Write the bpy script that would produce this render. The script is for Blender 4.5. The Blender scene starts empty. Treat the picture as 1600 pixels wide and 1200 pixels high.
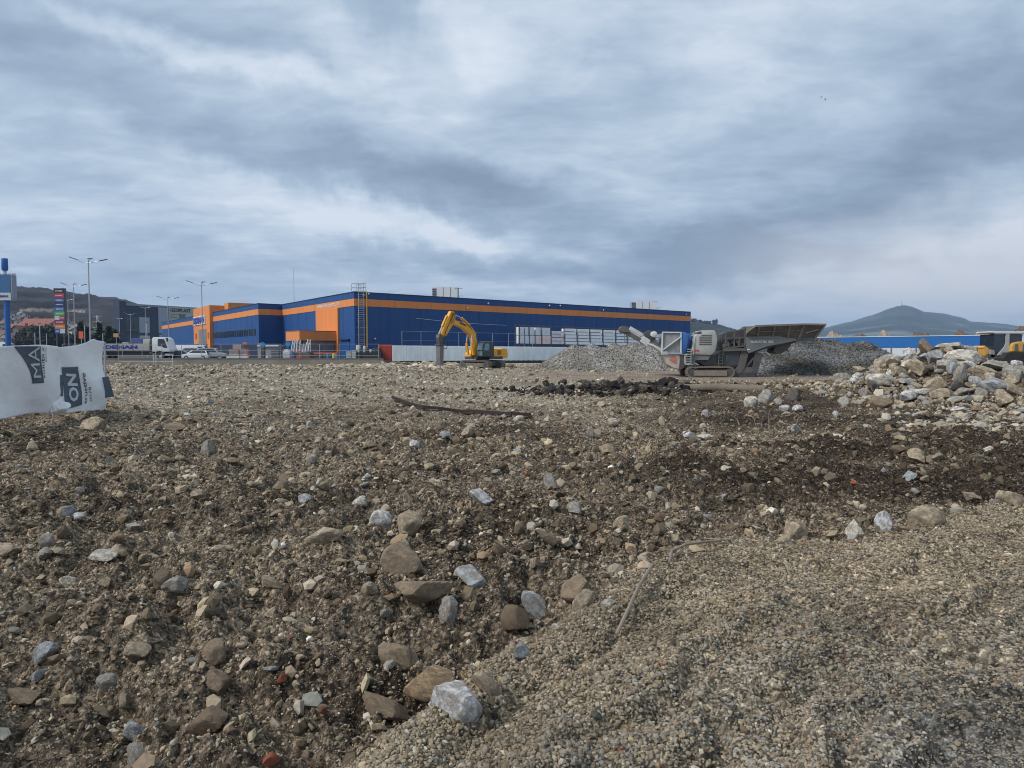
import bpy, bmesh, math, random
import numpy as np
from mathutils import Vector, Matrix
R = math.radians
random.seed(11); RNG = np.random.default_rng(7)
S = bpy.context.scene
COL = S.collection

# ------------------------------------------------------------------ camera
F = 1109.0; PITCH = R(2.685); EYE = 1.7
cam_d = bpy.data.cameras.new('camera'); cam = bpy.data.objects.new('camera', cam_d); COL.objects.link(cam)
cam_d.sensor_width = 36; cam_d.lens = 36*F/1600; cam_d.clip_start = .05; cam_d.clip_end = 40000
cam.location = (0, 0, EYE); cam.rotation_euler = (R(90)-PITCH, 0, 0)
S.camera = cam
S.cycles.pixel_filter_type = 'BLACKMAN_HARRIS'; S.cycles.filter_width = 1.0; S.render.filter_size = 1.0

def ray(px, py):
    u = (px-800)/F; v = (600-py)/F
    return Vector((u, math.cos(PITCH)+v*math.sin(PITCH), -math.sin(PITCH)+v*math.cos(PITCH)))
def P(px, py, Y):
    d = ray(px, py); return Vector((0, 0, EYE)) + d*(Y/d.y)
def X_at(px, Y): return (px-800)/F*Y
def Z_at(py, Y): return EYE+(548-py)/F*Y
def planehit(px, A, B):                       # along-wall position seen at column px
    u = (px-800)/F; dx, dy = B[0]-A[0], B[1]-A[1]
    return (u*A[1]-A[0])/(dx-u*dy)            # fraction of AB

# ------------------------------------------------------------------ view and light
S.view_settings.view_transform = 'Standard'; S.view_settings.look = 'None'
S.view_settings.gamma = 1; S.view_settings.exposure = 1.08
SUN = Vector((-.78, -.34, .78)).normalized()
sl = bpy.data.lights.new('sun', 'SUN'); sl.energy = 1.5; sl.angle = R(16); sl.color = (1, .955, .905)
so = bpy.data.objects.new('sun', sl); COL.objects.link(so)
so.rotation_euler = (-SUN).to_track_quat('-Z', 'Y').to_euler()

W = bpy.data.worlds.new('World'); S.world = W; W.use_nodes = True
nt = W.node_tree; nt.nodes.clear()
def N(t, **k):
    n = nt.nodes.new(t)
    for a, b in k.items(): setattr(n, a, b)
    return n
def L(a, b): nt.links.new(a, b)
def M(op, a, b=None, clamp=False):
    n = N('ShaderNodeMath', operation=op, use_clamp=clamp)
    for i, v in enumerate((a, b)):
        if v is None: continue
        if isinstance(v, (int, float)): n.inputs[i].default_value = v
        else: L(v, n.inputs[i])
    return n.outputs[0]
tc = N('ShaderNodeTexCoord'); sep = N('ShaderNodeSeparateXYZ'); L(tc.outputs['Generated'], sep.inputs[0])
sx, sy, sz = sep.outputs
az = M('ARCTAN2', sx, sy); el = M('ARCSINE', sz)
up = M('ADD', M('MAXIMUM', sz, 0.0), .13)
cp = N('ShaderNodeCombineXYZ'); L(M('DIVIDE', sx, up), cp.inputs[0]); L(M('DIVIDE', sy, up), cp.inputs[1])
def noise(vec, scale, det=5, rough=.55, dist=0.0, off=(0, 0, 0), sc=(1, 1, 1), rot=0):
    mp = N('ShaderNodeMapping'); mp.inputs[1].default_value = off; mp.inputs[3].default_value = sc; mp.inputs[2].default_value = (0, 0, rot)
    L(vec, mp.inputs[0])
    n = N('ShaderNodeTexNoise'); n.inputs['Scale'].default_value = scale; n.inputs['Detail'].default_value = det
    n.inputs['Roughness'].default_value = rough; n.inputs['Distortion'].default_value = dist
    L(mp.outputs[0], n.inputs[0]); return n
n1 = noise(cp.outputs[0], .7, 8, .6, .9, (5.4, 3.3, 0), (1, 1.2, 1), R(25))
n2 = noise(cp.outputs[0], 1.7, 6, .6, .4, (1.1, 2.2, 4), (1, 1.3, 1), R(-20))
n3 = noise(cp.outputs[0], 5.5, 5, .6, .3, (9, 2, 1), (1, 1.4, 1), R(15))
# cloud masses placed on the dome by azimuth / elevation, edges broken by noise
ae = N('ShaderNodeCombineXYZ'); L(az, ae.inputs[0]); L(el, ae.inputs[1])
wn = noise(ae.outputs[0], 4.5, 6, .6, .3)
wv = N('ShaderNodeVectorMath', operation='SUBTRACT'); L(wn.outputs['Color'], wv.inputs[0]); wv.inputs[1].default_value = (.5, .5, .5)
ws = N('ShaderNodeVectorMath', operation='MULTIPLY'); L(wv.outputs[0], ws.inputs[0]); ws.inputs[1].default_value = (.34, .15, 0)
wa = N('ShaderNodeVectorMath', operation='ADD'); L(ae.outputs[0], wa.inputs[0]); L(ws.outputs[0], wa.inputs[1])
def blob(px, py, hw, hh, tilt):
    u = (px-800)/F; a = math.atan(u); e = math.atan((548-py)/F*math.cos(a))
    mp = N('ShaderNodeMapping', vector_type='TEXTURE')
    mp.inputs[1].default_value = (a, e, 0); mp.inputs[2].default_value = (0, 0, R(-tilt))
    mp.inputs[3].default_value = (hw/F*1.5, hh/F*1.5, 1); L(wa.outputs[0], mp.inputs[0])
    g = N('ShaderNodeTexGradient', gradient_type='SPHERICAL'); L(mp.outputs[0], g.inputs[0])
    s = N('ShaderNodeMapRange', interpolation_type='SMOOTHERSTEP'); L(g.outputs['Fac'], s.inputs[0])
    return s.outputs[0]
acc = M('MULTIPLY', M('SUBTRACT', n1.outputs['Fac'], .5), .70)
acc = M('ADD', acc, M('MULTIPLY', M('SUBTRACT', n2.outputs['Fac'], .5), .95))
acc = M('ADD', acc, M('MULTIPLY', M('SUBTRACT', n3.outputs['Fac'], .5), .55))
BL = [(360, 225, 460, 60, 10, -.24), (800, 330, 330, 48, 11, -.42), (700, 285, 260, 34, 8, -.16), (240, 250, 420, 42, 20, .14), (560, 340, 330, 30, 14, .30),
      (330, 105, 190, 24, 8, .42), (560, 95, 190, 60, 28, .36), (720, 75, 90, 80, 0, .30), (820, 50, 140, 90, -15, .22),
      (1110, 80, 150, 90, -30, .22), (1420, 130, 130, 50, -10, .14), (150, 60, 220, 50, -5, -.10), (1000, 230, 180, 120, 30, -.02),
      (1330, 250, 330, 120, -22, -.34), (1250, 345, 420, 50, -16, -.34), (1240, 402, 230, 24, 6, -.46), (1010, 425, 330, 30, 3, -.34), (1150, 450, 160, 14, 3, -.14),
      (640, 408, 420, 22, 2, -.26), (120, 440, 330, 40, 0, -.26), (980, 350, 160, 22, 0, .14), (700, 370, 260, 24, 6, .20), (150, 330, 250, 50, 8, .05),
      (1545, 385, 210, 42, -8, .66), (1440, 450, 330, 50, 0, .20), (1590, 330, 200, 30, -18, .12), (1130, 482, 130, 20, 4, .22), (900, 450, 160, 14, 3, .12),
      (1590, 150, 60, 120, 0, -.22), (1478, 388, 40, 11, 20, -.55), (1560, 392, 46, 12, 15, -.5), (1580, 378, 50, 9, 5, -.4), (1400, 415, 60, 10, 12, -.4)]
for b in BL: acc = M('ADD', acc, M('MULTIPLY', blob(*b[:5]), b[5]))
fac = M('ADD', M('MULTIPLY', acc, .92), .62, True)
cr = N('ShaderNodeValToRGB'); L(fac, cr.inputs[0])
e0 = cr.color_ramp.elements; e0[0].position = .0; e0[0].color = (.108, .143, .194, 1); e0[1].position = 1; e0[1].color = (.375, .405, .445, 1)
for p, c in ((.3, (.156, .200, .262, 1)), (.55, (.212, .264, .326, 1)), (.78, (.292, .338, .392, 1))):
    q = e0.new(p); q.color = c
warm = N('ShaderNodeMixRGB'); warm.inputs[2].default_value = (.355, .352, .362, 1); L(cr.outputs[0], warm.inputs[1])
L(M('MULTIPLY', M('MAXIMUM', blob(1540, 420, 330, 90, 0), blob(1130, 488, 170, 26, 3)), .85), warm.inputs[0])
lowm = N('ShaderNodeMapRange'); L(sz, lowm.inputs[0]); lowm.inputs[1].default_value = -.02; lowm.inputs[2].default_value = .10; lowm.inputs[3].default_value = .55; lowm.inputs[4].default_value = 0
low = N('ShaderNodeMixRGB'); low.inputs[2].default_value = (.225, .270, .330, 1); L(warm.outputs[0], low.inputs[1]); L(M('MULTIPLY', lowm.outputs[0], .8), low.inputs[0])
sky = N('ShaderNodeTexSky', sky_type='NISHITA'); sky.sun_disc = False
sky.sun_elevation = math.asin(SUN.z); sky.sun_rotation = math.atan2(SUN.x, SUN.y)
skm = N('ShaderNodeVectorMath', operation='SCALE'); L(sky.outputs[0], skm.inputs[0]); skm.inputs['Scale'].default_value = .06
mixs = N('ShaderNodeMixRGB'); mixs.inputs[0].default_value = .93; L(skm.outputs[0], mixs.inputs[1]); L(low.outputs[0], mixs.inputs[2])
bg = N('ShaderNodeBackground'); L(mixs.outputs[0], bg.inputs[0]); bg.inputs[1].default_value = 1.0
wo = N('ShaderNodeOutputWorld'); L(bg.outputs[0], wo.inputs[0])

# ------------------------------------------------------------------ materials
MATS = {}
def mat(name, col, rough=.7, metal=0.0, var=.12, scale=3.0, bump=0.0, bscale=30.0, dust=0.0, dcol=(.26, .22, .17), attr=None, spec=.4, stretch=(1, 1, 1), glass=False):
    if name in MATS: return MATS[name]
    m = bpy.data.materials.new(name); m.use_nodes = True; t = m.node_tree; p = t.nodes['Principled BSDF']
    nn = lambda ty: t.nodes.new(ty)
    tcn = nn('ShaderNodeTexCoord'); mp = nn('ShaderNodeMapping'); mp.inputs[3].default_value = stretch
    t.links.new(tcn.outputs['Object'], mp.inputs[0])
    n = nn('ShaderNodeTexNoise'); n.inputs['Scale'].default_value = scale; n.inputs['Detail'].default_value = 6; n.inputs['Roughness'].default_value = .62
    t.links.new(mp.outputs[0], n.inputs[0])
    mr = nn('ShaderNodeMapRange'); mr.inputs[1].default_value = .25; mr.inputs[2].default_value = .75
    mr.inputs[3].default_value = 1-var; mr.inputs[4].default_value = 1+var; t.links.new(n.outputs['Fac'], mr.inputs[0])
    vm = nn('ShaderNodeVectorMath'); vm.operation = 'SCALE'; t.links.new(mr.outputs[0], vm.inputs['Scale'])
    if attr:
        a = nn('ShaderNodeAttribute'); a.attribute_name = attr; t.links.new(a.outputs['Color'], vm.inputs[0])
    else: vm.inputs[0].default_value = col[:3]
    out = vm.outputs[0]
    if dust > 0:
        n2_ = nn('ShaderNodeTexNoise'); n2_.inputs['Scale'].default_value = 1.3; n2_.inputs['Detail'].default_value = 8; n2_.inputs['Roughness'].default_value = .7
        t.links.new(tcn.outputs['Object'], n2_.inputs[0])
        r2 = nn('ShaderNodeMapRange'); r2.inputs[1].default_value = .35; r2.inputs[2].default_value = .7; r2.inputs[3].default_value = dust*.25; r2.inputs[4].default_value = min(1, dust*1.3)
        t.links.new(n2_.outputs['Fac'], r2.inputs[0])
        mx = nn('ShaderNodeMixRGB'); t.links.new(r2.outputs[0], mx.inputs[0]); t.links.new(out, mx.inputs[1]); mx.inputs[2].default_value = (*dcol, 1)
        out = mx.outputs[0]
    t.links.new(out, p.inputs['Base Color'])
    p.inputs['Roughness'].default_value = rough; p.inputs['Metallic'].default_value = metal
    p.inputs['Specular IOR Level'].default_value = spec
    if bump > 0:
        nb = nn('ShaderNodeTexNoise'); nb.inputs['Scale'].default_value = bscale; nb.inputs['Detail'].default_value = 5
        t.links.new(mp.outputs[0], nb.inputs[0]); b = nn('ShaderNodeBump'); b.inputs['Strength'].default_value = bump; b.inputs['Distance'].default_value = .05
        t.links.new(nb.outputs['Fac'], b.inputs['Height']); t.links.new(b.outputs[0], p.inputs['Normal'])
    MATS[name] = m; return m
blue = mat('store_blue', (.011, .055, .27), .5, var=.07, scale=.25)
blue2 = mat('store_blue_front', (.010, .066, .215), .62, var=.14, scale=.9, stretch=(1, 1, .12))
blue3 = mat('hall_blue', (.010, .115, .36), .5, var=.06, scale=.3)
orange = mat('store_orange', (.66, .235, .065), .6, var=.10, scale=.9, stretch=(1, 1, .15))
seam = mat('seam_dark', (.01, .03, .12), .6)
seamo = mat('seam_orange', (.45, .13, .03), .6)
white = mat('white_paint', (.62, .66, .68), .55, var=.06)
hoard = mat('hoarding_white', (.84, .90, .93), .5, var=.12, scale=1.2, stretch=(1, 1, .3), dust=.05, dcol=(.5, .5, .47))
steel = mat('galvanised', (.38, .41, .44), .45, .5)
dsteel = mat('dark_steel', (.06, .065, .075), .5, .2, dust=.25)
conc = mat('old_concrete', (.20, .19, .165), .9, var=.28, scale=.7, bump=.4, bscale=8, dust=.3)
yellow = mat('machine_yellow', (.78, .38, .03), .45, var=.12, scale=2, dust=.07)
ypipe = mat('yellow_pipe', (.72, .48, .10), .5)
mdark = mat('machine_dark', (.035, .045, .055), .4, var=.2, dust=.12)
black = mat('rubber_black', (.015, .015, .017), .8, dust=.12)
glass = mat('dark_glass', (.02, .03, .045), .12, var=.2, spec=.7)
glassl = mat('sky_glass', (.16, .26, .32), .15, var=.3, spec=.8)
trackm = mat('track_mud', (.15, .125, .10), .9, var=.3, scale=4, dust=.3)
lgrey = mat('machine_light', (.44, .45, .42), .55, var=.12, scale=1.5, dust=.22)
mgrey = mat('machine_grey', (.048, .055, .062), .55, var=.2, scale=1.5, dust=.22, dcol=(.20, .18, .15))
mgrey2 = mat('machine_grey_worn', (.065, .065, .065), .7, var=.25, scale=2, dust=.5, dcol=(.20, .175, .145))
mblue = mat('machine_blue', (.02, .13, .42), .5, dust=.15)
red = mat('red_paint', (.58, .07, .05), .5)
anth = mat('anthracite', (.026, .042, .075), .5, var=.08, scale=.1)
pgrey = mat('panel_grey', (.30, .35, .42), .5, var=.05, scale=.2)
txtblue = mat('text_blue', (.02, .035, .25), .5)
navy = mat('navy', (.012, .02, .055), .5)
txtgrey = mat('text_grey', (.075, .095, .125), .7)
sheet = mat('white_fabric', (.88, .89, .90), .75, var=.05, scale=2.5, bump=.4, bscale=7, dust=.12, dcol=(.4, .39, .37))
sgrey = mat('printed_grey', (.10, .125, .16), .75, var=.12, scale=5, bump=.6, bscale=7)
rust = mat('rusty_steel', (.035, .024, .02), .85, var=.4, scale=12, bump=.3)
wood = mat('broken_wood', (.34, .20, .11), .8, var=.3, scale=6, stretch=(1, 6, 1))
twig = mat('dry_twig', (.24, .195, .15), .9, var=.2)
asphalt = mat('asphalt', (.06, .06, .06), .9, var=.2, scale=.5)
clod = mat('black_asphalt_chunk', (.022, .023, .028), .9, var=.5, scale=5, bump=.6, bscale=14)
pine = mat('conifer_green', (.018, .035, .026), .9, var=.4, scale=1.5)
bare = mat('bare_branches', (.055, .05, .045), .9, var=.3, scale=1)
bark = mat('bark', (.06, .05, .04), .9)
greens = mat('bush_green', (.03, .04, .022), .9, var=.4, scale=2)

# ------------------------------------------------------------------ object helpers
def tag(o, label=None, cat=None, group=None, kind=None):
    if label: o['label'] = label
    if cat: o['category'] = cat
    if group: o['group'] = group
    if kind: o['kind'] = kind
    return o
def thing(name, label, cat, loc=(0, 0, 0), rz=0, group=None):
    o = bpy.data.objects.new(name, None); o.empty_display_size = .2; COL.objects.link(o)
    o.location = loc; o.rotation_euler = (0, 0, rz); return tag(o, label, cat, group)
class MB:
    def __init__(s): s.v = []; s.f = []; s.off = Vector((0, 0, 0))
    def add(s, vs, fs):
        n = len(s.v); s.v += [Vector(v)-s.off for v in vs]; s.f += [tuple(n+i for i in f) for f in fs]; return s
    def hexa(s, a, b):  # a: bottom 4, b: top 4 (same winding)
        return s.add(list(a)+list(b), [(3, 2, 1, 0), (4, 5, 6, 7), (0, 1, 5, 4), (1, 2, 6, 5), (2, 3, 7, 6), (3, 0, 4, 7)])
    def box(s, x0, x1, y0, y1, z0, z1):
        return s.hexa([(x0, y0, z0), (x1, y0, z0), (x1, y1, z0), (x0, y1, z0)], [(x0, y0, z1), (x1, y0, z1), (x1, y1, z1), (x0, y1, z1)])
    def wallbox(s, A, B, f0, f1, z0, z1, proud, thick):  # box on the vertical plane A-B, fractions f0..f1, outward = right-hand normal
        A = Vector(A[:2]); B = Vector(B[:2]); d = B-A; n = Vector((d.y, -d.x)).normalized()
        a = A+d*f0; b = A+d*f1; o = n*proud; i = n*(proud-thick)
        q = [a+i, a+o, b+o, b+i]
        if f1 < f0: q.reverse()
        return s.hexa([(p.x, p.y, z0) for p in q], [(p.x, p.y, z1) for p in q])
    def prism(s, poly, h0, h1, ax='y'):  # polygon in (x,z) extruded over y, or (x,y) over z
        n = len(poly)
        if ax == 'y': vs = [(x, h0, z) for x, z in poly]+[(x, h1, z) for x, z in poly]
        elif ax == 'x': vs = [(h0, x, z) for x, z in poly]+[(h1, x, z) for x, z in poly]
        else: vs = [(x, y, h0) for x, y in poly]+[(x, y, h1) for x, y in poly]
        return s.add(vs, [tuple(range(n-1, -1, -1)), tuple(range(n, 2*n))]+[(i, (i+1) % n, n+(i+1) % n, n+i) for i in range(n)])
    def tube(s, pts, r, k=6, cap=True):
        pts = [Vector(p) for p in pts]; rs = r if isinstance(r, (list, tuple)) else [r]*len(pts); rings = []
        vs = []; fs = []
        for i, p in enumerate(pts):
            d = (pts[min(i+1, len(pts)-1)]-pts[max(i-1, 0)]).normalized()
            a = d.cross(Vector((0, 0, 1)) if abs(d.z) < .9 else Vector((1, 0, 0))).normalized(); b = d.cross(a)
            vs += [p+(a*math.cos(2*math.pi*j/k)+b*math.sin(2*math.pi*j/k))*rs[i] for j in range(k)]
        for i in range(len(pts)-1):
            for j in range(k): fs.append((i*k+j, i*k+(j+1) % k, (i+1)*k+(j+1) % k, (i+1)*k+j))
        if cap: fs += [tuple(range(k-1, -1, -1)), tuple(range((len(pts)-1)*k, len(pts)*k))]
        return s.add(vs, fs)
    def bar(s, a, b, w, h=None):
        a = Vector(a); b = Vector(b); h = h or w; d = (b-a).normalized()
        u = d.cross(Vector((0, 0, 1)) if abs(d.z) < .95 else Vector((0, 1, 0))).normalized(); v = u.cross(d)
        q = lambda p: [p-u*w/2-v*h/2, p+u*w/2-v*h/2, p+u*w/2+v*h/2, p-u*w/2+v*h/2]
        return s.hexa(q(a), q(b))
    def lathe(s, c, prof, k=20, ax='z'):  # prof: (radius, along)
        c = Vector(c); vs = []; fs = []
        for r, h in prof:
            for j in range(k):
                a = 2*math.pi*j/k; ca, sa = math.cos(a)*r, math.sin(a)*r
                vs.append(c+(Vector((ca, sa, h)) if ax == 'z' else Vector((ca, h, sa)) if ax == 'y' else Vector((h, ca, sa))))
        for i in range(len(prof)-1):
            for j in range(k): fs.append((i*k+j, i*k+(j+1) % k, (i+1)*k+(j+1) % k, (i+1)*k+j))
        fs += [tuple(range(k)), tuple(range((len(prof)-1)*k, len(prof)*k))]
        return s.add(vs, fs)
    def build(s, name, m, parent=None, bevel=0, smooth=False, label=None):
        me = bpy.data.meshes.new(name); me.from_pydata([tuple(v) for v in s.v], [], s.f); me.materials.append(m)
        bm = bmesh.new(); bm.from_mesh(me); bmesh.ops.recalc_face_normals(bm, faces=bm.faces[:])
        if bevel: bmesh.ops.bevel(bm, geom=[e for e in bm.edges if len(e.link_faces) == 2 and e.calc_face_angle(0) > .5], offset=bevel, segments=2, affect='EDGES', profile=.6)
        bm.to_mesh(me); bm.free()
        if smooth:
            me.shade_smooth()
            try: me.set_sharp_from_angle(angle=R(35))
            except Exception: pass
        o = bpy.data.objects.new(name, me); COL.objects.link(o)
        if parent: o.parent = parent
        if label: o['label'] = label
        return o
def mb(off=None):
    m = MB()
    if off is not None: m.off = Vector(off)
    return m
def npmesh(name, v, tri, m, col=None, smooth=False, parent=None):
    me = bpy.data.meshes.new(name); nv, k = len(v), tri.shape[1]; nf = len(tri)
    me.vertices.add(nv); me.vertices.foreach_set('co', np.ascontiguousarray(v, dtype=np.float32).ravel())
    me.loops.add(nf*k); me.loops.foreach_set('vertex_index', np.ascontiguousarray(tri, dtype=np.int32).ravel())
    me.polygons.add(nf); me.polygons.foreach_set('loop_start', np.arange(0, nf*k, k, dtype=np.int32))
    me.update(calc_edges=True)
    if not smooth: me.shade_flat()
    if col is not None:
        a = me.color_attributes.new('Col', 'FLOAT_COLOR', 'POINT')
        c4 = np.ones((nv, 4), dtype=np.float32); c4[:, :3] = col; a.data.foreach_set('color', c4.ravel())
    me.materials.append(m)
    o = bpy.data.objects.new(name, me); COL.objects.link(o)
    if parent: o.parent = parent
    return o
def text(s, h, m, parent, O, xd, ud, width=None, bold=.02, name='lettering', mapf=None, out=None):
    c = bpy.data.curves.new('t', 'FONT'); c.body = s; c.size = 1.0; c.offset = bold; c.resolution_u = 2
    o = bpy.data.objects.new('t', c); COL.objects.link(o); bpy.context.view_layer.update()
    me = bpy.data.meshes.new_from_object(o.evaluated_get(bpy.context.evaluated_depsgraph_get()))
    bpy.data.objects.remove(o); bpy.data.curves.remove(c)
    xs = [v.co.x for v in me.vertices]; ys = [v.co.y for v in me.vertices]
    x0, x1, y0, y1 = min(xs), max(xs), min(ys), max(ys)
    sy_ = h/(y1-y0); sx_ = (width/(x1-x0)) if width else sy_
    if mapf:
        bm = bmesh.new(); bm.from_mesh(me); bmesh.ops.triangulate(bm, faces=bm.faces[:])
        bmesh.ops.subdivide_edges(bm, edges=[e for e in bm.edges if e.calc_length() > .25], cuts=2); bmesh.ops.triangulate(bm, faces=bm.faces[:])
        bm.to_mesh(me); bm.free()
    O = Vector(O); xd = Vector(xd).normalized(); ud = Vector(ud).normalized()
    for v in me.vertices:
        a = (v.co.x-x0)*sx_; b = (v.co.y-y0)*sy_
        v.co = mapf(a, b) if mapf else O+xd*a+ud*b
    me.materials.append(m); ob = bpy.data.objects.new(name, me); COL.objects.link(ob); ob.parent = parent; return ob

# ------------------------------------------------------------------ noise and terrain
def vnoise(x, y, s):
    xi = np.floor(x); yi = np.floor(y); fx = x-xi; fy = y-yi
    fx = fx*fx*(3-2*fx); fy = fy*fy*(3-2*fy)
    def h(i, j):
        t = np.sin(i*127.1+j*311.7+s*74.7)*43758.5453; return t-np.floor(t)
    a, b, c, d = h(xi, yi), h(xi+1, yi), h(xi, yi+1), h(xi+1, yi+1)
    return (a+(b-a)*fx)*(1-fy)+(c+(d-c)*fx)*fy-.5
def fbm(x, y, s, o=4, l=2.03, g=.5):
    r = 0; a = 1.0
    for i in range(o): r = r+a*vnoise(x, y, s+i*3.7); x, y = (x*.8-y*.6)*l, (x*.6+y*.8)*l; a *= g
    return r
BX = np.array([-40, -6, -1.6, -.63, 0, .71, 1.89, 2.77, 4.6, 5.8, 12, 30, 60.]); BY = np.array([-30, -2, 1.2, 2.8, 4.1, 5.2, 6.3, 6.15, 7.4, 7.9, 10.0, 14, 20.])
def gdist(x, y):
    return (np.interp(x, BX, BY)-y)*.6+.30*vnoise(x*1.4, y*1.4, 91)+.20*vnoise(x*4, y*4, 92)+.10*vnoise(x*11, y*11, 93)
def sstep(a, b, x):
    t = np.clip((x-a)/(b-a), 0, 1); return t*t*(3-2*t)
HX, HY = 17.8, 29.0   # boulder heap
def heap(x, y):
    dx = (x-HX); prof = np.exp(-(np.where(dx < 0, dx/3.6, dx/16))**2*1.0)*(1-.52*sstep(1.0, 2.8, dx))
    dy = (y-HY); p2 = np.where(dy < 0, np.clip(1+dy/9.0, 0, 1), np.clip(1-dy/6.0, 0, 1)); p2 = p2*p2*(3-2*p2)
    return 1.80*prof*p2*(1+.35*vnoise(x*.5, y*.5, 5))
def gz(x, y):
    x = np.asarray(x, float); y = np.asarray(y, float)
    z = np.interp(y, [0, 6, 20, 45, 56, 64, 75, 95], [0, 0, -.2, -.38, -.42, -.16, -.25, -.25])
    g = gdist(x, y); rub = sstep(.25, -.3, g); far = sstep(90, 60, y)
    tr = sstep(47, 50, y)*sstep(68, 60, y)*sstep(-2, 4, x)      # smooth haul track
    a = rub*far*(1-.85*tr)
    near = sstep(34, 12, y)
    z = z+a*(.26*fbm(x*.28, y*.33, 1, 3)+.20*fbm(x*.9+y*.25, y*1.1, 2, 3)*(.5+.5*near)+near*.12*fbm(x*3.1, y*3.1, 3, 4, g=.6)+(1-near)*.22*fbm(x*1.1, y*.8, 8, 3))
    rid = np.abs(fbm(x*1.5+y*.7, y*1.3-x*.5, 6, 3)); z = z-a*near*.13*(.5-rid)
    z = z+np.where(g > -1.2, 0.06*np.exp(-((g-.25)/.25)**2)-.08*np.exp(-((g+.35)/.3)**2)+.045*np.exp(-((g-1.0)/.2)**2)-.03*np.exp(-((g-.68)/.15)**2)-.03*np.exp(-((g-1.45)/.2)**2), 0)
    cl = np.abs(fbm(x*4.5, y*4.5, 14, 4, g=.55)); z = z+a*(.16*sstep(26, 9, y)*(cl-.2)+.05*sstep(12, 5, y)*np.abs(fbm(x*12, y*12, 7, 3, g=.65)))
    z = z-a*near*.09*np.clip(fbm(x*1.7, y*1.7, 15, 3)-.12, 0, 1)*3
    z = z+np.where(g > 0, .060*np.sin(g*2*np.pi/.30+1.5*vnoise(x*1.2, y*1.2, 94))*sstep(.3, .6, g)*sstep(3.2, 1.8, g)*(.45+.9*vnoise(x*.7, y*.7, 95)), 0)
    z = z+(1-rub)*(.05*fbm(x*1.2, y*1.2, 11, 3)+.03*fbm(x*6, y*6, 12, 3))
    z = z+heap(x, y)
    z = z+.34*np.exp(-((x+11.2)/2.2)**2-((y-20.0)/1.7)**2)       # bank under the banner
    z = z+.55*np.exp(-((x-11.2)/3.2)**2-((y-27.0)/2.4)**2)      # low mound beside the heap
    z = z+.30*np.exp(-((x-6.0)/4.2)**2-((y-34.0)/2.2)**2)
    z = z+.28*np.exp(-((x+11.5)/7.0)**2-((y-86.0)/4.0)**2)      # rubble ridge before the hoarding
    return z
def GZ(x, y): return float(gz(x, y))
def hit(px, py, t0=1.5, t1=95.0):
    d = ray(px, py); ts = np.geomspace(t0, t1, 1500); xs = d.x*ts/d.y; zs = EYE+d.z*ts/d.y
    below = np.nonzero(zs < gz(xs, ts))[0]
    t = ts[below[0]] if len(below) else t1
    return Vector((d.x*t/d.y, t, GZ(d.x*t/d.y, t)))

# ground sheet: fan of rows, finer towards the viewer
def damp(x, y):
    m = sstep(7.2, 8.6, y)*sstep(31, 24, y)*sstep(-2.5, 1.5, x-.22*y)*np.clip(.62+1.4*fbm(x*.35, y*.75, 24, 3), 0, 1)
    return np.clip(m+np.exp(-((x-6.4)/2.4)**2-((y-9.6)/1.3)**2)*1.3, 0, 1)
def ground_color(x, y):
    c_dark = np.array([.045, .034, .024]); c_mid = np.array([.136, .108, .077]); c_tan = np.array([.25, .215, .165]); c_pale = np.array([.27, .245, .20]); c_grey = np.array([.145, .138, .122])
    g = gdist(x, y)
    n = 1.5*fbm(x*.35, y*.6, 21, 4)+.6*fbm(x*2.2, y*2.2, 22, 3)
    t = np.clip(.46+n*1.0, 0, 1)[..., None]
    col = c_dark*(1-t)+c_mid*t
    pale = (sstep(13, 25, y+x*.25+9*vnoise(x*.2, y*.3, 31))*sstep(9, -2, x+.0*y)+sstep(36, 56, y+8*vnoise(x*.15, y*.2, 32)))
    pale = np.clip(pale, 0, 1)*np.clip(.75+.7*fbm(x*.3, y*.4, 23, 3), 0, 1)
    col = col*(1-pale[..., None])+c_tan*pale[..., None]
    dk = damp(x, y); col = col*(1-.88*dk[..., None])+np.array([.030, .021, .015])*.88*dk[..., None]
    bk = (np.exp(-((x-5.6)/4.4)**2-((y-34)/3.0)**2)*np.clip(.8+1.2*fbm(x*.8, y*.8, 29, 3), 0, 1))[..., None]; col = col*(1-.65*bk)+np.array([.018, .017, .018])*.65*bk
    tr = sstep(47, 50, y)*sstep(68, 60, y)*sstep(-2, 4, x)
    col = col*(1-tr[..., None])+np.array([.185, .15, .115])*(1+.5*vnoise(x*.3, y*2.5, 25))[..., None]*tr[..., None]
    gm = sstep(-.15, .2, g)[..., None]; gr = sstep(.9, 2.0, g+.6*vnoise(x*.8, y*.8, 26))[..., None]
    gc = np.array([.17, .138, .095])*(1-gr)+c_grey*.75*gr
    gc = gc*(1+.45*fbm(x*2, y*2, 27, 3))[..., None]*(1-.20*sstep(.1, .35, fbm(x*.9, y*1.6, 28, 3)))[..., None]
    return np.clip(col*(1-gm)+gc*gm, .01, 1)
ys = np.concatenate([[.4, .8, 1.2], np.geomspace(1.6, 32, 640), np.geomspace(32.3, 112, 170)])
xs = np.concatenate([np.linspace(-1.75, -.86, 60)[:-1], np.linspace(-.86, .86, 760), np.linspace(.86, 1.75, 60)[1:]])
gX = ys[:, None]*xs[None, :]; gY = np.repeat(ys[:, None], len(xs), 1); gZ = gz(gX, gY)
V = np.stack([gX, gY, gZ], -1).reshape(-1, 3); nr, nc = gX.shape
idx = np.arange(nr*nc).reshape(nr, nc)
Q = np.stack([idx[:-1, :-1], idx[:-1, 1:], idx[1:, 1:], idx[1:, :-1]], -1).reshape(-1, 4)
gm_ = mat('rubble_soil', (1, 1, 1), .95, var=.38, scale=14, bump=.9, bscale=42, attr='Col', spec=.15)
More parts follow.
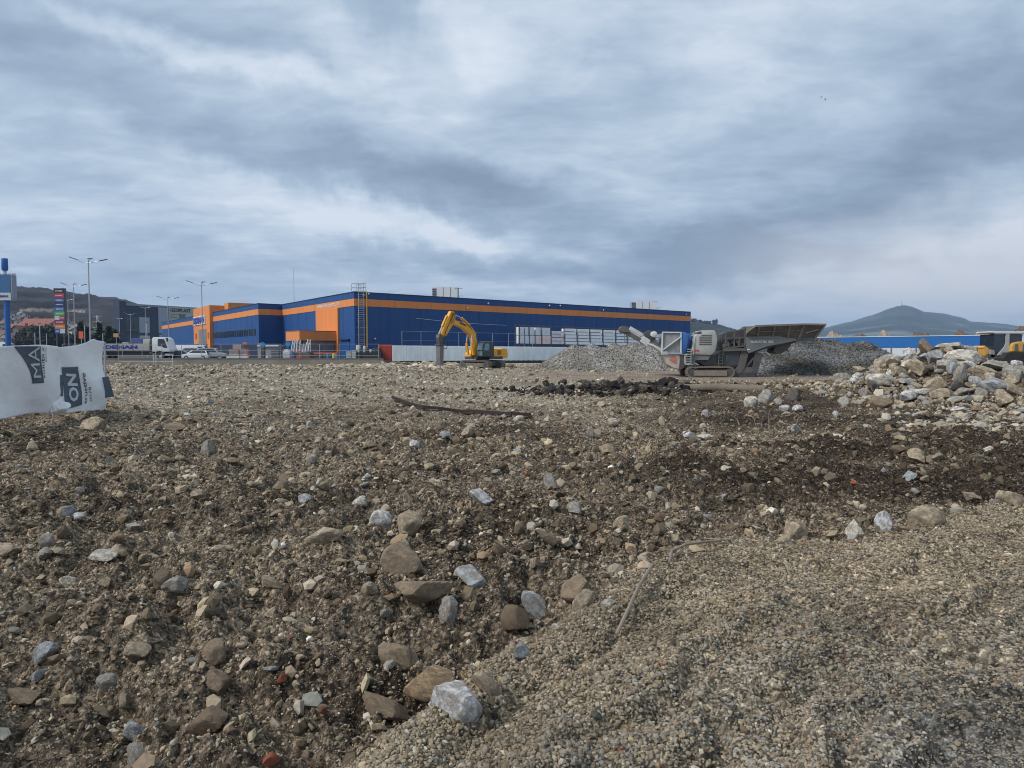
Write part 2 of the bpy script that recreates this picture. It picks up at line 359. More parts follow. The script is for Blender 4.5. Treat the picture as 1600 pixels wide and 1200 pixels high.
def grit(m):                                   # light grit and dark specks in the soil colour
    t = m.node_tree; p = t.nodes['Principled BSDF']; src = p.inputs['Base Color'].links[0].from_socket; tcn = [n for n in t.nodes if n.type == 'TEX_COORD'][0]
    for sc, lo, hi, col, amt in ((58, .60, .68, 2.5, .75), (21, .72, .78, 2.1, .7), (33, .64, .72, .28, .8)):
        v = t.nodes.new('ShaderNodeTexVoronoi'); v.inputs['Scale'].default_value = sc; v.inputs['Randomness'].default_value = 1; t.links.new(tcn.outputs['Object'], v.inputs['Vector'])
        s = t.nodes.new('ShaderNodeSeparateColor'); t.links.new(v.outputs['Color'], s.inputs[0]); r = t.nodes.new('ShaderNodeMapRange'); r.inputs[1].default_value = lo; r.inputs[2].default_value = hi; r.inputs[4].default_value = amt
        t.links.new(s.outputs[0 if col > 1 else 1], r.inputs[0]); mx = t.nodes.new('ShaderNodeMixRGB'); vs = t.nodes.new('ShaderNodeVectorMath'); vs.operation = 'SCALE'; vs.inputs['Scale'].default_value = col; t.links.new(src, vs.inputs[0]); t.links.new(r.outputs[0], mx.inputs[0]); t.links.new(src, mx.inputs[1]); t.links.new(vs.outputs[0], mx.inputs[2]); src = mx.outputs[0]
    t.links.new(src, p.inputs['Base Color'])
grit(gm_)
ground = npmesh('ground', V, Q, gm_, ground_color(gX, gY).reshape(-1, 3), smooth=True); tag(ground, kind='structure')
fld = mat('far_field', (.09, .085, .06), .95, var=.35, scale=.02)
far = mb(); far.add([(-16000, -400, -.62), (16000, -400, -.62), (16000, 15000, -.62), (-16000, 15000, -.62)], [(0, 1, 2, 3)])
tag(far.build('far_ground', fld), kind='structure')
# ------------------------------------------------------------------ stones
def ico(sub):
    bm = bmesh.new(); bmesh.ops.create_icosphere(bm, subdivisions=sub, radius=1); bm.verts.ensure_lookup_table()
    v = np.array([p.co[:] for p in bm.verts]); f = np.array([[q.index for q in fc.verts] for fc in bm.faces]); bm.free(); return v, f
ICO = {k: ico(k) for k in (1, 2, 3, 4)}
def stone(sub, rng, cuts=9, rough=.04, lo=.45, hi=.95, soft=0.0):
    v, f = ICO[sub]; v = v.copy(); n = rng.normal(size=(cuts, 3)); n /= np.linalg.norm(n, axis=1)[:, None]
    d = rng.uniform(lo, hi, cuts); dot = v@n.T; rr = np.where(dot > .05, d/np.maximum(dot, .05), 9).min(1); rr = np.minimum(rr, 1.0)
    rr = rr*(1-soft)+soft
    off = rng.uniform(-50, 50, 3)
    nz = fbm(v[:, 0]*2+off[0]+v[:, 2], v[:, 1]*2+off[1]-v[:, 2]*.7, 3, 5, g=.6); rr = rr*(1+rough*4*nz)
    v = v*rr[:, None]; return v, f
def rotm(rng, n, tilt=.6):
    a = rng.uniform(0, 2*np.pi, n); b = rng.normal(0, tilt, n); c = rng.normal(0, tilt, n)
    ca, sa, cb, sb, cc, sc = np.cos(a), np.sin(a), np.cos(b), np.sin(b), np.cos(c), np.sin(c); z = np.zeros(n); o = np.ones(n)
    A = np.stack([ca, -sa, z, sa, ca, z, z, z, o], -1).reshape(n, 3, 3)
    B = np.stack([o, z, z, z, cb, -sb, z, sb, cb], -1).reshape(n, 3, 3)
    C = np.stack([cc, z, sc, z, o, z, -sc, z, cc], -1).reshape(n, 3, 3)
    return A@B@C
def scatter(pos, size, col, rng, sub=1, variants=8, flat=(.55, .9), embed=.25, soft=0.0, tilt=.35, lo=.5, squash=(.65, 1.0)):
    n = len(pos); var = rng.integers(0, variants, n); VV = []; FF = []; CC = []; base = 0
    for k in range(variants):
        v, f = stone(sub, rng, cuts=7 if sub < 2 else 10, rough=.03, lo=lo, soft=soft); m = np.nonzero(var == k)[0]
        if not len(m): continue
        sc = np.stack([size[m], size[m]*rng.uniform(squash[0], squash[1], len(m)), size[m]*rng.uniform(flat[0], flat[1], len(m))], -1)
        w = v[None]*sc[:, None, :]; w = np.einsum('nij,nvj->nvi', rotm(rng, len(m), tilt), w)
        p = pos[m].copy(); p[:, 2] += size[m]*(.6-embed)*.6
        w = w+p[:, None, :]; VV.append(w.reshape(-1, 3)); FF.append((f[None]+(base+np.arange(len(m))*len(v))[:, None, None]).reshape(-1, 3))
        CC.append(np.repeat(col[m], len(v), 0)); base += len(m)*len(v)
    return np.concatenate(VV), np.concatenate(FF), np.concatenate(CC)
def merge(parts):
    b = 0; V_, F_, C_ = [], [], []
    for v, f, c in parts: V_.append(v); F_.append(f+b); C_.append(c); b += len(v)
    return np.concatenate(V_), np.concatenate(F_), np.concatenate(C_)
PAL = dict(soil=(.125, .092, .062), soild=(.075, .054, .038), tan=(.30, .25, .18), grey=(.25, .242, .222), pale=(.44, .41, .355), white=(.55, .55, .53), bluish=(.25, .272, .285),
           ochre=(.31, .22, .13), brick=(.34, .075, .04), brown=(.19, .145, .10), dark=(.07, .07, .07), black=(.02, .021, .026))
def cols(rng, n, names, w):
    w = np.array(w, float); w /= w.sum(); k = rng.choice(len(names), n, p=w); c = np.array([PAL[q] for q in names])[k]; d = rng.uniform(.15, .7, (n, 1)); c = c*(1-d)+np.array([.19, .152, .108])*d*np.clip(c.mean(1, keepdims=True)/.16, .35, 1.7)
    return np.clip(c*rng.lognormal(0, .16, (n, 1))*rng.normal(1, .018, (n, 3))*np.array([1.10, 1.09, 1.04]), .008, .8)
stm = mat('stones', (1, 1, 1), .92, var=.28, scale=40, attr='Col', spec=.2)
pile_m = mat('pile_gravel', (1, 1, 1), .95, var=.40, scale=3.2, bump=1.0, bscale=9, attr='Col', spec=.15)
def reject(x, y, margin=0):   # keep clear of piles, tracks, wall
    return ((y > 96+np.minimum(0, 0*x)) | ((np.abs(x-15.8) < 4.5) & (np.abs(y-56.5) < 3.2)))
# rubble: size law constant for what a viewer can resolve
def rubble(n, kmin, sub, smax, seed, accept=None):
    rng = np.random.default_rng(seed); y = np.exp(rng.uniform(np.log(2.2), np.log(95), n)); x = rng.uniform(-1.0, 1.0, n)*y
    s = kmin*y/710*rng.uniform(0, 1, n)**(-.42); s = np.minimum(s, .045+.0075*y)*np.interp(y, [12, 24], [1, .60]); g = gdist(x, y)
    keep = (g < .1+rng.exponential(.22, n)*(s < .03)) & ~reject(x, y)
    tr = sstep(47, 50, y)*sstep(68, 60, y)*sstep(-2, 4, x); keep &= rng.uniform(0, 1, n) > tr*.93
    dens = np.clip(.75+1.0*fbm(x*.5, y*.7, 41, 4)+sstep(17, 26, y)*.4, .12, 1); keep &= rng.uniform(0, 1, n) < dens
    dk = damp(x, y); keep &= rng.uniform(0, 1, n) > .5*dk
    keep &= s < smax
    x, y, s = x[keep], y[keep], s[keep]; n = len(x)
    pale = np.clip(sstep(13, 25, y+x*.25+9*vnoise(x*.2, y*.3, 31))*sstep(9, -2, x)+sstep(36, 56, y+8*vnoise(x*.15, y*.2, 32)), 0, 1)*np.clip(.85+1.3*fbm(x*.22, y*.35, 33, 3), .15, 1)
    a = cols(rng, n, ['soil', 'soild', 'brown', 'tan', 'grey', 'pale', 'bluish', 'ochre', 'brick', 'white'], [26, 10, 24, 24, 8, 6.5, 2.2, 3, .10, 1.2])
    b = cols(rng, n, ['brown', 'tan', 'grey', 'pale', 'bluish', 'white', 'soil'], [8, 22, 30, 28, 6, 4, 6])
    c = np.where((rng.uniform(0, 1, n) < pale)[:, None], b, a)
    c = c*(1-.5*damp(x, y)*(rng.uniform(0, 1, n) < .8))[:, None]
    pos = np.stack([x, y, gz(x, y)], -1)
    return pos, s, c, rng
parts = []
p_, s_, c_, r_ = rubble(620000, .70, 1, 9, 51); parts.append(scatter(p_, s_, c_, r_, 1, 14, embed=.30, squash=(.38, .95), flat=(.3, .85), tilt=.55, lo=.4))
p_, s_, c_, r_ = rubble(27000, 1.9, 2, 9, 52); parts.append(scatter(p_, s_, c_, r_, 2, 22, embed=.42, squash=(.42, .95), flat=(.3, .8), tilt=.5, lo=.34))
v, f, c = merge(parts); tag(npmesh('rubble', v, f, stm, c), 'countless small stones and earth clods strewn over the whole demolition field', 'rubble', kind='stuff')
# loose pebbles on the near gravel strip
rng = np.random.default_rng(61); n = 150000
y = np.exp(rng.uniform(np.log(2.2), np.log(13), n)); x = rng.uniform(-.25, 1.0, n)*y; g = gdist(x, y)
s = rng.lognormal(np.log(.0092), .30, n)*(1+.03*y); keep = (g > .1-rng.exponential(.2, n)) & (rng.uniform(0, 1, n) < np.clip(.70+.9*fbm(x*2.2, y*2.2, 43, 3)-.45*sstep(1.3, 2.4, g), .42, 1))
x, y, s, g = x[keep], y[keep], s[keep], g[keep]; n = len(x)
ca = cols(rng, n, ['tan', 'brown', 'grey', 'pale', 'ochre'], [52, 24, 12, 8, 4])*.92
cb = cols(rng, n, ['grey', 'tan', 'bluish', 'pale', 'ochre', 'dark', 'brick', 'brown'], [30, 26, 9, 8, 6, 14, .4, 12])*.80
cc = np.where((rng.uniform(0, 1, n) < sstep(.5, 1.3, g))[:, None], cb, ca)
wet = 1-.18*sstep(.05, .32, fbm(x*.9, y*1.6, 28, 3)); cc = cc*wet[:, None]*(1+.35*fbm(x*2.4, y*2.4, 45, 2))[:, None]; s = s*(1-.36*sstep(1.2, 2.2, g))
v, f, c = scatter(np.stack([x, y, gz(x, y)], -1), s, cc, rng, 1, 8, embed=.2, soft=.45, tilt=.5, lo=.6, flat=(.45, .75), squash=(.55, .9))
tag(npmesh('pebbles', v, f, stm, c), 'loose tan and grey pebbles covering the gravel strip in the right foreground', 'pebbles', kind='stuff')

# individual rocks ---------------------------------------------------------
RM = {}
def rock_mat(cname):
    if cname in RM: return RM[cname]
    m = bpy.data.materials.new('rock_'+cname); m.use_nodes = True; t = m.node_tree; p = t.nodes['Principled BSDF']
    base = [min(.52, q_*1.18) for q_ in PAL[cname]] if cname not in ('black', 'brick') else PAL[cname]; nn = lambda ty: t.nodes.new(ty)
    tcn = nn('ShaderNodeTexCoord'); oi = nn('ShaderNodeObjectInfo'); ad = nn('ShaderNodeVectorMath'); ad.operation = 'ADD'
    t.links.new(tcn.outputs['Object'], ad.inputs[0]); t.links.new(oi.outputs['Location'], ad.inputs[1])
    n1 = nn('ShaderNodeTexNoise'); n1.inputs['Scale'].default_value = 5; n1.inputs['Detail'].default_value = 9; n1.inputs['Roughness'].default_value = .72; t.links.new(ad.outputs[0], n1.inputs[0])
    cr = nn('ShaderNodeValToRGB'); e = cr.color_ramp.elements
    e[0].position = .27; e[0].color = (*[b*.42 for b in base], 1); e[1].position = .72; e[1].color = (*[min(.8, b*1.65) for b in base], 1)
    q = e.new(.46); q.color = (*base, 1); t.links.new(n1.outputs['Fac'], cr.inputs[0])
    n2 = nn('ShaderNodeTexNoise'); n2.inputs['Scale'].default_value = 2.6; n2.inputs['Detail'].default_value = 7; n2.inputs['Roughness'].default_value = .7; t.links.new(ad.outputs[0], n2.inputs[0])
    mr = nn('ShaderNodeMapRange'); mr.inputs[1].default_value = .43; mr.inputs[2].default_value = .56; mr.inputs[4].default_value = .68; t.links.new(n2.outputs['Fac'], mr.inputs[0])
    mx = nn('ShaderNodeMixRGB'); mx.inputs[2].default_value = (.17, .132, .092, 1); t.links.new(mr.outputs[0], mx.inputs[0]); t.links.new(cr.outputs[0], mx.inputs[1]); t.links.new(mx.outputs[0], p.inputs['Base Color'])
    p.inputs['Roughness'].default_value = .9; p.inputs['Specular IOR Level'].default_value = .2
    n3 = nn('ShaderNodeTexNoise'); n3.inputs['Scale'].default_value = 9; n3.inputs['Detail'].default_value = 6; n3.inputs['Roughness'].default_value = .7; t.links.new(ad.outputs[0], n3.inputs[0])
    b = nn('ShaderNodeBump'); b.inputs['Strength'].default_value = .9; b.inputs['Distance'].default_value = .014; t.links.new(n3.outputs['Fac'], b.inputs['Height']); t.links.new(b.outputs[0], p.inputs['Normal'])
    RM[cname] = m; return m
RLIB = {}
rr_ = np.random.default_rng(5)
for shp, kw in dict(blocky=dict(cuts=8, lo=.45, hi=.78, rough=.028), rounded=dict(cuts=12, lo=.48, hi=.9, rough=.035, soft=.05), jagged=dict(cuts=10, lo=.32, hi=.8, rough=.03), flat=dict(cuts=9, lo=.36, hi=.82, rough=.022)).items():
    for k in range(6):
        for sub in (3, 4): RLIB[shp, k, sub] = stone(sub, rr_, **kw)
def rock_mesh(shp, k, sub, cname):
    key = ('m', shp, k, sub, cname)
    if key not in RLIB:
        v, f = RLIB[shp, k, sub]; me = bpy.data.meshes.new('rock'); me.from_pydata([tuple(p) for p in v], [], [tuple(q) for q in f]); me.materials.append(rock_mat(cname))
        me.shade_smooth(); 
        try: me.set_sharp_from_angle(angle=R(28))
        except Exception: pass
        RLIB[key] = me
    return RLIB[key]
def rock(pos, w, d, h, shp, cname, label, group, cat='rock', rz=0.0, tilt=(0, 0), name='rock', embed=.3, sub=3, k=None):
    me = rock_mesh(shp, random.randrange(6) if k is None else k, sub, cname)
    o = bpy.data.objects.new(name, me); COL.objects.link(o)
    o.scale = (w*.56, d*.56, h*.60); o.rotation_euler = (tilt[0], tilt[1], rz)
    o.location = (pos[0], pos[1], pos[2]+h*(.5-embed)); return tag(o, label, cat, group)
CW = dict(tan='tan', grey='grey', pale='pale cream', white='whitish', bluish='blue-grey', brown='earth-brown', ochre='ochre', soil='dark earthy', brick='red', dark='dark grey')
# (px, py of centre, width px, height px, shape, colour, what marks it, tilt in the picture)
HR = [(712, 1092, 86, 62, 'blocky', 'white', 'largest whitish angular block at the gravel edge in the bottom centre', -38),
 (680, 1068, 62, 78, 'blocky', 'ochre', 'upright ochre slab leaning against the large whitish block', 70),
 (757, 1064, 66, 36, 'flat', 'tan', 'tan slab lying just behind the large whitish block', -20),
 (607, 1102, 48, 62, 'blocky', 'brown', 'upright earth-brown rock left of the ochre slab', 60),
 (627, 1022, 50, 58, 'rounded', 'brown', 'rounded earth-brown rock standing above the ochre slab', 60),
 (702, 951, 34, 32, 'rounded', 'grey', 'single round grey rock in the middle of the brown soil', 0),
 (743, 907, 74, 36, 'jagged', 'bluish', 'wide blue-grey jagged chunk in the centre foreground', 5),
 (655, 921, 92, 34, 'rounded', 'brown', 'long brown soil-covered rock left of the blue-grey chunk', 5),
 (633, 876, 78, 48, 'rounded', 'brown', 'large brown boulder, biggest in the middle ground of the rubble', -5),
 (841, 947, 38, 42, 'blocky', 'bluish', 'blue-grey faceted rock beside a brown one near the gravel edge', 50),
 (810, 967, 48, 42, 'rounded', 'soil', 'dark brown rock against the faceted blue-grey rock', 30),
 (915, 938, 38, 30, 'rounded', 'tan', 'rounded tan rock just below a hollow at the gravel edge', -30),
 (950, 940, 30, 13, 'flat', 'pale', 'small flat pale stone right of the rounded tan rock', -15),
 (815, 1018, 42, 26, 'flat', 'bluish', 'flat blue-grey stone half buried in the gravel edge', 0),
 (868, 978, 26, 18, 'jagged', 'pale', 'small pale stone beneath the faceted blue-grey rock', 0),
 (903, 922, 54, 42, 'rounded', 'brown', 'brown half-buried rock above the rounded tan rock', -30),
 (1239, 832, 44, 42, 'blocky', 'tan', 'square tan block standing at the edge of the soil on the right', 15),
 (1380, 820, 32, 34, 'blocky', 'white', 'whitish granite cube standing in the gravel on the right', 10),
 (1335, 828, 42, 28, 'jagged', 'pale', 'pale cream rock left of the whitish granite cube', -15),
 (1445, 806, 54, 36, 'rounded', 'tan', 'large tan boulder right of the whitish granite cube', -10),
 (1418, 743, 32, 10, 'flat', 'bluish', 'thin blue-grey splinter on the dark soil at the right', 30),
 (1444, 748, 26, 8, 'flat', 'tan', 'thin tan splinter on the dark soil at the right', 0),
 (1516, 778, 40, 18, 'jagged', 'tan', 'tan wedge on the rim of the dark soil at the right', -15),
 (1552, 783, 22, 14, 'jagged', 'grey', 'grey stone between the tan wedge and the right frame edge', 0),
 (1586, 778, 52, 30, 'jagged', 'tan', 'big tan rock cut by the right frame edge', -15),
 (1435, 716, 34, 20, 'blocky', 'tan', 'left one of two tan blocks on the dark soil at the right', -20),
 (1466, 712, 26, 16, 'jagged', 'tan', 'right one of two tan blocks on the dark soil at the right', 20),
 (508, 833, 60, 30, 'rounded', 'tan', 'broad tan rock left of a whitish rock in the centre left', -5),
 (597, 814, 40, 26, 'blocky', 'white', 'whitish oval rock in the centre left', -30),
 (637, 820, 42, 36, 'blocky', 'tan', 'tan block right of the whitish oval rock', -50),
 (757, 783, 54, 22, 'jagged', 'white', 'longish whitish rock in the middle of the field', -10),
 (862, 755, 26, 26, 'blocky', 'grey', 'squarish grey rock in the middle of the field', 20),
 (857, 843, 34, 42, 'blocky', 'brown', 'upright brown slab in the middle of the field', 60),
 (899, 797, 32, 18, 'rounded', 'grey', 'flattish grey rock right of the middle of the field', 0),
 (975, 822, 36, 20, 'jagged', 'tan', 'tan rock tilted against soil right of the middle', 20),
 (780, 858, 26, 20, 'rounded', 'soil', 'round dark earthy rock in the centre', 0),
 (810, 829, 20, 18, 'rounded', 'soil', 'small round dark earthy rock above the centre', 0),
 (212, 1017, 44, 20, 'blocky', 'tan', 'neat oblong tan stone in the lower left', 5),
 (207, 1142, 44, 24, 'rounded', 'white', 'bright whitish stone in the bottom left, brightest there', -20),
 (215, 1179, 40, 36, 'rounded', 'grey', 'round grey rock cut by the bottom edge at the lower left', 30),
 (335, 1070, 52, 34, 'rounded', 'brown', 'brown oval rock in the lower left', -30),
 (327, 1121, 72, 44, 'rounded', 'soil', 'big dark earthy clod in the lower left', 0),
 (165, 1072, 32, 26, 'blocky', 'grey', 'grey pointed stone in the lower left', -40),
 (70, 1028, 36, 30, 'jagged', 'bluish', 'upper one of two blue-grey slabs at the lower left edge', -45),
 (60, 1058, 32, 22, 'jagged', 'bluish', 'lower one of two blue-grey slabs at the lower left edge', -50),
 (36, 1083, 78, 20, 'flat', 'brown', 'flat brown ledge of rock at the lower left edge', -5),
 (340, 1022, 46, 34, 'blocky', 'brown', 'brown angular rock above the oval rock in the lower left', -20),
 (277, 917, 46, 22, 'blocky', 'grey', 'grey-tan oblong rock in the left foreground', 5),
 (250, 904, 30, 28, 'rounded', 'soil', 'dark earthy lump behind the grey-tan oblong rock', -40),
 (160, 869, 46, 14, 'rounded', 'pale', 'long pale cream stone at the left', 5),
 (75, 847, 26, 20, 'blocky', 'grey', 'upper grey stone of a pair at the left edge', -30),
 (68, 865, 28, 16, 'blocky', 'grey', 'lower grey stone of a pair at the left edge', 0),
 (104, 798, 32, 18, 'jagged', 'bluish', 'blue-grey stone at the left with a white one below it', -20),
 (121, 812, 26, 12, 'flat', 'white', 'whitish flake just below the blue-grey stone at the left', 20),
 (212, 824, 38, 16, 'jagged', 'grey', 'dark-shadowed grey rock at the left', 0),
 (182, 843, 24, 13, 'rounded', 'ochre', 'single smooth ochre cobble at the left', -10),
 (105, 907, 40, 18, 'jagged', 'pale', 'pale cream splintered rock near the left edge', -35),
 (10, 860, 52, 22, 'jagged', 'tan', 'tan rock cut by the left frame edge', -10),
 (425, 910, 22, 32, 'blocky', 'tan', 'narrow upright tan stone left of the centre foreground', 70),
 (325, 700, 26, 20, 'rounded', 'grey', 'grey rock standing alone in the left middle ground', 0),
 (170, 718, 20, 14, 'jagged', 'bluish', 'blue-grey lump on the bank below the banner', 0),
 (148, 665, 42, 26, 'jagged', 'tan', 'large tan rock at the foot of the banner', 0),
 (125, 669, 18, 12, 'jagged', 'bluish', 'blue-grey stone left of the large tan rock at the banner', -30),
 (327, 626, 20, 14, 'jagged', 'bluish', 'blue-grey rock on the pale rubble at the left', 0),
 (278, 668, 42, 11, 'rounded', 'brown', 'long brown hump of rock in the left middle ground', 0),
 (488, 720, 22, 15, 'rounded', 'grey', 'grey round rock left of the middle of the field', 0),
 (575, 745, 20, 16, 'jagged', 'white', 'whitish rock upper left of the field centre', 10),
 (647, 695, 18, 12, 'blocky', 'white', 'bright white block in the upper middle of the field', 10),
 (697, 681, 20, 11, 'flat', 'bluish', 'blue-grey slab right of the bright white block', -15),
 (810, 703, 22, 15, 'jagged', 'white', 'white crumbly rock in the upper middle of the field', -10),
 (955, 660, 26, 9, 'flat', 'pale', 'pale slab flat on dark soil beyond the middle', 0),
 (1035, 660, 14, 16, 'blocky', 'tan', 'small upright tan block between dry twigs', 0),
 (1101, 647, 22, 12, 'jagged', 'white', 'whitish rock behind the dry twigs', 0),
 (922, 675, 22, 17, 'jagged', 'grey', 'grey jagged rock beyond the middle', 0),
 (1104, 685, 28, 10, 'blocky', 'pale', 'pale cream wedge in front of the dry twigs', -15),
 (952, 705, 30, 14, 'rounded', 'tan', 'tan hump of rock right of the middle', 0),
 (1075, 681, 24, 8, 'flat', 'white', 'flat whitish stone beside the pale cream wedge', 0),
 (1173, 629, 26, 18, 'rounded', 'pale', 'leftmost rounded boulder of the small cluster before the crusher', 0),
 (1198, 621, 28, 22, 'rounded', 'grey', 'second rounded boulder of the small cluster before the crusher', -20),
 (1243, 620, 27, 22, 'jagged', 'dark', 'dark grey boulder right in the small cluster before the crusher', 0),
 (1217, 606, 26, 12, 'jagged', 'tan', 'tan boulder on top of the small cluster before the crusher', 0),
 (1215, 629, 15, 12, 'rounded', 'grey', 'small grey boulder in the middle of the cluster before the crusher', 0),
 (1225, 638, 18, 10, 'rounded', 'white', 'left one of two white cobbles below the small cluster', 0),
 (1246, 639, 17, 10, 'rounded', 'white', 'right one of two white cobbles below the small cluster', 10),
 (1229, 645, 18, 6, 'flat', 'tan', 'flat tan stone under the two white cobbles', 0),
 (1318, 630, 20, 17, 'blocky', 'grey', 'grey block on dark soil left of the boulder heap foot', 0),
 (1305, 648, 10, 10, 'blocky', 'white', 'small white block below the grey one left of the heap', 0),
 (1240, 668, 40, 17, 'jagged', 'bluish', 'long blue-grey rock on dark soil below the small cluster', 5),
 (1283, 614, 24, 7, 'flat', 'grey', 'flat grey slab between the small cluster and the heap', 0),
 (1545, 702, 26, 7, 'flat', 'pale', 'flat pale stone in the rubble below the heap at the right', 10)]
HERO = []
for (px, py, w, h, shp, cn, lab, tl) in HR:
    p = hit(px, py+h*.30); m = p.y/F; ww = w*m*.96; hh = h*m*1.25
    rock(p, ww, ww*random.uniform(.6, .8), hh, 'blocky' if shp == 'rounded' and 'round' not in lab and 'oval' not in lab and 'smooth' not in lab else shp, cn, lab, 'loose rocks lying in the rubble', rz=random.uniform(-.3, .3), tilt=(random.uniform(-.25, .1), R(-tl) if shp != 'rounded' or abs(tl) > 25 else R(-tl)), embed=.34, sub=4 if w > 40 else 3); HERO.append((p.x, p.y, ww))
for (px, py, w, h, lab) in ((441, 1066, 20, 14, 'red brick fragment in the brown soil left of the ochre slab'), (503, 1117, 9, 8, 'tiny red brick crumb in the soil near the bottom'), (427, 1195, 38, 14, 'red brick shard cut by the bottom edge'), (605, 933, 8, 6, 'tiny red brick crumb left of the long brown rock'), (1335, 757, 14, 7, 'small red brick fragment on the dark soil at the right'), (824, 743, 12, 6, 'small red brick fragment near the middle of the field')):
    p = hit(px, py+h*.3); m = p.y/F; rock(p, w*m, w*m*.7, h*m*1.3, 'blocky', 'brick', lab, 'red brick fragments in the soil', 'brick', rz=random.uniform(0, 3), name='brick_fragment', embed=.15)

rng = np.random.default_rng(71); hp_, hs_ = [], []
for (x, y, w) in HERO:
    k = 34; a_ = rng.uniform(0, 2*np.pi, k); r_ = w*rng.uniform(.38, .95, k); xx = x+np.cos(a_)*r_; yy = y+np.sin(a_)*r_*.8-w*.08; hp_.append(np.stack([xx, yy, gz(xx, yy)+.01*w], -1)); hs_.append(np.minimum(w*rng.lognormal(np.log(.055), .45, k), w*.14))
hp_ = np.concatenate(hp_); hs_ = np.concatenate(hs_); v, f, c = scatter(hp_, hs_, cols(rng, len(hp_), ['soil', 'soild', 'brown', 'tan', 'grey'], [34, 14, 26, 18, 8]), rng, 1, 8)
tag(npmesh('soil_crumbs', v, f, stm, c), 'small crumbs and pebbles banked against the larger rocks', 'crumbs', kind='stuff')
# boulder heap: the boulders that stand out are placed, the rest fill the slopes
HB = [(1345, 580, 28, 13, 'blocky', 'tan', 'square tan block on the left slope of the boulder heap'), (1378, 598, 40, 17, 'rounded', 'pale', 'bright cream boulder low on the left of the heap'),
 (1396, 562, 34, 14, 'rounded', 'grey', 'grey boulder on the skyline at the left of the heap'), (1403, 584, 24, 16, 'blocky', 'tan', 'tan block above the bright cream boulder'),
 (1355, 619, 24, 16, 'jagged', 'grey', 'grey boulder at the left foot of the heap'), (1393, 611, 36, 11, 'flat', 'tan', 'flat tan slab near the foot of the heap'),
 (1418, 622, 24, 18, 'blocky', 'white', 'whitish block at the foot of the heap'), (1437, 616, 28, 12, 'blocky', 'pale', 'pale cream slab against the whitish block'),
 (1440, 581, 44, 22, 'jagged', 'tan', 'ridged tan boulder in the middle of the heap'), (1459, 563, 26, 20, 'jagged', 'bluish', 'blue-grey boulder beside the dark hollow of the heap'),
 (1449, 550, 22, 26, 'jagged', 'brown', 'upright brown boulder on the skyline of the heap'), (1482, 545, 48, 12, 'flat', 'pale', 'long pale slab along the top of the heap'),
 (1512, 547, 34, 12, 'flat', 'grey', 'grey slab at the right end of the heap crest'), (1507, 565, 50, 20, 'blocky', 'pale', 'big smooth pale boulder under the heap crest'),
 (1553, 606, 64, 22, 'jagged', 'bluish', 'longest blue-grey slab in the heap'), (1502, 592, 20, 28, 'rounded', 'grey', 'upright grey boulder in the middle of the heap'),
 (1545, 588, 54, 20, 'jagged', 'tan', 'tan and grey boulder above the longest blue-grey slab'), (1477, 622, 38, 16, 'blocky', 'tan', 'tan boulder at the foot of the heap right of the whitish block'),
 (1460, 598, 44, 14, 'flat', 'brown', 'flat brown slab across the middle of the heap'), (1586, 588, 36, 22, 'rounded', 'grey', 'grey boulder at the right frame edge of the heap'),
 (1560, 575, 46, 16, 'jagged', 'grey', 'grey craggy boulder below the black loader bucket'), (1380, 633, 34, 18, 'rounded', 'brown', 'brown boulder sunk at the left foot of the heap'),
 (1520, 578, 34, 16, 'jagged', 'white', 'whitish craggy boulder under the big smooth pale one'), (1580, 612, 32, 16, 'blocky', 'tan', 'tan boulder right of the longest blue-grey slab'),
 (1497, 642, 22, 11, 'blocky', 'white', 'whitish block in the small rubble below the heap'), (1365, 605, 20, 12, 'jagged', 'dark', 'dark grey boulder left of the bright cream one')]
hx, hy = [], []
for (px, py, w, h, shp, cn, lab) in HB:
    p = hit(px, py+h*.25, 12, 45)
    if p.y > 34: p = Vector((X_at(px, 30.5), 30.5, Z_at(py+h*.45, 30.5)))
    m = p.y/F; ww = w*m*1.08
    rock(p, ww, ww*.75, h*m*1.2, shp, cn, lab, 'boulders in the heap', cat='boulder', name='boulder', rz=random.uniform(-.3, .3), tilt=(random.uniform(-.2, .2), random.uniform(-.15, .15)), embed=.12, sub=4)
    hx.append(p.x); hy.append(p.y)
SZ = ((.0, 'small'), (.42, 'medium-sized'), (.66, 'large')); ADJ = dict(blocky='blocky', rounded='rounded', jagged='jagged', flat='slab-like')
used_labels = set(); rh = np.random.default_rng(77); cnt = 0; tries = 0
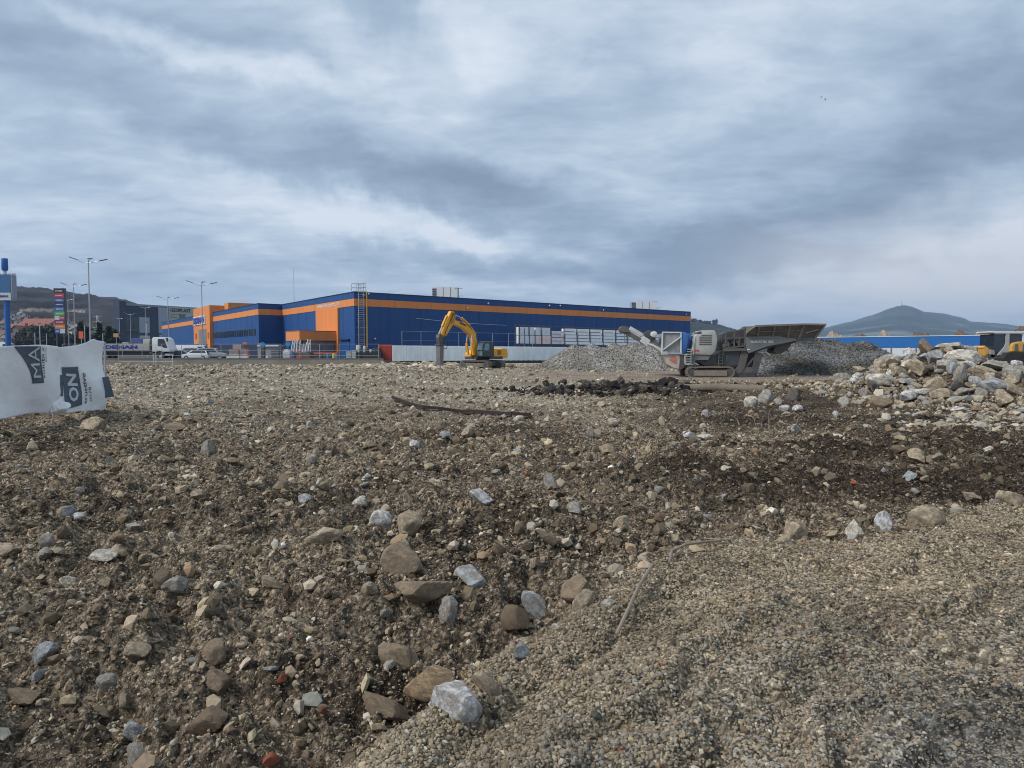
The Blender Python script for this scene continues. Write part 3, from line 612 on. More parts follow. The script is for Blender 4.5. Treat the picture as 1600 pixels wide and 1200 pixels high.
while cnt < 150 and tries < 4000:
    tries += 1
    x = rh.uniform(12.4, 28); y = rh.uniform(20.8, 32.5); hz = float(heap(x, y))
    if hz < .16 and rh.uniform() > .12: continue
    if y > 31 and rh.uniform() > .35: continue
    px = 800+F*x/y
    if px > 1640 : continue
    s = float(np.clip(rh.lognormal(np.log(.46), .38), .24, 1.0))
    if px > 1522 and 548+(EYE-GZ(x, y)-s*.65)/y*F < 562: continue
    if any((x-a)**2+(y-b)**2 < (.33*s)**2 for a, b in zip(hx, hy)): continue
    shp = rh.choice(['blocky', 'rounded', 'jagged', 'flat'], p=[.3, .2, .3, .2]); cn = rh.choice(['tan', 'grey', 'pale', 'bluish', 'brown', 'dark', 'white'], p=[.14, .36, .15, .17, .10, .06, .02])
    size = [q for l, q in SZ if s >= l][-1]
    zone = ('on the crest of' if hz > 1.25 else 'half way up' if hz > .75 else 'low on' if hz > .3 else 'at the foot of')
    side = 'far left end' if px < 1370 else 'left part' if px < 1440 else 'centre' if px < 1505 else 'right part' if px < 1570 else 'right end'
    lab = f'{size} {ADJ[shp]} {CW[cn]} boulder {zone} the heap, {side}'
    if lab in used_labels: continue
    used_labels.add(lab)
    fl = .42 if shp == 'flat' else rh.uniform(.55, .85)
    rock((x, y, GZ(x, y)), s, s*rh.uniform(.65, 1), s*fl, str(shp), str(cn), lab, 'boulders in the heap', cat='boulder', name='boulder', rz=rh.uniform(0, 6.3), tilt=(rh.normal(0, .28), rh.normal(0, .28)), embed=rh.uniform(.05, .25))
    hx.append(x); hy.append(y); cnt += 1
# further rocks that stand out in the field
cnt = 0; tries = 0; XS, YS = [], []
while cnt < 72 and tries < 6000:
    tries += 1
    py = rh.uniform(632, 1190); px = rh.uniform(5, 1595); p = hit(px, py)
    if gdist(p.x, p.y) > -.15 or p.y > 30 or (px > 1330 and py < 650): continue
    if any((px-a[0])**2+((py-a[1])*1.5)**2 < (a[2]*.5+18)**2 for a in HR): continue
    if any((px-a)**2+(py-b)**2 < 34**2 for a, b in zip(XS, YS)): continue
    w = float(np.clip(rh.lognormal(np.log(21 if py > 760 else 15), .25), 12, 38)); m = p.y/F
    shp = str(rh.choice(['blocky', 'rounded', 'jagged', 'flat'], p=[.3, .3, .25, .15])); cn = str(rh.choice(['tan', 'grey', 'pale', 'bluish', 'brown', 'ochre'], p=[.33, .14, .10, .07, .28, .08]))
    row = 'far' if p.y > 14 else 'middle' if p.y > 8 else 'nearer' if p.y > 4.6 else 'nearest'
    side = ['far left', 'left', 'centre left', 'centre right', 'right', 'far right'][min(5, int(px/267))]
    size = 'small' if w < 17 else 'mid-sized' if w < 24 else 'sizeable'
    lab = f'{size} {ADJ[shp]} {CW[cn]} rock in the {row} rubble, {side} of the picture'
    if lab in used_labels: continue
    used_labels.add(lab); XS.append(px); YS.append(py); cnt += 1
    rock(p, w*m, w*m*.8, w*m*(.35 if shp == 'flat' else rh.uniform(.5, .8)), shp, cn, lab, 'loose rocks lying in the rubble', rz=rh.uniform(0, 6.3), tilt=(rh.normal(0, .3), rh.normal(0, .3)), embed=.3)
# black asphalt chunks
def ORD(k):
    o = 'first second third fourth fifth sixth seventh eighth ninth tenth eleventh twelfth thirteenth fourteenth fifteenth sixteenth seventeenth eighteenth nineteenth'.split(); t = {20: 'twent', 30: 'thirt', 40: 'fort'}; n = k+1
    return o[n-1] if n < 20 else t[n//10*10]+('ieth' if n % 10 == 0 else 'y-'+o[n % 10-1])
for k in range(46):
    t = (k+.5)/46; px = 835+270*t+rh.uniform(-2.5, 2.5); py = 597+18*rh.uniform(0, 1)+6*t; p = hit(px, py); m = p.y/F; w = rh.uniform(9, 20)*m
    v_, f_ = stone(3, rr_, cuts=6, rough=.09, lo=.6)
    rock(p, w, w*.9, w*rh.uniform(.55, .9), 'jagged', 'black', f'{ORD(k)} black crumbly asphalt chunk from the left in the dark row before the crusher', 'black asphalt chunks in a row', cat='asphalt chunk', name='asphalt_chunk', rz=rh.uniform(0, 6), tilt=(rh.normal(0, .3), rh.normal(0, .3)), embed=.15)
rng = np.random.default_rng(83); n = 2600; t_ = rng.uniform(0, 1, n); x = 5.6+rng.normal(0, 3.4, n); y = 33.8+rng.normal(0, 1.9, n)-(x-5.6)*.25; s = rng.lognormal(np.log(.075), .5, n)
v, f, c = scatter(np.stack([x, y, gz(x, y)], -1), s, cols(rng, n, ['black', 'dark', 'soild'], [70, 18, 12])*np.array([.45, .45, .5]), rng, 1, 8, tilt=.6)
tag(npmesh('asphalt_crumbs', v, f, stm, c), 'black asphalt crumbs and dark earth between the larger asphalt chunks', 'crumbs', kind='stuff')
# bigger pale slabs of broken concrete near the hoarding
rng = np.random.default_rng(88); n = 2600
x = rng.normal(-11, 6, n); y = rng.normal(83, 5, n); k = (y < 93) & (y > 60); x, y = x[k], y[k]; s = rng.lognormal(np.log(.17), .5, len(x)); s = np.minimum(s, .6)
v, f, c = scatter(np.stack([x, y, gz(x, y)], -1), s, cols(rng, len(x), ['tan', 'pale', 'grey', 'brown'], [34, 30, 24, 12]), rng, 2, 8, embed=.2, flat=(.3, .7))
tag(npmesh('broken_concrete', v, f, stm, c), 'low ridge of countless broken pale concrete lumps around the breaker tip', 'rubble', kind='stuff')
# fine clods and stones over the heap
n = 13000; x = rng.uniform(9, 32, n); y = rng.uniform(21, 35, n); k = heap(x, y) > .03; x, y = x[k], y[k]; s = rng.lognormal(np.log(.065), .5, len(x))
v, f, c = scatter(np.stack([x, y, gz(x, y)], -1), s, cols(rng, len(x), ['soil', 'tan', 'grey', 'pale', 'bluish', 'brown'], [26, 20, 20, 10, 10, 14]), rng, 1, 8)
tag(npmesh('heap_rubble', v, f, stm, c), 'small stones and soil filling the gaps of the boulder heap', 'rubble', kind='stuff')

n = 3800; y = rng.uniform(15.5, 22, n); x = y*rng.uniform(.50, .92, n)+rng.normal(0, .5, n); k = rng.uniform(0, 1, n) < sstep(.50, .68, x/y); x, y = x[k], y[k]; s = rng.lognormal(np.log(.06), .55, len(x))
v, f, c = scatter(np.stack([x, y, gz(x, y)], -1), np.minimum(s, .24), cols(rng, len(x), ['grey', 'bluish', 'pale', 'tan', 'soil'], [34, 24, 18, 14, 10]), rng, 1, 12, squash=(.4, .95), flat=(.3, .75), lo=.36)
tag(npmesh('grey_rubble', v, f, stm, c), 'grey fine rubble tail spreading before the boulder heap at the right edge', 'rubble', kind='stuff')
# gravel piles ------------------------------------------------------------
def pile(name, label, cx, cy, hfun, x0, x1, y0, y1, c1, c2, seed, step=.10, npeb=9000, ps=.07):
    xs_ = np.arange(x0, x1, step); ys_ = np.arange(y0, y1, step*1.3); A, B = np.meshgrid(xs_, ys_)
    H = hfun(A, B)+.10*fbm(A*.9, B*.9, seed, 4)+.02*fbm(A*5, B*5, seed+1, 3); Z = gz(A, B)*0+GZ(cx, y0+2)-.25+np.maximum(H, -.2)
    t = np.clip(.5+1.3*fbm(A*.35+B*.1+Z*.6, Z*.9-A*.25, seed+2, 4), 0, 1)[..., None]; C = (np.array(c1)*(1-t)+np.array(c2)*t)
    rj = np.random.default_rng(seed+5); C = C*rj.lognormal(0, .22, A.shape+(1,)); Z = Z+rj.normal(0, .022, A.shape)
    V_ = np.stack([A-cx, B-cy, Z], -1).reshape(-1, 3); ii = np.arange(A.size).reshape(A.shape)
    q = np.stack([ii[:-1, :-1], ii[:-1, 1:], ii[1:, 1:], ii[1:, :-1]], -1).reshape(-1, 4)
    tri = np.concatenate([q[:, :3], q[:, [0, 2, 3]]])
    r = np.random.default_rng(seed); k = r.integers(0, A.size, npeb); fl = (H.ravel()[k] > -.1); k = k[fl]
    pos = V_[k]; cc = C.reshape(-1, 3)[k]*r.lognormal(0, .26, (len(k), 1)); s = r.lognormal(np.log(ps), .4, len(k))
    pv, pf, pc = scatter(pos, s, cc, r, 1, 6)
    v, f, c = merge([(V_, tri, C.reshape(-1, 3)), (pv, pf, pc)])
    o = npmesh(name, v, f, pile_m, np.clip(c, .01, .7), smooth=False); o.location = (cx, cy, 0); return tag(o, label, 'gravel pile')
def cone(A, B, cx, cy, h, slope=.72, rnd=.35):
    d = np.sqrt((A-cx)**2+(B-cy)**2+rnd**2)-rnd; return h-d*slope
def smax(*a): 
    k = 6.0; return np.log(sum(np.exp(k*q) for q in a))/k
# first pile: long ridge left of the crusher, Y about 70
Y1 = 70.0
def hp1(A, B):
    hs = []
    for (px, py) in ((898, 541), (925, 540), (960, 539), (990, 537), (1015, 537), (1035, 541), (1060, 546), (1085, 552)):
        cx = X_at(px, Y1); h = Z_at(py, Y1)+.50; hs.append(cone(A, B, cx, Y1, h+.15, .62))
    return smax(*hs)-.12
pile('gravel_pile', 'long light grey crushed gravel pile under the crusher conveyor', X_at(975, Y1), Y1, hp1, X_at(815, Y1), X_at(1130, Y1)+2, Y1-6.5, Y1+6, (.175, .158, .128), (.26, .25, .23), 101, npeb=20000, ps=.052)
Y2 = 64.0
def hp2(A, B):
    hs = []
    for (px, py, dy) in ((1180, 556, 0), (1215, 546, 0), (1250, 535, 0), (1285, 532, 1), (1308, 534, 1), (1335, 537, -1.5), (1320, 540, -1)):
        cx = X_at(px, Y2); h = Z_at(py, Y2)+.70; hs.append(cone(A, B, cx, Y2+dy, h+.15, .60))
    return smax(*hs)-.12
pile('gravel_pile', 'dark grey twin-topped gravel pile behind the crusher hopper', X_at(1290, Y2), Y2, hp2, X_at(1130, Y2), X_at(1430, Y2), Y2-6.8, Y2+7, (.078, .074, .063), (.165, .168, .168), 131, npeb=20000, ps=.05)
# ------------------------------------------------------------------ setting beyond the field
LOT = .33
lot = mb(); lot.prism([(-140, 99.2), (-17.3, 101.2), (29.8, 135.3), (90, 178), (90, 330), (-260, 420), (-260, 120)], -.6, LOT, 'z')
tag(lot.build('car_park', asphalt), kind='structure')

# hills ---------------------------------------------------------------------
def ridge(name, prof, Yr, Yf, Yb, zf, m, colf, seed, nx=260, ny=40, rough=.02, bumps=None):
    pxs = np.array([p[0] for p in prof], float); pys = np.array([p[1] for p in prof], float)
    px = np.linspace(pxs[0], pxs[-1], nx); py = np.interp(px, pxs, pys); k = np.ones(3)/3; py = np.convolve(np.pad(py, 1, 'edge'), k, 'valid')
    x = (px-800)/F*Yr; h = EYE+(548-py)/F*Yr
    t = np.linspace(0, 1, ny); rows = []
    for ti in t:
        if ti < .8: q = ti/.8; Y = Yf+(Yr-Yf)*q; w = q*q*(3-2*q)*.55+q*.45
        else: q = (ti-.8)/.2; Y = Yr+(Yb-Yr)*q; w = 1-q
        xx = x*(Y/Yr)
        z = zf+(h-zf)*w
        z = z+(h-zf)*rough*fbm(xx/Yr*26, np.full_like(xx, Y/Yr*26), seed, 5)*np.minimum(1, w*1.5)
        if bumps is not None: z = z+bumps*np.abs(vnoise(xx/bumps*.6, np.full_like(xx, Y/bumps*.5), seed+9))*(w > .05)
        rows.append(np.stack([xx, np.full_like(xx, Y), z], -1))
    V_ = np.concatenate(rows); ii = np.arange(nx*ny).reshape(ny, nx); q = np.stack([ii[:-1, :-1], ii[:-1, 1:], ii[1:, 1:], ii[1:, :-1]], -1).reshape(-1, 4)
    o = npmesh(name, V_, q, m, colf(V_), smooth=True); tag(o, kind='structure'); return o
hillm = mat('hill_cover', (1, 1, 1), .95, var=.45, scale=.018, attr='Col', spec=.1)
hillf = mat('hill_cover_far', (1, 1, 1), .95, var=.35, scale=.006, attr='Col', spec=.1)
def hc_left(v):
    x, y, z = v.T; n = fbm(x/60, y/90, 301, 4); f = np.clip((z-16+8*n)/14, 0, 1)[:, None]
    field = np.where((vnoise(x/70, y/110, 302) > .05)[:, None], [.085, .080, .055], [.045, .055, .03]); forest = np.array([.026, .022, .025])*(1+1.5*n+.9*fbm(x/14, y/22, 305, 3))[:, None]
    c = field*(1-f)+forest*f
    pt = ((np.abs(z-44+18*vnoise(x/90, y/90, 303)) < 2.2) & (x/y > -.69) & (x/y < -.60))[:, None]; return np.where(pt, np.array([.20, .18, .14])[None]*(1+n)[:, None], c)
ridge('hill', [(-700, 470), (-300, 452), (-60, 450), (26, 451), (60, 455), (100, 459), (150, 466), (190, 472), (240, 484), (300, 500), (360, 514), (430, 530), (470, 547)], 1250, 420, 1700, -.4, hillm, hc_left, 300, rough=.06, nx=520, ny=90, bumps=9)
def hc_far(c0, c1, seed, zf, sc):
    def f(v):
        x, y, z = v.T; n = fbm(x/(sc*3), z/sc*2+y/(sc*6), seed, 5); low = np.clip(1-z/zf, 0, 1)
        t = np.clip((n*3.2-.15)*low, 0, 1)[:, None]; return np.array(c0)*(1-t)+np.array(c1)*t
    return f
ridge('mountain', [(1180, 530), (1240, 519), (1290, 512), (1330, 503), (1365, 492), (1385, 484), (1400, 478.5), (1411, 477.5), (1423, 480), (1440, 488), (1470, 491), (1505, 499), (1513, 503), (1570, 507), (1610, 512), (1700, 520), (1850, 535)], 5200, 2600, 7000, -.6, hillf, hc_far((.022, .038, .034), (.14, .16, .135), 310, 300, 60), 311, nx=400, ny=70, rough=.05)
ridge('distant_ridge', [(1000, 530), (1080, 524), (1150, 518), (1200, 517), (1240, 519), (1280, 517), (1340, 522), (1420, 519), (1500, 520), (1560, 512), (1600, 510), (1680, 505), (1800, 512), (1900, 530)], 7500, 6000, 9000, -.6, hillf, hc_far((.02, .03, .025), (.08, .09, .07), 312, 120, 200), 313, rough=.05)
ridge('wooded_hill', [(960, 540), (1040, 512), (1074, 507), (1085, 506), (1105, 507), (1125, 510), (1150, 516), (1190, 522), (1240, 530), (1330, 546)], 1900, 1100, 2500, -.6, hillm, hc_far((.020, .028, .022), (.08, .08, .055), 314, 60, 60), 315, nx=260, ny=60, rough=.10, bumps=10)
# mast on the mountain
T = thing('radio_mast', 'thin radio mast on the mountain summit', 'mast', P(1409, 478, 5200)); m = mb()
m.tube([(0, 0, -10), (0, 0, 36)], [3.2, 1.6], 6); m.box(-7, 7, -5, 5, -12, 1); m.build('mast_shaft', steel, T)

def foliage(seed, cz, rx, rz, n, leaf, shape='round'):
    r = np.random.default_rng(seed); V_ = []; 
    nc = 14; cen = r.normal(0, .5, (nc, 3)); cen[:, 2] = r.uniform(-.75, .8, nc); rad = r.uniform(.28, .55, nc)
    k = r.integers(0, nc, n); d = r.normal(size=(n, 3)); d /= np.linalg.norm(d, axis=1)[:, None]; p = cen[k]+d*(rad[k]*r.uniform(.5, 1.05, n))[:, None]
    if shape == 'cone':
        t = r.uniform(0, 1, n)**.75; a = r.uniform(0, 2*np.pi, n); tier = (.75+.25*np.abs(np.sin(t*19))); rr = (1-t*.97)*tier*r.uniform(.35, 1.05, n); p = np.stack([np.cos(a)*rr, np.sin(a)*rr, t*2-1], -1)
    p = p*np.array([rx, rx, rz])+np.array([0, 0, cz]); a = r.normal(size=(n, 3))*leaf; b = r.normal(size=(n, 3))*leaf
    v = np.stack([p-a*.5, p+a*.5, p+b], 1).reshape(-1, 3); return v, np.arange(n*3).reshape(-1, 3)
def tree(name, label, loc, h, rx, m, seed, shape='round', n=900, leaf=.35, cat='tree', group=None):
    T = thing(name, label, cat, loc, 0, group); v, f = foliage(seed, h*(.58 if shape == 'round' else .54), rx, h*(.42 if shape == 'round' else .46), n, leaf, shape)
    npmesh('crown', v, f, m, parent=T)
    q = mb(); q.tube([(0, 0, -.3), (.1, 0, h*.4), (0, .1, h*.8)], [h*.03, h*.022, h*.008], 6)
    if shape == 'round':
        for a in range(5): q.tube([(.05, 0, h*.3), (math.cos(a*1.3)*rx*.6, math.sin(a*1.3)*rx*.6, h*.7)], [h*.013, h*.005], 5)
    q.build('trunk', bark, T); return T
for i, (px, py, Y, s) in enumerate(((157, 507, 210, .9), (172, 512, 205, .8), (128, 505, 215, 1), (182, 520, 190, .7), (139, 514, 200, .8))):
    z = Z_at(py, Y); tree('conifer', ['tall dark conifer left of the dark mall', 'middle dark conifer beside the dark mall', 'dark conifer just right of the sign tower', 'short dark conifer touching the mall corner', 'dark conifer behind the orange flag'][i], (X_at(px, Y), Y, LOT), z-LOT, 2.6*s, pine, 400+i, 'cone', 1400, .5, 'conifer', 'conifers beside the mall')
for i, (px, py, Y, rx) in enumerate(((66, 512, 330, 7), (80, 512, 320, 6), (94, 516, 330, 6), (52, 520, 320, 5), (110, 518, 350, 7), (36, 524, 300, 6), (4, 518, 420, 7), (172, 524, 330, 7))):
    z = Z_at(py, Y); tree('bushy_tree', ['broad dark tree under the red roof', 'dark tree between the red roof and the sign tower', 'dark tree behind the sign tower', 'dark tree left of the red roof', 'dark tree right of the sign tower', 'bare brown tree right of the blue pole', 'green tree left of the blue pole', 'bare tree beside the dark mall'][i], (X_at(px, Y), Y, -.4), z+.4, rx, [greens, pine, pine, greens, bare, bare, greens, bare][i], 420+i, 'round', 1600, 1.1, 'tree', 'trees below the hill')
for i, px in enumerate((1084, 1092, 1100, 1107, 1116)):
    z = Z_at((500, 502, 504, 503, 501)[i], 1850); tree('far_tree', ['left one of the trees on the wooded hilltop beyond the crusher', 'second tree from the left on the wooded hilltop', 'middle tree on the wooded hilltop', 'fourth tree from the left on the wooded hilltop', 'right one of the trees on the wooded hilltop'][i], (X_at(px, 1850), 1850, z-14), 15, 6.5, pine, 450+i, 'round', 500, 2.6, 'tree', 'trees on the wooded hilltop')

# village houses ------------------------------------------------------------
roofs = dict(red=mat('roof_red', (.24, .085, .065), .8), brown=mat('roof_brown', (.14, .085, .07), .85), grey=mat('roof_grey', (.15, .15, .16), .8))
wallm = dict(pink=mat('wall_pink', (.50, .38, .34), .85), cream=mat('wall_cream', (.52, .48, .38), .85), white=mat('wall_white', (.55, .56, .56), .85))
def house(px, py, Y, w, h, rh, wc, rc, label, rz=.3, zb=None):
    z = Z_at(py, Y)  # ridge height
    zb = z-h-rh; T = thing('village_house', label, 'house', (X_at(px, Y), Y, zb), rz, 'village houses below the hill')
    b = mb(); b.prism([(-w/2, -6), (w/2, -6), (w/2, h), (0, h+rh*.96), (-w/2, h)], -w*.6, w*.6); b.build('wall', wallm[wc], T)
    r = mb(); t = .35; ov = .8
    r.hexa([(-w/2-ov, -w*.6-ov, h-ov*rh/w*2), (0, -w*.6-ov, h+rh), (0, w*.6+ov, h+rh), (-w/2-ov, w*.6+ov, h-ov*rh/w*2)], [(-w/2-ov, -w*.6-ov, h+t-ov*rh/w*2), (0, -w*.6-ov, h+rh+t), (0, w*.6+ov, h+rh+t), (-w/2-ov, w*.6+ov, h+t-ov*rh/w*2)])
    r.hexa([(0, -w*.6-ov, h+rh), (w/2+ov, -w*.6-ov, h-ov*rh/w*2), (w/2+ov, w*.6+ov, h-ov*rh/w*2), (0, w*.6+ov, h+rh)], [(0, -w*.6-ov, h+rh+t), (w/2+ov, -w*.6-ov, h+t-ov*rh/w*2), (w/2+ov, w*.6+ov, h+t-ov*rh/w*2), (0, w*.6+ov, h+rh+t)])
    ro = r.build('roof', roofs[rc], T); c = mb(); c.box(w*.18, w*.18+.8, 0, .8, h, h+rh+1.4); c.build('chimney', roofs['brown'], ro)
    for x in (-w*.2, w*.2):
        q = mb(); q.box(x-.6, x+.6, -w*.6-.06, -w*.6+.02, h*.35, h*.35+1.6); q.build('window', glass, T)
        q = mb(); q.box(x-.45, x+.45, -w*.6-.06, -w*.6+.02, h+rh*.12, h+rh*.12+1.2) if abs(x) < w*.25 else None; q.build('window', glass, T)
for a in ((36, 510, 330, 8, 5, 3.5, 'pink', 'brown', 'pink gabled house with two attic windows right of the blue pole', .1), (68, 499, 380, 15, 5, 4, 'cream', 'red', 'house with the broad red roof in front of the hill', 1.4),
          (30, 500, 430, 9, 4, 3, 'white', 'grey', 'grey-roofed house above the pink gabled one', .5), (6, 507, 400, 9, 4, 3, 'white', 'brown', 'white house at the left frame edge', .6), (50, 507, 420, 10, 4, 3, 'cream', 'grey', 'cream house just left of the red roof', 1.2),
          (22, 492, 520, 9, 4, 3, 'white', 'grey', 'highest pale house right of the blue pole', .3), (2, 517, 360, 9, 3.5, 3, 'cream', 'brown', 'cream house low at the left frame edge', 1.3), (33, 521, 330, 9, 2.5, 2.2, 'cream', 'grey', 'low house with dark roof below the pink one', 1.5),
          (107, 499, 420, 8, 5, 3, 'white', 'grey', 'small white house right of the sign tower', .4), (125, 507, 400, 10, 4, 3, 'cream', 'grey', 'pale house behind the street lamps', .8), (116, 503, 430, 7, 4, 2.5, 'white', 'brown', 'tiny white house between the sign tower and lamps', .2),
          (14, 500, 470, 8, 3.5, 2.5, 'cream', 'brown', 'brown-roofed house directly left of the blue pole', 1.0), (42, 494, 500, 8, 4, 2.5, 'white', 'red', 'small red-roofed house high above the pink gabled one', .7), (49, 501, 460, 7, 3, 2.5, 'white', 'brown', 'small white house between the pink one and the red roof', 1.3),
          (58, 496, 540, 8, 3, 2.5, 'cream', 'grey', 'pale house just above the broad red roof', .4), (9, 511, 380, 7, 3, 2.5, 'pink', 'grey', 'pinkish house at the left edge behind the pole', .2), (26, 507, 390, 7, 3, 2.5, 'cream', 'red', 'reddish-roofed house between the blue pole and the pink gabled one', 1.2), (36, 488, 600, 9, 4, 3, 'white', 'grey', 'whitish house highest on the slope', .9)):
    house(*a[:9], rz=a[9])

# ------------------------------------------------------------------ the mall building far left
A_ = P(195, 548, 320); B_ = (A_.x+20.6/36*110, 430); ZT = 23.0
T = thing('mall_building', 'dark grey mall building with pale panels and a poster behind the truck', 'building', (A_.x, A_.y, LOT)); off = (A_.x, A_.y, LOT)
def fx(px): return planehit(px, A_, B_)
b = mb(off); b.wallbox(A_, B_, 0, 1, LOT, ZT-.9, 0, 4); b.build('wall', anth, T)
b = mb(off); b.wallbox(A_, B_, -.004, 1, ZT-.9, ZT, .25, 4.5); b.build('parapet', mat('parapet_grey', (.22, .26, .32), .5), T)
b = mb(off); b.wallbox(A_, B_, -.02, .004, LOT, ZT+.9, .9, 5); b.build('side_tower', anth, T)
def zpx(px, py): 
    f = fx(px); Y = A_.y+(B_[1]-A_.y)*f; return Z_at(py, Y)
def mall_panel(name, x0, x1, y0, y1, m, proud=.2):
    q = mb(off); q.wallbox(A_, B_, fx(x0), fx(x1), zpx((x0+x1)/2, y1), zpx((x0+x1)/2, y0), proud, .5); return q.build(name, m, T)
mall_panel('pale_panel', 219, 235, 496, 520, pgrey); mall_panel('pale_panel', 249, 264, 481, 521, pgrey); mall_panel('pale_panel', 219, 235, 524.5, 532, mat('panel_light', (.42, .44, .46), .5)); mall_panel('pale_panel', 250, 264, 523, 536, pgrey)
mall_panel('window', 197.5, 218, 495, 514, glass); mall_panel('entrance', 197.5, 218, 524.5, 545, glass)
q = mb(off)
for x in (203.5, 209.5): q.wallbox(A_, B_, fx(x), fx(x+.35), zpx(208, 514), zpx(208, 495), .3, .3)
q.wallbox(A_, B_, fx(197.5), fx(218), zpx(208, 503.6), zpx(208, 503), .3, .3); q.build('window_frame', anth, T)
mall_panel('sign_strip', 198, 218, 514.5, 517.5, dsteel, .35)
mall_panel('dark_sign', 266, 288, 513.5, 518, black, .5)
T2 = thing('billboard', 'pale advertising poster on the mall wall lettered in dark capitals', 'billboard', off)
q = mb(off); q.wallbox(A_, B_, fx(265.5), fx(318), zpx(285, 512), zpx(285, 481), .35, .3); q.build('poster', mat('poster_pale', (.40, .43, .40), .7, var=.15, scale=.15), T2)
q = mb(off); q.wallbox(A_, B_, fx(281), fx(291), zpx(286, 511.5), zpx(286, 491), .38, .1); q.build('printed_picture', mat('poster_green', (.12, .20, .16), .7, var=.5, scale=.4), T2)
dA = (Vector(B_[:2]).to_3d()-Vector((A_.x, A_.y, 0))); ddA = dA.normalized(); nA = Vector((ddA.y, -ddA.x, 0))
def mall_pt(px, py, proud=.45): f = fx(px); p = Vector((A_.x, A_.y, 0))+dA*f+nA*proud; p.z = zpx(px, py); return p-Vector(off)
text('GEOPLAST', 1.75, black, T2, mall_pt(267, 487.3), ddA, (0, 0, 1), (mall_pt(299, 487)-mall_pt(267, 487)).length, .035)
for (a, b_, y) in ((267, 284, 491), (267, 272, 493.7), (267, 278, 496.2), (267, 277, 507.3)):
    q = mb(off); q.wallbox(A_, B_, fx(a), fx(b_), zpx(275, y+.55), zpx(275, y), .42, .1); q.build('print_line', dsteel, T2)
for (x0, x1, up_) in ((268, 273, 1), (273, 277, 0), (277.5, 282, 1), (284, 288, 1)):
    a, b_ = mall_pt(x0, 518.5, .6), mall_pt(x1, 518.5, .6); c = mall_pt((x0+x1)/2, 531, .6)
    if not up_: continue
    q = mb(); n_ = nA*.5; q.add([a, b_, c, a-n_, b_-n_, c-n_], [(0, 1, 2), (5, 4, 3), (0, 3, 4, 1), (1, 4, 5, 2), (2, 5, 3, 0)]); q.build('v_column', white, T)

# ------------------------------------------------------------------ the big blue store
C0 = Vector((-23.9, 108)); C1 = Vector((41.1, 164)); rd = (C1-C0).normalized(); ldr = Vector((-.568, .823)).normalized()
RC = Vector((-44.6, 138)); W2 = Vector((-47.9, 134.6)); W3 = W2+ldr*112; rn = Vector((-rd.y, rd.x))
ZR = 10.56
foot = [C0, C1, C1+rn*95, W3+rd*60, W3, W2, RC]; off = (C0.x, C0.y, LOT)
ST = thing('store_building', 'long blue retail store with an orange band and orange entrances', 'store', off)
def offp(poly, d):
    out = []; n = len(poly)
    for i in range(n):
        a, b, c = poly[i-1], poly[i], poly[(i+1) % n]; e1 = (b-a).normalized(); e2 = (c-b).normalized(); n1 = Vector((e1.y, -e1.x)); n2 = Vector((e2.y, -e2.x)); k = (n1+n2)
        out.append(b+k*(d/max(.3, 1+n1.dot(n2))))
    return out
def ring(poly, d, z0, z1, m, name):
    q = mb(off); q.prism([tuple(p) for p in offp(poly, d)], z0, z1, 'z'); return q.build(name, m, ST)
ring(foot, 0, LOT-.3, ZR-.4, blue2, 'wall'); ring(foot, .06, 8.5, 9.6, orange, 'orange_band'); ring(foot, .04, 9.62, ZR, blue2, 'parapet'); ring(foot, .10, ZR+.002, ZR+.12, navy, 'coping')
q = mb(off); A = C0; B = C1; Lr = (B-A).length
for k in range(1, 15): q.wallbox(A, B, k*6/Lr-.0005, k*6/Lr+.0005, LOT, 8.49, .012, .02); q.wallbox(A, B, k*6/Lr-.0005, k*6/Lr+.0005, 9.63, ZR, .052, .02)
q.build('panel_joint', seam, ST)
# left facade outward normal is the left-hand side: write boxes with A further away so 'outward' faces the car park
def lf(mbq, A, B, s0, s1, z0, z1, proud, thick):  # metres along A->B (going away from the viewer); outward towards the car park
    Lw = (B-A).length; mbq.wallbox(B, A, 1-s1/Lw, 1-s0/Lw, z0, z1, proud, thick)
q = mb(off)
for (A, B, s1) in ((C0, RC, 36), (W2, W3, 110)):
    for k in range(1, int(s1/4.4)): lf(q, A, B, k*4.4-.03, k*4.4+.03, LOT, 8.49, .012, .03)
q.build('panel_joint', seam, ST)
q = mb(off)
for (A, B, s1) in ((C0, RC, 36), (W2, W3, 110)):
    for k in range(1, int(s1/8.8)): lf(q, A, B, k*8.8-.03, k*8.8+.03, 8.51, 9.59, .072, .03)
for k in range(1, 13): q.wallbox(C0, C1, k*7/Lr-.0004, k*7/Lr+.0004, 8.51, 9.59, .072, .02)
q.build('band_joint', seamo, ST)
for k in range(20):                                           # strip windows of the left wing
    s = 2+k*1.9
    w = mb(off); lf(w, W2, W3, s, s+1.35, 4.6, 5.9, .05, .08); w.build('window', glass, ST)
w = mb(off); lf(w, W2, W3, .5, 42, LOT, 3.0, .05, .1); w.build('ground_floor_painted_shade', navy, ST)  # flat dark panel stands in for the shade along the ground floor
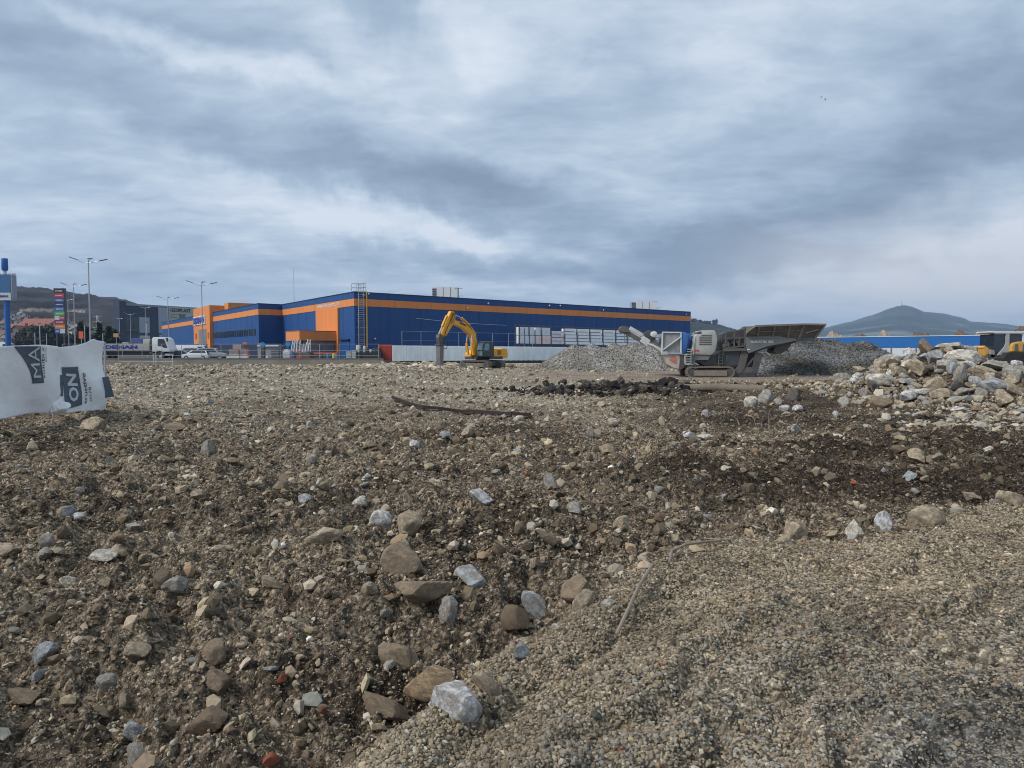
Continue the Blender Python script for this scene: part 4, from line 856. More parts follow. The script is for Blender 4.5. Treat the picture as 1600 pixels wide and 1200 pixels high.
# orange portal, canopy and glass lobby on the left facade near the corner
s0 = 6.2; s1 = 19.0
w = mb(off); lf(w, C0, RC, 6.2, 16.4, 3.9, 8.51, .30, .4); w.build('orange_portal', orange, ST)
w = mb(off); lf(w, C0, RC, 6.2, 7.3, LOT, 3.9, .30, .4); w.build('orange_portal', orange, ST)
w = mb(off); lf(w, C0, RC, 2.0, 5.4, LOT, 3.3, .06, .1); w.build('roller_door', blue2, ST)
w = mb(off); lf(w, C0, RC, 1.8, 5.6, 3.3, 3.5, .3, .3); w.build('door_hood', navy, ST)
w = mb(off); lf(w, C0, RC, 6.9, 13.8, 3.3, 4.75, 6.2, 6.0); cn = w.build('canopy', orange, ST)
w = mb(off); lf(w, C0, RC, 6.86, 13.84, 4.76, 4.84, 6.25, 6.1); w.build('canopy_trim', seamo, cn)
lob = mb(off); lf(lob, C0, RC, 7.6, 13.2, LOT, 3.3, 4.9, 4.8); lb = lob.build('glass_lobby', mat('lobby_glass', (.16, .19, .24), .2, var=.5, scale=.6, spec=.7), ST)
w = mb(off)
for s in (7.5, 9.4, 11.3, 13.1): lf(w, C0, RC, s, s+.12, LOT, 3.3, 5.0, .2)
for d in (.6, 2.0, 3.4, 4.9): lf(w, C0, RC, 7.45, 7.55, LOT, 3.3, d+.1, .12)
w.build('lobby_frame', mat('frame_orange', (.5, .18, .05), .5), lb)
w = mb(off)
for s in (7.2, 13.4): lf(w, C0, RC, s, s+.16, LOT, 3.3, 6.1, .16)
w.build('canopy_post', steel, cn)
def lfp(A, B, s, z, proud):
    d = (B-A).normalized(); n = Vector((-d.y, d.x)); p = A+d*s+n*proud; return Vector((p.x, p.y, z))-Vector(off)
d_ = (C0-RC).normalized().to_3d()
text('MATERIALE DE CONSTRUCȚII', .62, white, ST, lfp(C0, RC, 16.3, 8.75, .10), d_, (0, 0, 1), 10.4, .03)
# corner ladder, pipe, lamps
TL = thing('cage_ladder', 'steel roof ladder with a raised cage at the blue store corner', 'ladder', (C0.x, C0.y, LOT)); n3 = Vector((rd.y, -rd.x, 0)); r3 = rd.to_3d()
q = mb((0, 0, LOT)); c_ = n3*.5
for s in (.45, 1.35): p = r3*s+c_; q.tube([p+Vector((0, 0, 1.6)), p+Vector((0, 0, 11.9))], .05, 6)
q.build('rail', steel, TL); q = mb((0, 0, LOT))
for k in range(32): z = 1.9+k*.31; q.bar(r3*.45+c_+Vector((0, 0, z)), r3*1.35+c_+Vector((0, 0, z)), .05)
q.build('rung', steel, TL); q = mb((0, 0, LOT))
for z in (10.7, 11.3, 11.9):
    a, b_, c2, d2 = r3*.1+n3*.5, r3*1.7+n3*.5, r3*1.7-n3*1.0, r3*.1-n3*1.0
    for u, v in ((a, b_), (b_, c2), (c2, d2), (d2, a)): q.bar(u+Vector((0, 0, z)), v+Vector((0, 0, z)), .06)
for p in (r3*.1+n3*.5, r3*1.7+n3*.5, r3*1.7-n3*1.0, r3*.1-n3*1.0): q.bar(p+Vector((0, 0, 10.6)), p+Vector((0, 0, 11.9)), .06)
for k in range(8): z = 3.2+k*1.0; q.bar(r3*.45+c_+Vector((0, 0, z)), r3*.45-c_*0+n3*.0+Vector((0, 0, z)), .04); q.bar(r3*.45+n3*.95+Vector((0, 0, z)), r3*1.35+n3*.95+Vector((0, 0, z)), .04)
q.build('cage', steel, TL)
w = mb(off); p = (C0+rd*2.0).to_3d()+n3*.16
w.tube([p+Vector((0, 0, 2.2)), p+Vector((0, 0, 10.9))], .11, 8); w.build('yellow_downpipe', ypipe, ST)
def bulk(px, py):
    f = planehit(px, C0, C1); p = C0+(C1-C0)*f; z = Z_at(py, p.y); q = mb(off); c = Vector((p.x, p.y, z))+n3*.18; q.bar(c-n3*.15, c, .08); q.lathe(c+n3*.05, [(.02, -.16), (.14, -.08), (.17, .0), (.1, .12), (.02, .15)], 10); q.build('wall_lamp', white, ST)
for a in ((585.5, 529.5), (730, 481.8), (762, 474.5), (874, 478), (857, 478), (941, 484.7), (576, 459.5), (966, 494.5), (1070, 491.5), (568, 461.5)): bulk(*a)
# rooftop plant
def hvac(px0, px1, py0, Y, label):
    x0, x1 = X_at(px0, Y), X_at(px1, Y); z1 = Z_at(py0, Y); w_ = x1-x0; h = z1-ZR+.1; T = thing('rooftop_unit', label, 'ventilation unit', (x0, Y, ZR-.1), .0, 'rooftop units of the blue store')
    q = mb(); q.box(w_*.18, w_, 0, 3.5, .35, h); q.build('housing', mat('unit_grey', (.70, .71, .72), .5, var=.08), T)
    q = mb(); q.box(0, w_*.175, .3, 3.2, .35, h*.95); hd = q.build('intake_hood', steel, T); q = mb()
    for k in range(6): q.box(-.03, w_*.16, .22, .28, .5+k*(h-.7)/6, .56+k*(h-.7)/6+.10)
    q.build('louvre', dsteel, hd); q = mb()
    for k in (.43, .72): q.box(w_*k, w_*k+.05, -.03, .02, .4, h-.05)
    q.build('panel_joint', dsteel, T); q = mb(); q.box(.1, w_+.9, -.15, 3.6, -.2, .34); q.build('base_frame', dsteel, T); q = mb()
    for k in range(4): q.bar((w_+.1+k*.28, -.1, .34), (w_+.1+k*.28, -.1, 1.0), .05)
    q.bar((w_, -.1, 1.0), (w_+.95, -.1, 1.0), .05); q.build('guard_rail', steel, T)
def antenna(px, py, Y, label):
    T = thing('aerial', label, 'aerial', (X_at(px, Y), Y, ZR-.1), 0, 'aerials on the blue store roof'); z = Z_at(py, Y)-ZR+.1; q = mb(); q.bar((0, 0, 0), (0, 0, z), .07); q.build('mast', dsteel, T); q = mb()
    q.bar((-.7, 0, z-.1), (.7, .1, z-.05), .06); [q.bar((-.5+k*.25, -.35, z-.08), (-.5+k*.25, .35, z-.08), .04) for k in range(5)]; q.build('yagi', dsteel, T)
hvac(676, 715, 449, 127, 'pale rooftop ventilation unit above the excavator'); hvac(987, 1024, 471.5, 162, 'pale rooftop ventilation unit at the far end of the blue store')
antenna(717, 450.5, 126, 'aerial beside the rooftop unit above the excavator'); antenna(1021, 471, 163, 'aerial beside the far rooftop unit')
T = thing('lightning_rod', 'thin tall rod rising behind the store left wing', 'mast', (X_at(461, 175), 175, 10)); q = mb(); q.tube([(0, 0, -9), (0, 0, Z_at(421, 175)-10)], [.09, .05], 5); q.build('rod', steel, T)
# orange entrance tower on the left wing
ZTW = 12.3
TW = ST
w = mb(off); lf(w, W2, W3, 38.5, 57.3, LOT+3.0, ZTW, .8, 8.0); w.build('entrance_tower', orange, ST)
w = mb(off); lf(w, W2, W3, 38.5, 41.4, LOT, LOT+3.0, .8, 3); w.build('entrance_tower', orange, ST)
w = mb(off); lf(w, W2, W3, 34.6, 38.8, 10.6, 12.8, -2.5, 6); w.build('rear_orange_block', orange, ST)
w = mb(off); lf(w, W2, W3, 42.2, 51.0, LOT+1.0, 6.9, .85, .2); gw = w.build('entrance_glazing', mat('portal_grey', (.20, .21, .20), .35, var=.3, scale=.5), ST)
w = mb(off)
for k in range(7): lf(w, W2, W3, 42.1, 51.1, LOT+1.2+k*.85, LOT+1.28+k*.85, .92, .1)
w.build('glazing_bar', steel, gw)
w = mb(off); lf(w, W2, W3, 43.0, 56.9, 8.05, 10.15, 1.0, .25); sg = w.build('name_sign', white, ST)
d2 = (-ldr).to_3d(); text('DEDEMAN', 1.7, txtblue, sg, lfp(W2, W3, 56.5, 8.25, 1.03), d2, (0, 0, 1), 13.1, .09)
for s in (39.3, 53.6): w = mb(off); lf(w, W2, W3, s, s+1.5, 4.6, 6.0, .87, .1); w.build('poster', mat('poster_red', (.38, .08, .04), .6), ST)

# low concrete wall, rail fence ---------------------------------------------
WA = (-100, 97.6); WB = (-17.9, 98.6)
T = thing('low_wall', 'low grey concrete retaining wall between the field and the car park', 'wall', (-60, 98, -.3)); q = mb((-60, 98, -.3)); q.wallbox(WA, WB, 0, 1, -.9, LOT+.26, .1, .5); q.build('wall_body', conc, T); q = mb((-60, 98, -.3)); q.wallbox(WA, WB, 0, 1, LOT+.262, LOT+.34, .16, .62); q.build('wall_coping', mat('coping_grey', (.13, .13, .125), .85), T)
def fence(A, B, posts, z0, z1, rails, name, label, r=.035, m=steel, group=None, cat='fence'):
    A = Vector(A); B = Vector(B); T = thing(name, label, cat, (A.x, A.y, z0), 0, group); d = B-A
    for f in posts: q = mb((A.x, A.y, z0)); p = A+d*f; q.tube([(p.x, p.y, z0-.1), (p.x, p.y, z1)], r, 6); q.build('post', m, T)
    q = mb((A.x, A.y, z0))
    for z in rails: q.bar((A.x, A.y, z), (B.x, B.y, z), r*1.1)
    q.build('rail', m, T)
FA = (-62, 98.1); FB = (-18.5, 98.5)
fence(FA, FB, [i/16 for i in range(17)], LOT+.3, 2.65, (1.05, 1.75, 2.62), 'rail_fence', 'thin steel rail fence on top of the low concrete wall')
tc_ = mat('galv_pale', (.5, .53, .55), .5)
fence((X_at(186, 95), 95.0), (X_at(244, 95), 95.0), [0, .0, 1], -.25, 2.6, (.25, 2.45), 'temporary_barrier', 'left pale site fence panel in front of the flatbed truck', .035, tc_, 'pale site fence panels')
fence((X_at(240, 95.2), 95.2), (X_at(270, 95.2), 95.2), [0, 1], -.25, 1.2, (.25, .6), 'temporary_barrier', 'low pale site fence rail in front of the truck cab', .05, tc_, 'pale site fence panels')
# white hoarding
HA = Vector((-17.0, 101.0)); HB_ = Vector((30.5, 135.2)); T = thing('site_hoarding', 'long white sheet metal hoarding along the store yard', 'hoarding', (HA.x, HA.y, .2)); ho = (HA.x, HA.y, .2); Lh = (HB_-HA).length
npan = 26
for k in range(npan):
    q = mb(ho); z1 = 2.45-.25*k/npan; f0 = k/npan; f1 = (k+1)/npan
    for j in range(9):  # trapezoidal ribs
        a = f0+(f1-f0)*j/9; q.wallbox(HA, HB_, a, a+(f1-f0)/9*.55, .23-.3*k/npan, z1, .05, .05)
    q.wallbox(HA, HB_, f0+.0003, f1-.0003, .22-.3*k/npan, z1-.003, 0, .04); q.build('sheet_panel', hoard, T)
q = mb(ho); q.wallbox(HA, HB_, 0, 1, -.5, .2, .02, .4); q.build('plinth', mat('dark_plinth', (.055, .05, .045), .9, var=.4), T)
# thin frame fence behind hoarding
GA = HA+Vector((-.4, 1.2)); GB = HB_+Vector((-.4, 1.2)); GA = GA+(GB-GA)*.03
T = thing('wire_fence', 'tall thin wire fence standing behind the white hoarding', 'fence', (GA.x, GA.y, LOT)); n_ = (GB-GA)
for f in [.0, .055, .11, .17, .225, .28, .335, .39, .42]:
    p = GA+n_*f; q = mb((GA.x, GA.y, LOT)); q.tube([(p.x, p.y, LOT), (p.x, p.y, 4.6-.3*f)], .035, 6); q.build('post', steel, T)
q = mb((GA.x, GA.y, LOT)); pB = GA+n_*.42; q.bar((GA.x, GA.y, 4.55), (pB.x, pB.y, 4.45), .035); q.bar((GA.x, GA.y, 3.2), (pB.x, pB.y, 3.2), .02); q.build('top_wire', steel, T)
# sagging cable on the wall
pts = []
for i in range(25):
    t = i/24; px = 649+(790-649)*t; f = planehit(px, C0, C1); p = C0+(C1-C0)*f; y = 497.5+11*t+math.sin(t*math.pi)*1.6; pts.append(Vector((p.x, p.y, Z_at(y, p.y)))+n3*.25)
T = thing('loose_cable', 'thin pale cable sagging across the blue store wall', 'cable', pts[0]); q = mb(pts[0]); q.tube(pts, .035, 5); q.build('cable_run', tc_, T)
# storage racks with white wrapped packs
RA = HA+Vector((-3.2, 4.2))*1.0; RB = HB_+Vector((-3.2, 4.2)); ro_ = (RA.x, RA.y, LOT)
T = thing('storage_rack', 'long dark steel cantilever rack row behind the white hoarding', 'rack', ro_)
fr = [planehit(px, RA, RB) for px in (805, 811, 820, 826, 845, 860, 881, 901, 921, 941, 961, 979, 1000, 1020, 1042)]
for f in fr:
    p = RA+(RB-RA)*f; q = mb(ro_); q.box(p.x-.09, p.x+.09, p.y-.09, p.y+.09, LOT, 6.35-.55*f); q.build('upright', dsteel, T)
q = mb(ro_)
for z in (3.05, 6.3): q.bar((RA+(RB-RA)*fr[0]).to_3d()+Vector((0, 0, z-.25*fr[0]*2)), (RA+(RB-RA)*fr[-1]).to_3d()+Vector((0, 0, z-.6*fr[-1])), .14)
q.build('beam', dsteel, T)
packw = [mat('pack_white', (.84, .86, .88), .5, var=.12, scale=1.5), mat('pack_white_b', (.66, .70, .76), .5, var=.2, scale=1.5), mat('pack_pinkish', (.78, .62, .60), .5, var=.35, scale=1.8)]
cols_ = [(812, 818, 1, 2), (819.5, 825, 1, 2), (827, 834, 1, 2), (836.5, 844, 2, 3), (846.5, 859, 2, 3), (861.5, 880, 4, 1), (882.5, 900, 5, 0), (902.5, 920, 5, 0), (922.5, 940, 5, 0), (942.5, 960, 5, 0), (962.5, 978, 5, 0), (980.5, 999, 5, 0), (1001, 1019, 4, 0), (1021, 1040, 4, 0)]
BW = ['first', 'second', 'third', 'fourth', 'fifth', 'sixth', 'seventh', 'eighth', 'ninth', 'tenth', 'eleventh', 'twelfth', 'thirteenth', 'fourteenth']
for i, (a, b_, n, mi) in enumerate(cols_):
    fa, fb = planehit(a, RA, RB), planehit(b_, RA, RB); p = RA+(RB-RA)*fa; zt = 6.05-.6*fa-(.5 if n == 4 else 0); zb = 3.15-.3*fa*2; n = max(n, 2)
    for k in range(n):
        h = (zt-zb)/n; q = mb((p.x, p.y, zb+k*h)); q.wallbox(RA, RB, fa, fb-.001*k, zb+k*h+.05, zb+(k+1)*h-.05, .25-.06*(k % 2), 1.2)
        o = q.build('wrapped_pack', packw[0 if mi == 0 else 1 if (mi == 2 or k % 2) else 2], None, bevel=.04); o.location = (p.x, p.y, zb+k*h)
        lv = {2: ['lower', 'upper'], 3: ['lowest', 'middle', 'top'], 4: ['lowest', 'second', 'third', 'top'], 5: ['lowest', 'second', 'middle', 'fourth', 'top']}[n][k]
        tag(o, f'white wrapped pack, {lv} level in the {BW[i]} bay of the storage rack', 'wrapped pack', 'wrapped packs on the storage rack')
# right low blue hall
RA2 = Vector((X_at(1225, 158), 158)); RB2 = Vector((X_at(1680, 122), 122)); o_ = (RA2.x, RA2.y, -.3); T = thing('low_hall', 'long low hall with a blue upper wall and white lower wall at the right', 'building', o_)
q = mb(o_); q.wallbox(RA2, RB2, 0, 1, -.9, 2.35, 0, 16); q.build('white_wall', mat('hall_white', (.52, .57, .62), .6, var=.05, scale=.2), T); q = mb(o_); q.wallbox(RA2, RB2, -.002, 1, 2.352, 4.5, .12, 16.2); q.build('blue_fascia', blue3, T)
q = mb(o_); q.wallbox(RA2, RB2, -.003, 1, 4.503, 4.62, .2, 16.4); q.build('roof_edge', white, T)
q = mb(o_)
for k in range(30): q.wallbox(RA2, RB2, k/30, k/30+.0006, -.3, 2.34, .01, .03)
q.build('panel_joint', steel, T); q = mb(o_)
for px in (1391, 1430): f = planehit(px, RA2, RB2); q.wallbox(RA2, RB2, f, f+.0035, .4, 2.2, .1, .3)
q.build('wall_post', dsteel, T); f0, f1 = planehit(1427, RA2, RB2), planehit(1447, RA2, RB2); q = mb(o_)
for k in range(6): q.wallbox(RA2, RB2, f0, f1, .6+k*.28, .72+k*.28, .03, .06)
q.build('louvre', steel, T)
# brown spoil heaps far behind the hall
spo = mat('spoil_brown', (.12, .08, .065), .95, var=.5, scale=.8, bump=.6, bscale=2); spt = mat('spoil_tan', (.28, .22, .17), .95, var=.4, scale=.8)
for i, (px, py, w, h, wd) in enumerate(((1300, 522.5, 26, 5, 'leftmost low pale'), (1342, 520, 26, 7, 'second from left reddish'), (1382, 519.5, 20, 6, 'third from left pale'), (1436, 517.5, 24, 9, 'fourth brown'), (1487, 517, 32, 8, 'fifth long'), (1536, 516, 18, 7, 'pale one next to the loader cab'), (1592, 514, 30, 9, 'rightmost dark'))):
    Y = 190.0; X = X_at(px, Y); W_ = w/F*Y; H_ = Z_at(py, Y)+.6; r = np.random.default_rng(600+i); g1 = np.linspace(-1, 1, 34); A, B = np.meshgrid(g1, np.linspace(-1, 1, 20))
    Hh = np.clip(1-(A*A)**.9, 0, 1)*np.clip(1-B*B, 0, 1)*H_*(1+.45*fbm(A*3+i*9, B*2, 610, 4)); Hh = np.maximum(Hh-.3, 0); vv = np.stack([A*W_*1.15, B*7, Hh], -1).reshape(-1, 3); ii = np.arange(A.size).reshape(A.shape)
    o = npmesh('spoil_heap', vv, np.stack([ii[:-1, :-1], ii[:-1, 1:], ii[1:, 1:], ii[1:, :-1]], -1).reshape(-1, 4), spt if i in (0, 2, 5) else spo); o.location = (X, Y, -.6); tag(o, f'{wd} heap of earth behind the low blue hall', 'earth heap', 'earth heaps behind the low hall')
# ------------------------------------------------------------------ street lamps, signs
LAMPN = 0
def lamp(px, py, Y, label, yaw=0.0, zb=LOT):
    h = Z_at(py, Y)-zb; T = thing('street_lamp', label, 'street lamp', (X_at(px, Y), Y, zb), yaw, 'double-arm street lamps of the car park'); q = mb(); q.tube([(0, 0, 0), (0, 0, h-.6)], [.13, .075], 8); q.lathe((0, 0, 0), [(.3, 0), (.3, .05), (.16, .08), (.15, 1.0)], 8); q.build('pole', steel, T)
    for s, t in ((-1, .95), (1, .5)):
        q = mb(); q.tube([(0, 0, h-.65), (s*.9, 0, h-.55), (s*1.7, 0, h-.55+t*.45)], [.06, .05, .045], 6); q.build('arm', steel, T)
        q = mb(); a = Vector((s*1.6, 0, h-.57+t*.42)); b = Vector((s*2.75, 0, h-.5+t*.75)); q.bar(a, b, .26, .10); q.build('lamp_head', dsteel, T)
    q = mb(); q.tube([(0, 0, h-.65), (.1, 0, h-.25), (.22, 0, h-.1)], .05, 6); q.bar((.02, -.2, h-.08), (.5, .2, h-.02), .3, .12); q.build('spotlight', dsteel, T)
for a in ((142.5, 405, 104, 'tallest double-arm street lamp left of the picture'), (118.5, 444, 150, 'street lamp behind the totem sign, second tallest at the left'), (109, 466, 210, 'small far street lamp just right of the totem sign'),
          (317.5, 441, 128, 'street lamp in front of the orange entrance tower'), (264.5, 464.5, 175, 'street lamp in front of the mall poster edge'), (229, 478.5, 220, 'street lamp before the pale mall panel'), (205.5, 489, 262, 'street lamp before the dark mall window'), (188.5, 496, 300, 'farthest street lamp at the mall corner')): lamp(*a)
# simple thin poles at the left
for i, (px, py, Y) in enumerate(((64, 506, 140), (56, 520, 150), (74, 521, 160), (134, 508, 160), (162, 521, 150), (231, 504, 150))):
    T = thing('thin_pole', ['brightest thin pole below the red roof', 'thin pole left of the brightest one', 'thin pole right of the brightest one', 'thin pole behind the orange flag', 'thin pole before the conifers', 'thin pole against the small pale mall panel'][i], 'pole', (X_at(px, Y), Y, LOT), 0, 'thin poles by the car park'); h = Z_at(py, Y)-LOT; q = mb(); q.tube([(0, 0, 0), (0, 0, h)], .07, 6); q.build('shaft', tc_, T)
    if i in (0, 5): q = mb(); q.bar((-.25, 0, h), (.25, 0, h+.05), .2, .12); q.build('lamp_head', dsteel, T)
T = thing('power_pylon', 'white lattice pole with short arms below the hill', 'pylon', (X_at(154, 300), 300, LOT)); h = Z_at(493, 300)-LOT; q = mb()
for s in (-1, 1): q.bar((s*.9, 0, 0), (s*.3, 0, h), .18)
for k in range(9): z = h*k/9; q.bar((-.85+.06*k, 0, z), (.85-.06*k, 0, z+h/9), .1); q.bar((.85-.06*k, 0, z), (-.85+.06*k, 0, z+h/9), .1)
q.build('lattice', tc_, T)
for k in range(3): q = mb(); q.bar((-2, 0, h*.98-k*2.4), (2, 0, h*.98-k*2.4), .16); q.build('cross_arm', tc_, T)
sb = mat('sign_blue', (.035, .12, .27), .55, var=.1); pb = mat('pole_blue', (.012, .11, .36), .45)
Y = 104; px0 = -5; T = thing('pylon_sign', 'tall blue store sign on a blue pole at the left frame edge', 'sign', (X_at(14, Y), Y, LOT)); o_ = (X_at(14, Y), Y, LOT)
q = mb(o_); q.tube([(X_at(14, Y), Y, LOT), (X_at(14, Y), Y, Z_at(470, Y))], .36, 20); q.build('pole', pb, T, smooth=True)
q = mb(o_); q.box(X_at(px0, Y), X_at(23.5, Y), Y-.45, Y+.45, Z_at(458.5, Y), Z_at(430, Y)); q.build('blue_panel', sb, T)
q = mb(o_); q.box(X_at(px0, Y)-.1, X_at(24.2, Y), Y-.5, Y+.5, Z_at(470, Y), Z_at(458.3, Y)); q.build('white_panel', mat('sign_white', (.46, .49, .53), .5), T)
q = mb(o_); q.box(X_at(23.6, Y), X_at(25.8, Y), Y-.4, Y+.6, Z_at(468, Y), Z_at(430.5, Y)); q.build('side_face', mat('sign_side', (.25, .3, .36), .5), T)
text('DEDEMAN', .36, txtblue, T, Vector((X_at(-3.6, Y), Y-.53, Z_at(465.6, Y)))-Vector(o_), (1, 0, 0), (0, 0, 1), X_at(20, Y)-X_at(-3.6, Y), .05)
q = mb(o_); c = Vector((X_at(12.7, Y), Y, 0)); q.lathe(c, [(.30, Z_at(424, Y)), (.42, Z_at(422, Y)), (.42, Z_at(406, Y)), (.38, Z_at(405, Y))], 20); q.build('top_cylinder', pb, T, smooth=True)
q = mb(o_); q.bar(c+Vector((0, 0, Z_at(430, Y))), c+Vector((0, 0, Z_at(423, Y))), .3); q.bar((X_at(17, Y), Y-.3, Z_at(428, Y)), (X_at(35, Y), Y-.9, Z_at(429.5, Y)), .09); q.bar((X_at(8, Y), Y-.3, Z_at(428.5, Y)), (X_at(-6, Y), Y-.9, Z_at(428, Y)), .09); q.bar((X_at(31, Y), Y-.9, Z_at(430.5, Y)), (X_at(36, Y), Y-.95, Z_at(430, Y)), .25, .12); q.build('lamp_arm', steel, T)
Y = 160; xl, xr = X_at(88.3, Y), X_at(103.8, Y); o_ = (xl, Y, LOT); T = thing('totem_sign', 'tall totem sign stacked with coloured shop panels', 'sign', o_)
q = mb(o_); [q.bar((x, Y, LOT), (x, Y, Z_at(451, Y)), .2) for x in (xl+.3, xr-.3)]; q.build('post', dsteel, T)
q = mb(o_); q.box(xl-.1, xr+.15, Y-.1, Y+.5, Z_at(521.5, Y), Z_at(451, Y)); q.build('sign_frame', dsteel, T)
sc_ = dict(k=(.03, .03, .045), r=(.42, .045, .08), b=(.05, .09, .30), n=(.03, .04, .10), bl=(.02, .12, .38), g=(.10, .35, .10), m=(.24, .03, .08), o=(.62, .19, .04), w=(.5, .52, .55), s=(.02, .10, .42))
for i, (y0, y1, c1, c2) in enumerate(((452, 458.5, 'k', None), (459, 465.6, 'r', None), (466.5, 472.5, 'b', None), (473, 479.5, 'n', None), (480, 486.6, 'bl', None), (487, 493.5, 'g', None), (494, 500, 'w', 'r'), (500.5, 506.7, 'm', None), (507.2, 513.8, 'o', None), (514.3, 521, 's', 'w'))):
    for j, c in enumerate((c1, c2) if c2 else (c1,)):
        xa = xl if j == 0 else (xl+xr)/2+.03; xb = xr if not c2 or j else (xl+xr)/2-.03; q = mb(o_); q.box(xa, xb, Y-.16, Y-.05, Z_at(y1, Y), Z_at(y0, Y)); pn = q.build('shop_panel', mat('totem_'+c, sc_[c], .5), T)
        if c != 'w': q = mb(o_); z = (Z_at(y0, Y)+Z_at(y1, Y))/2; [q.box(xa+(xb-xa)*(.16+.12*k), xa+(xb-xa)*(.16+.12*k+.085), Y-.175, Y-.162, z-.13, z+.13) for k in range(6)]; q.build('lettering', mat('totem_w', sc_['w'], .5), pn)
Y = 140
for (px, y0, y1, w, mcol, nm, lab, ct) in ((128, 518, 529, 7, mat('flag_orange', (.72, .13, .05), .6), 'banner_flag', 'orange banner flag left of the conifers', 'flag'), (182.5, 521, 527, 8, mat('board_tan', (.45, .28, .14), .6), 'notice_board', 'tan board beside the dark mall', 'board')):
    T = thing(nm, lab, ct, (X_at(px, Y), Y, LOT)); q = mb(); q.bar((0, .1, 0), (0, .1, Z_at(y0, Y)-LOT), .1); q.build('pole', steel, T); q = mb(); q.box(-w/F*Y/2, w/F*Y/2, -.03, .03, Z_at(y1, Y)-LOT, Z_at(y0, Y)-LOT); q.build('panel', mcol, T)

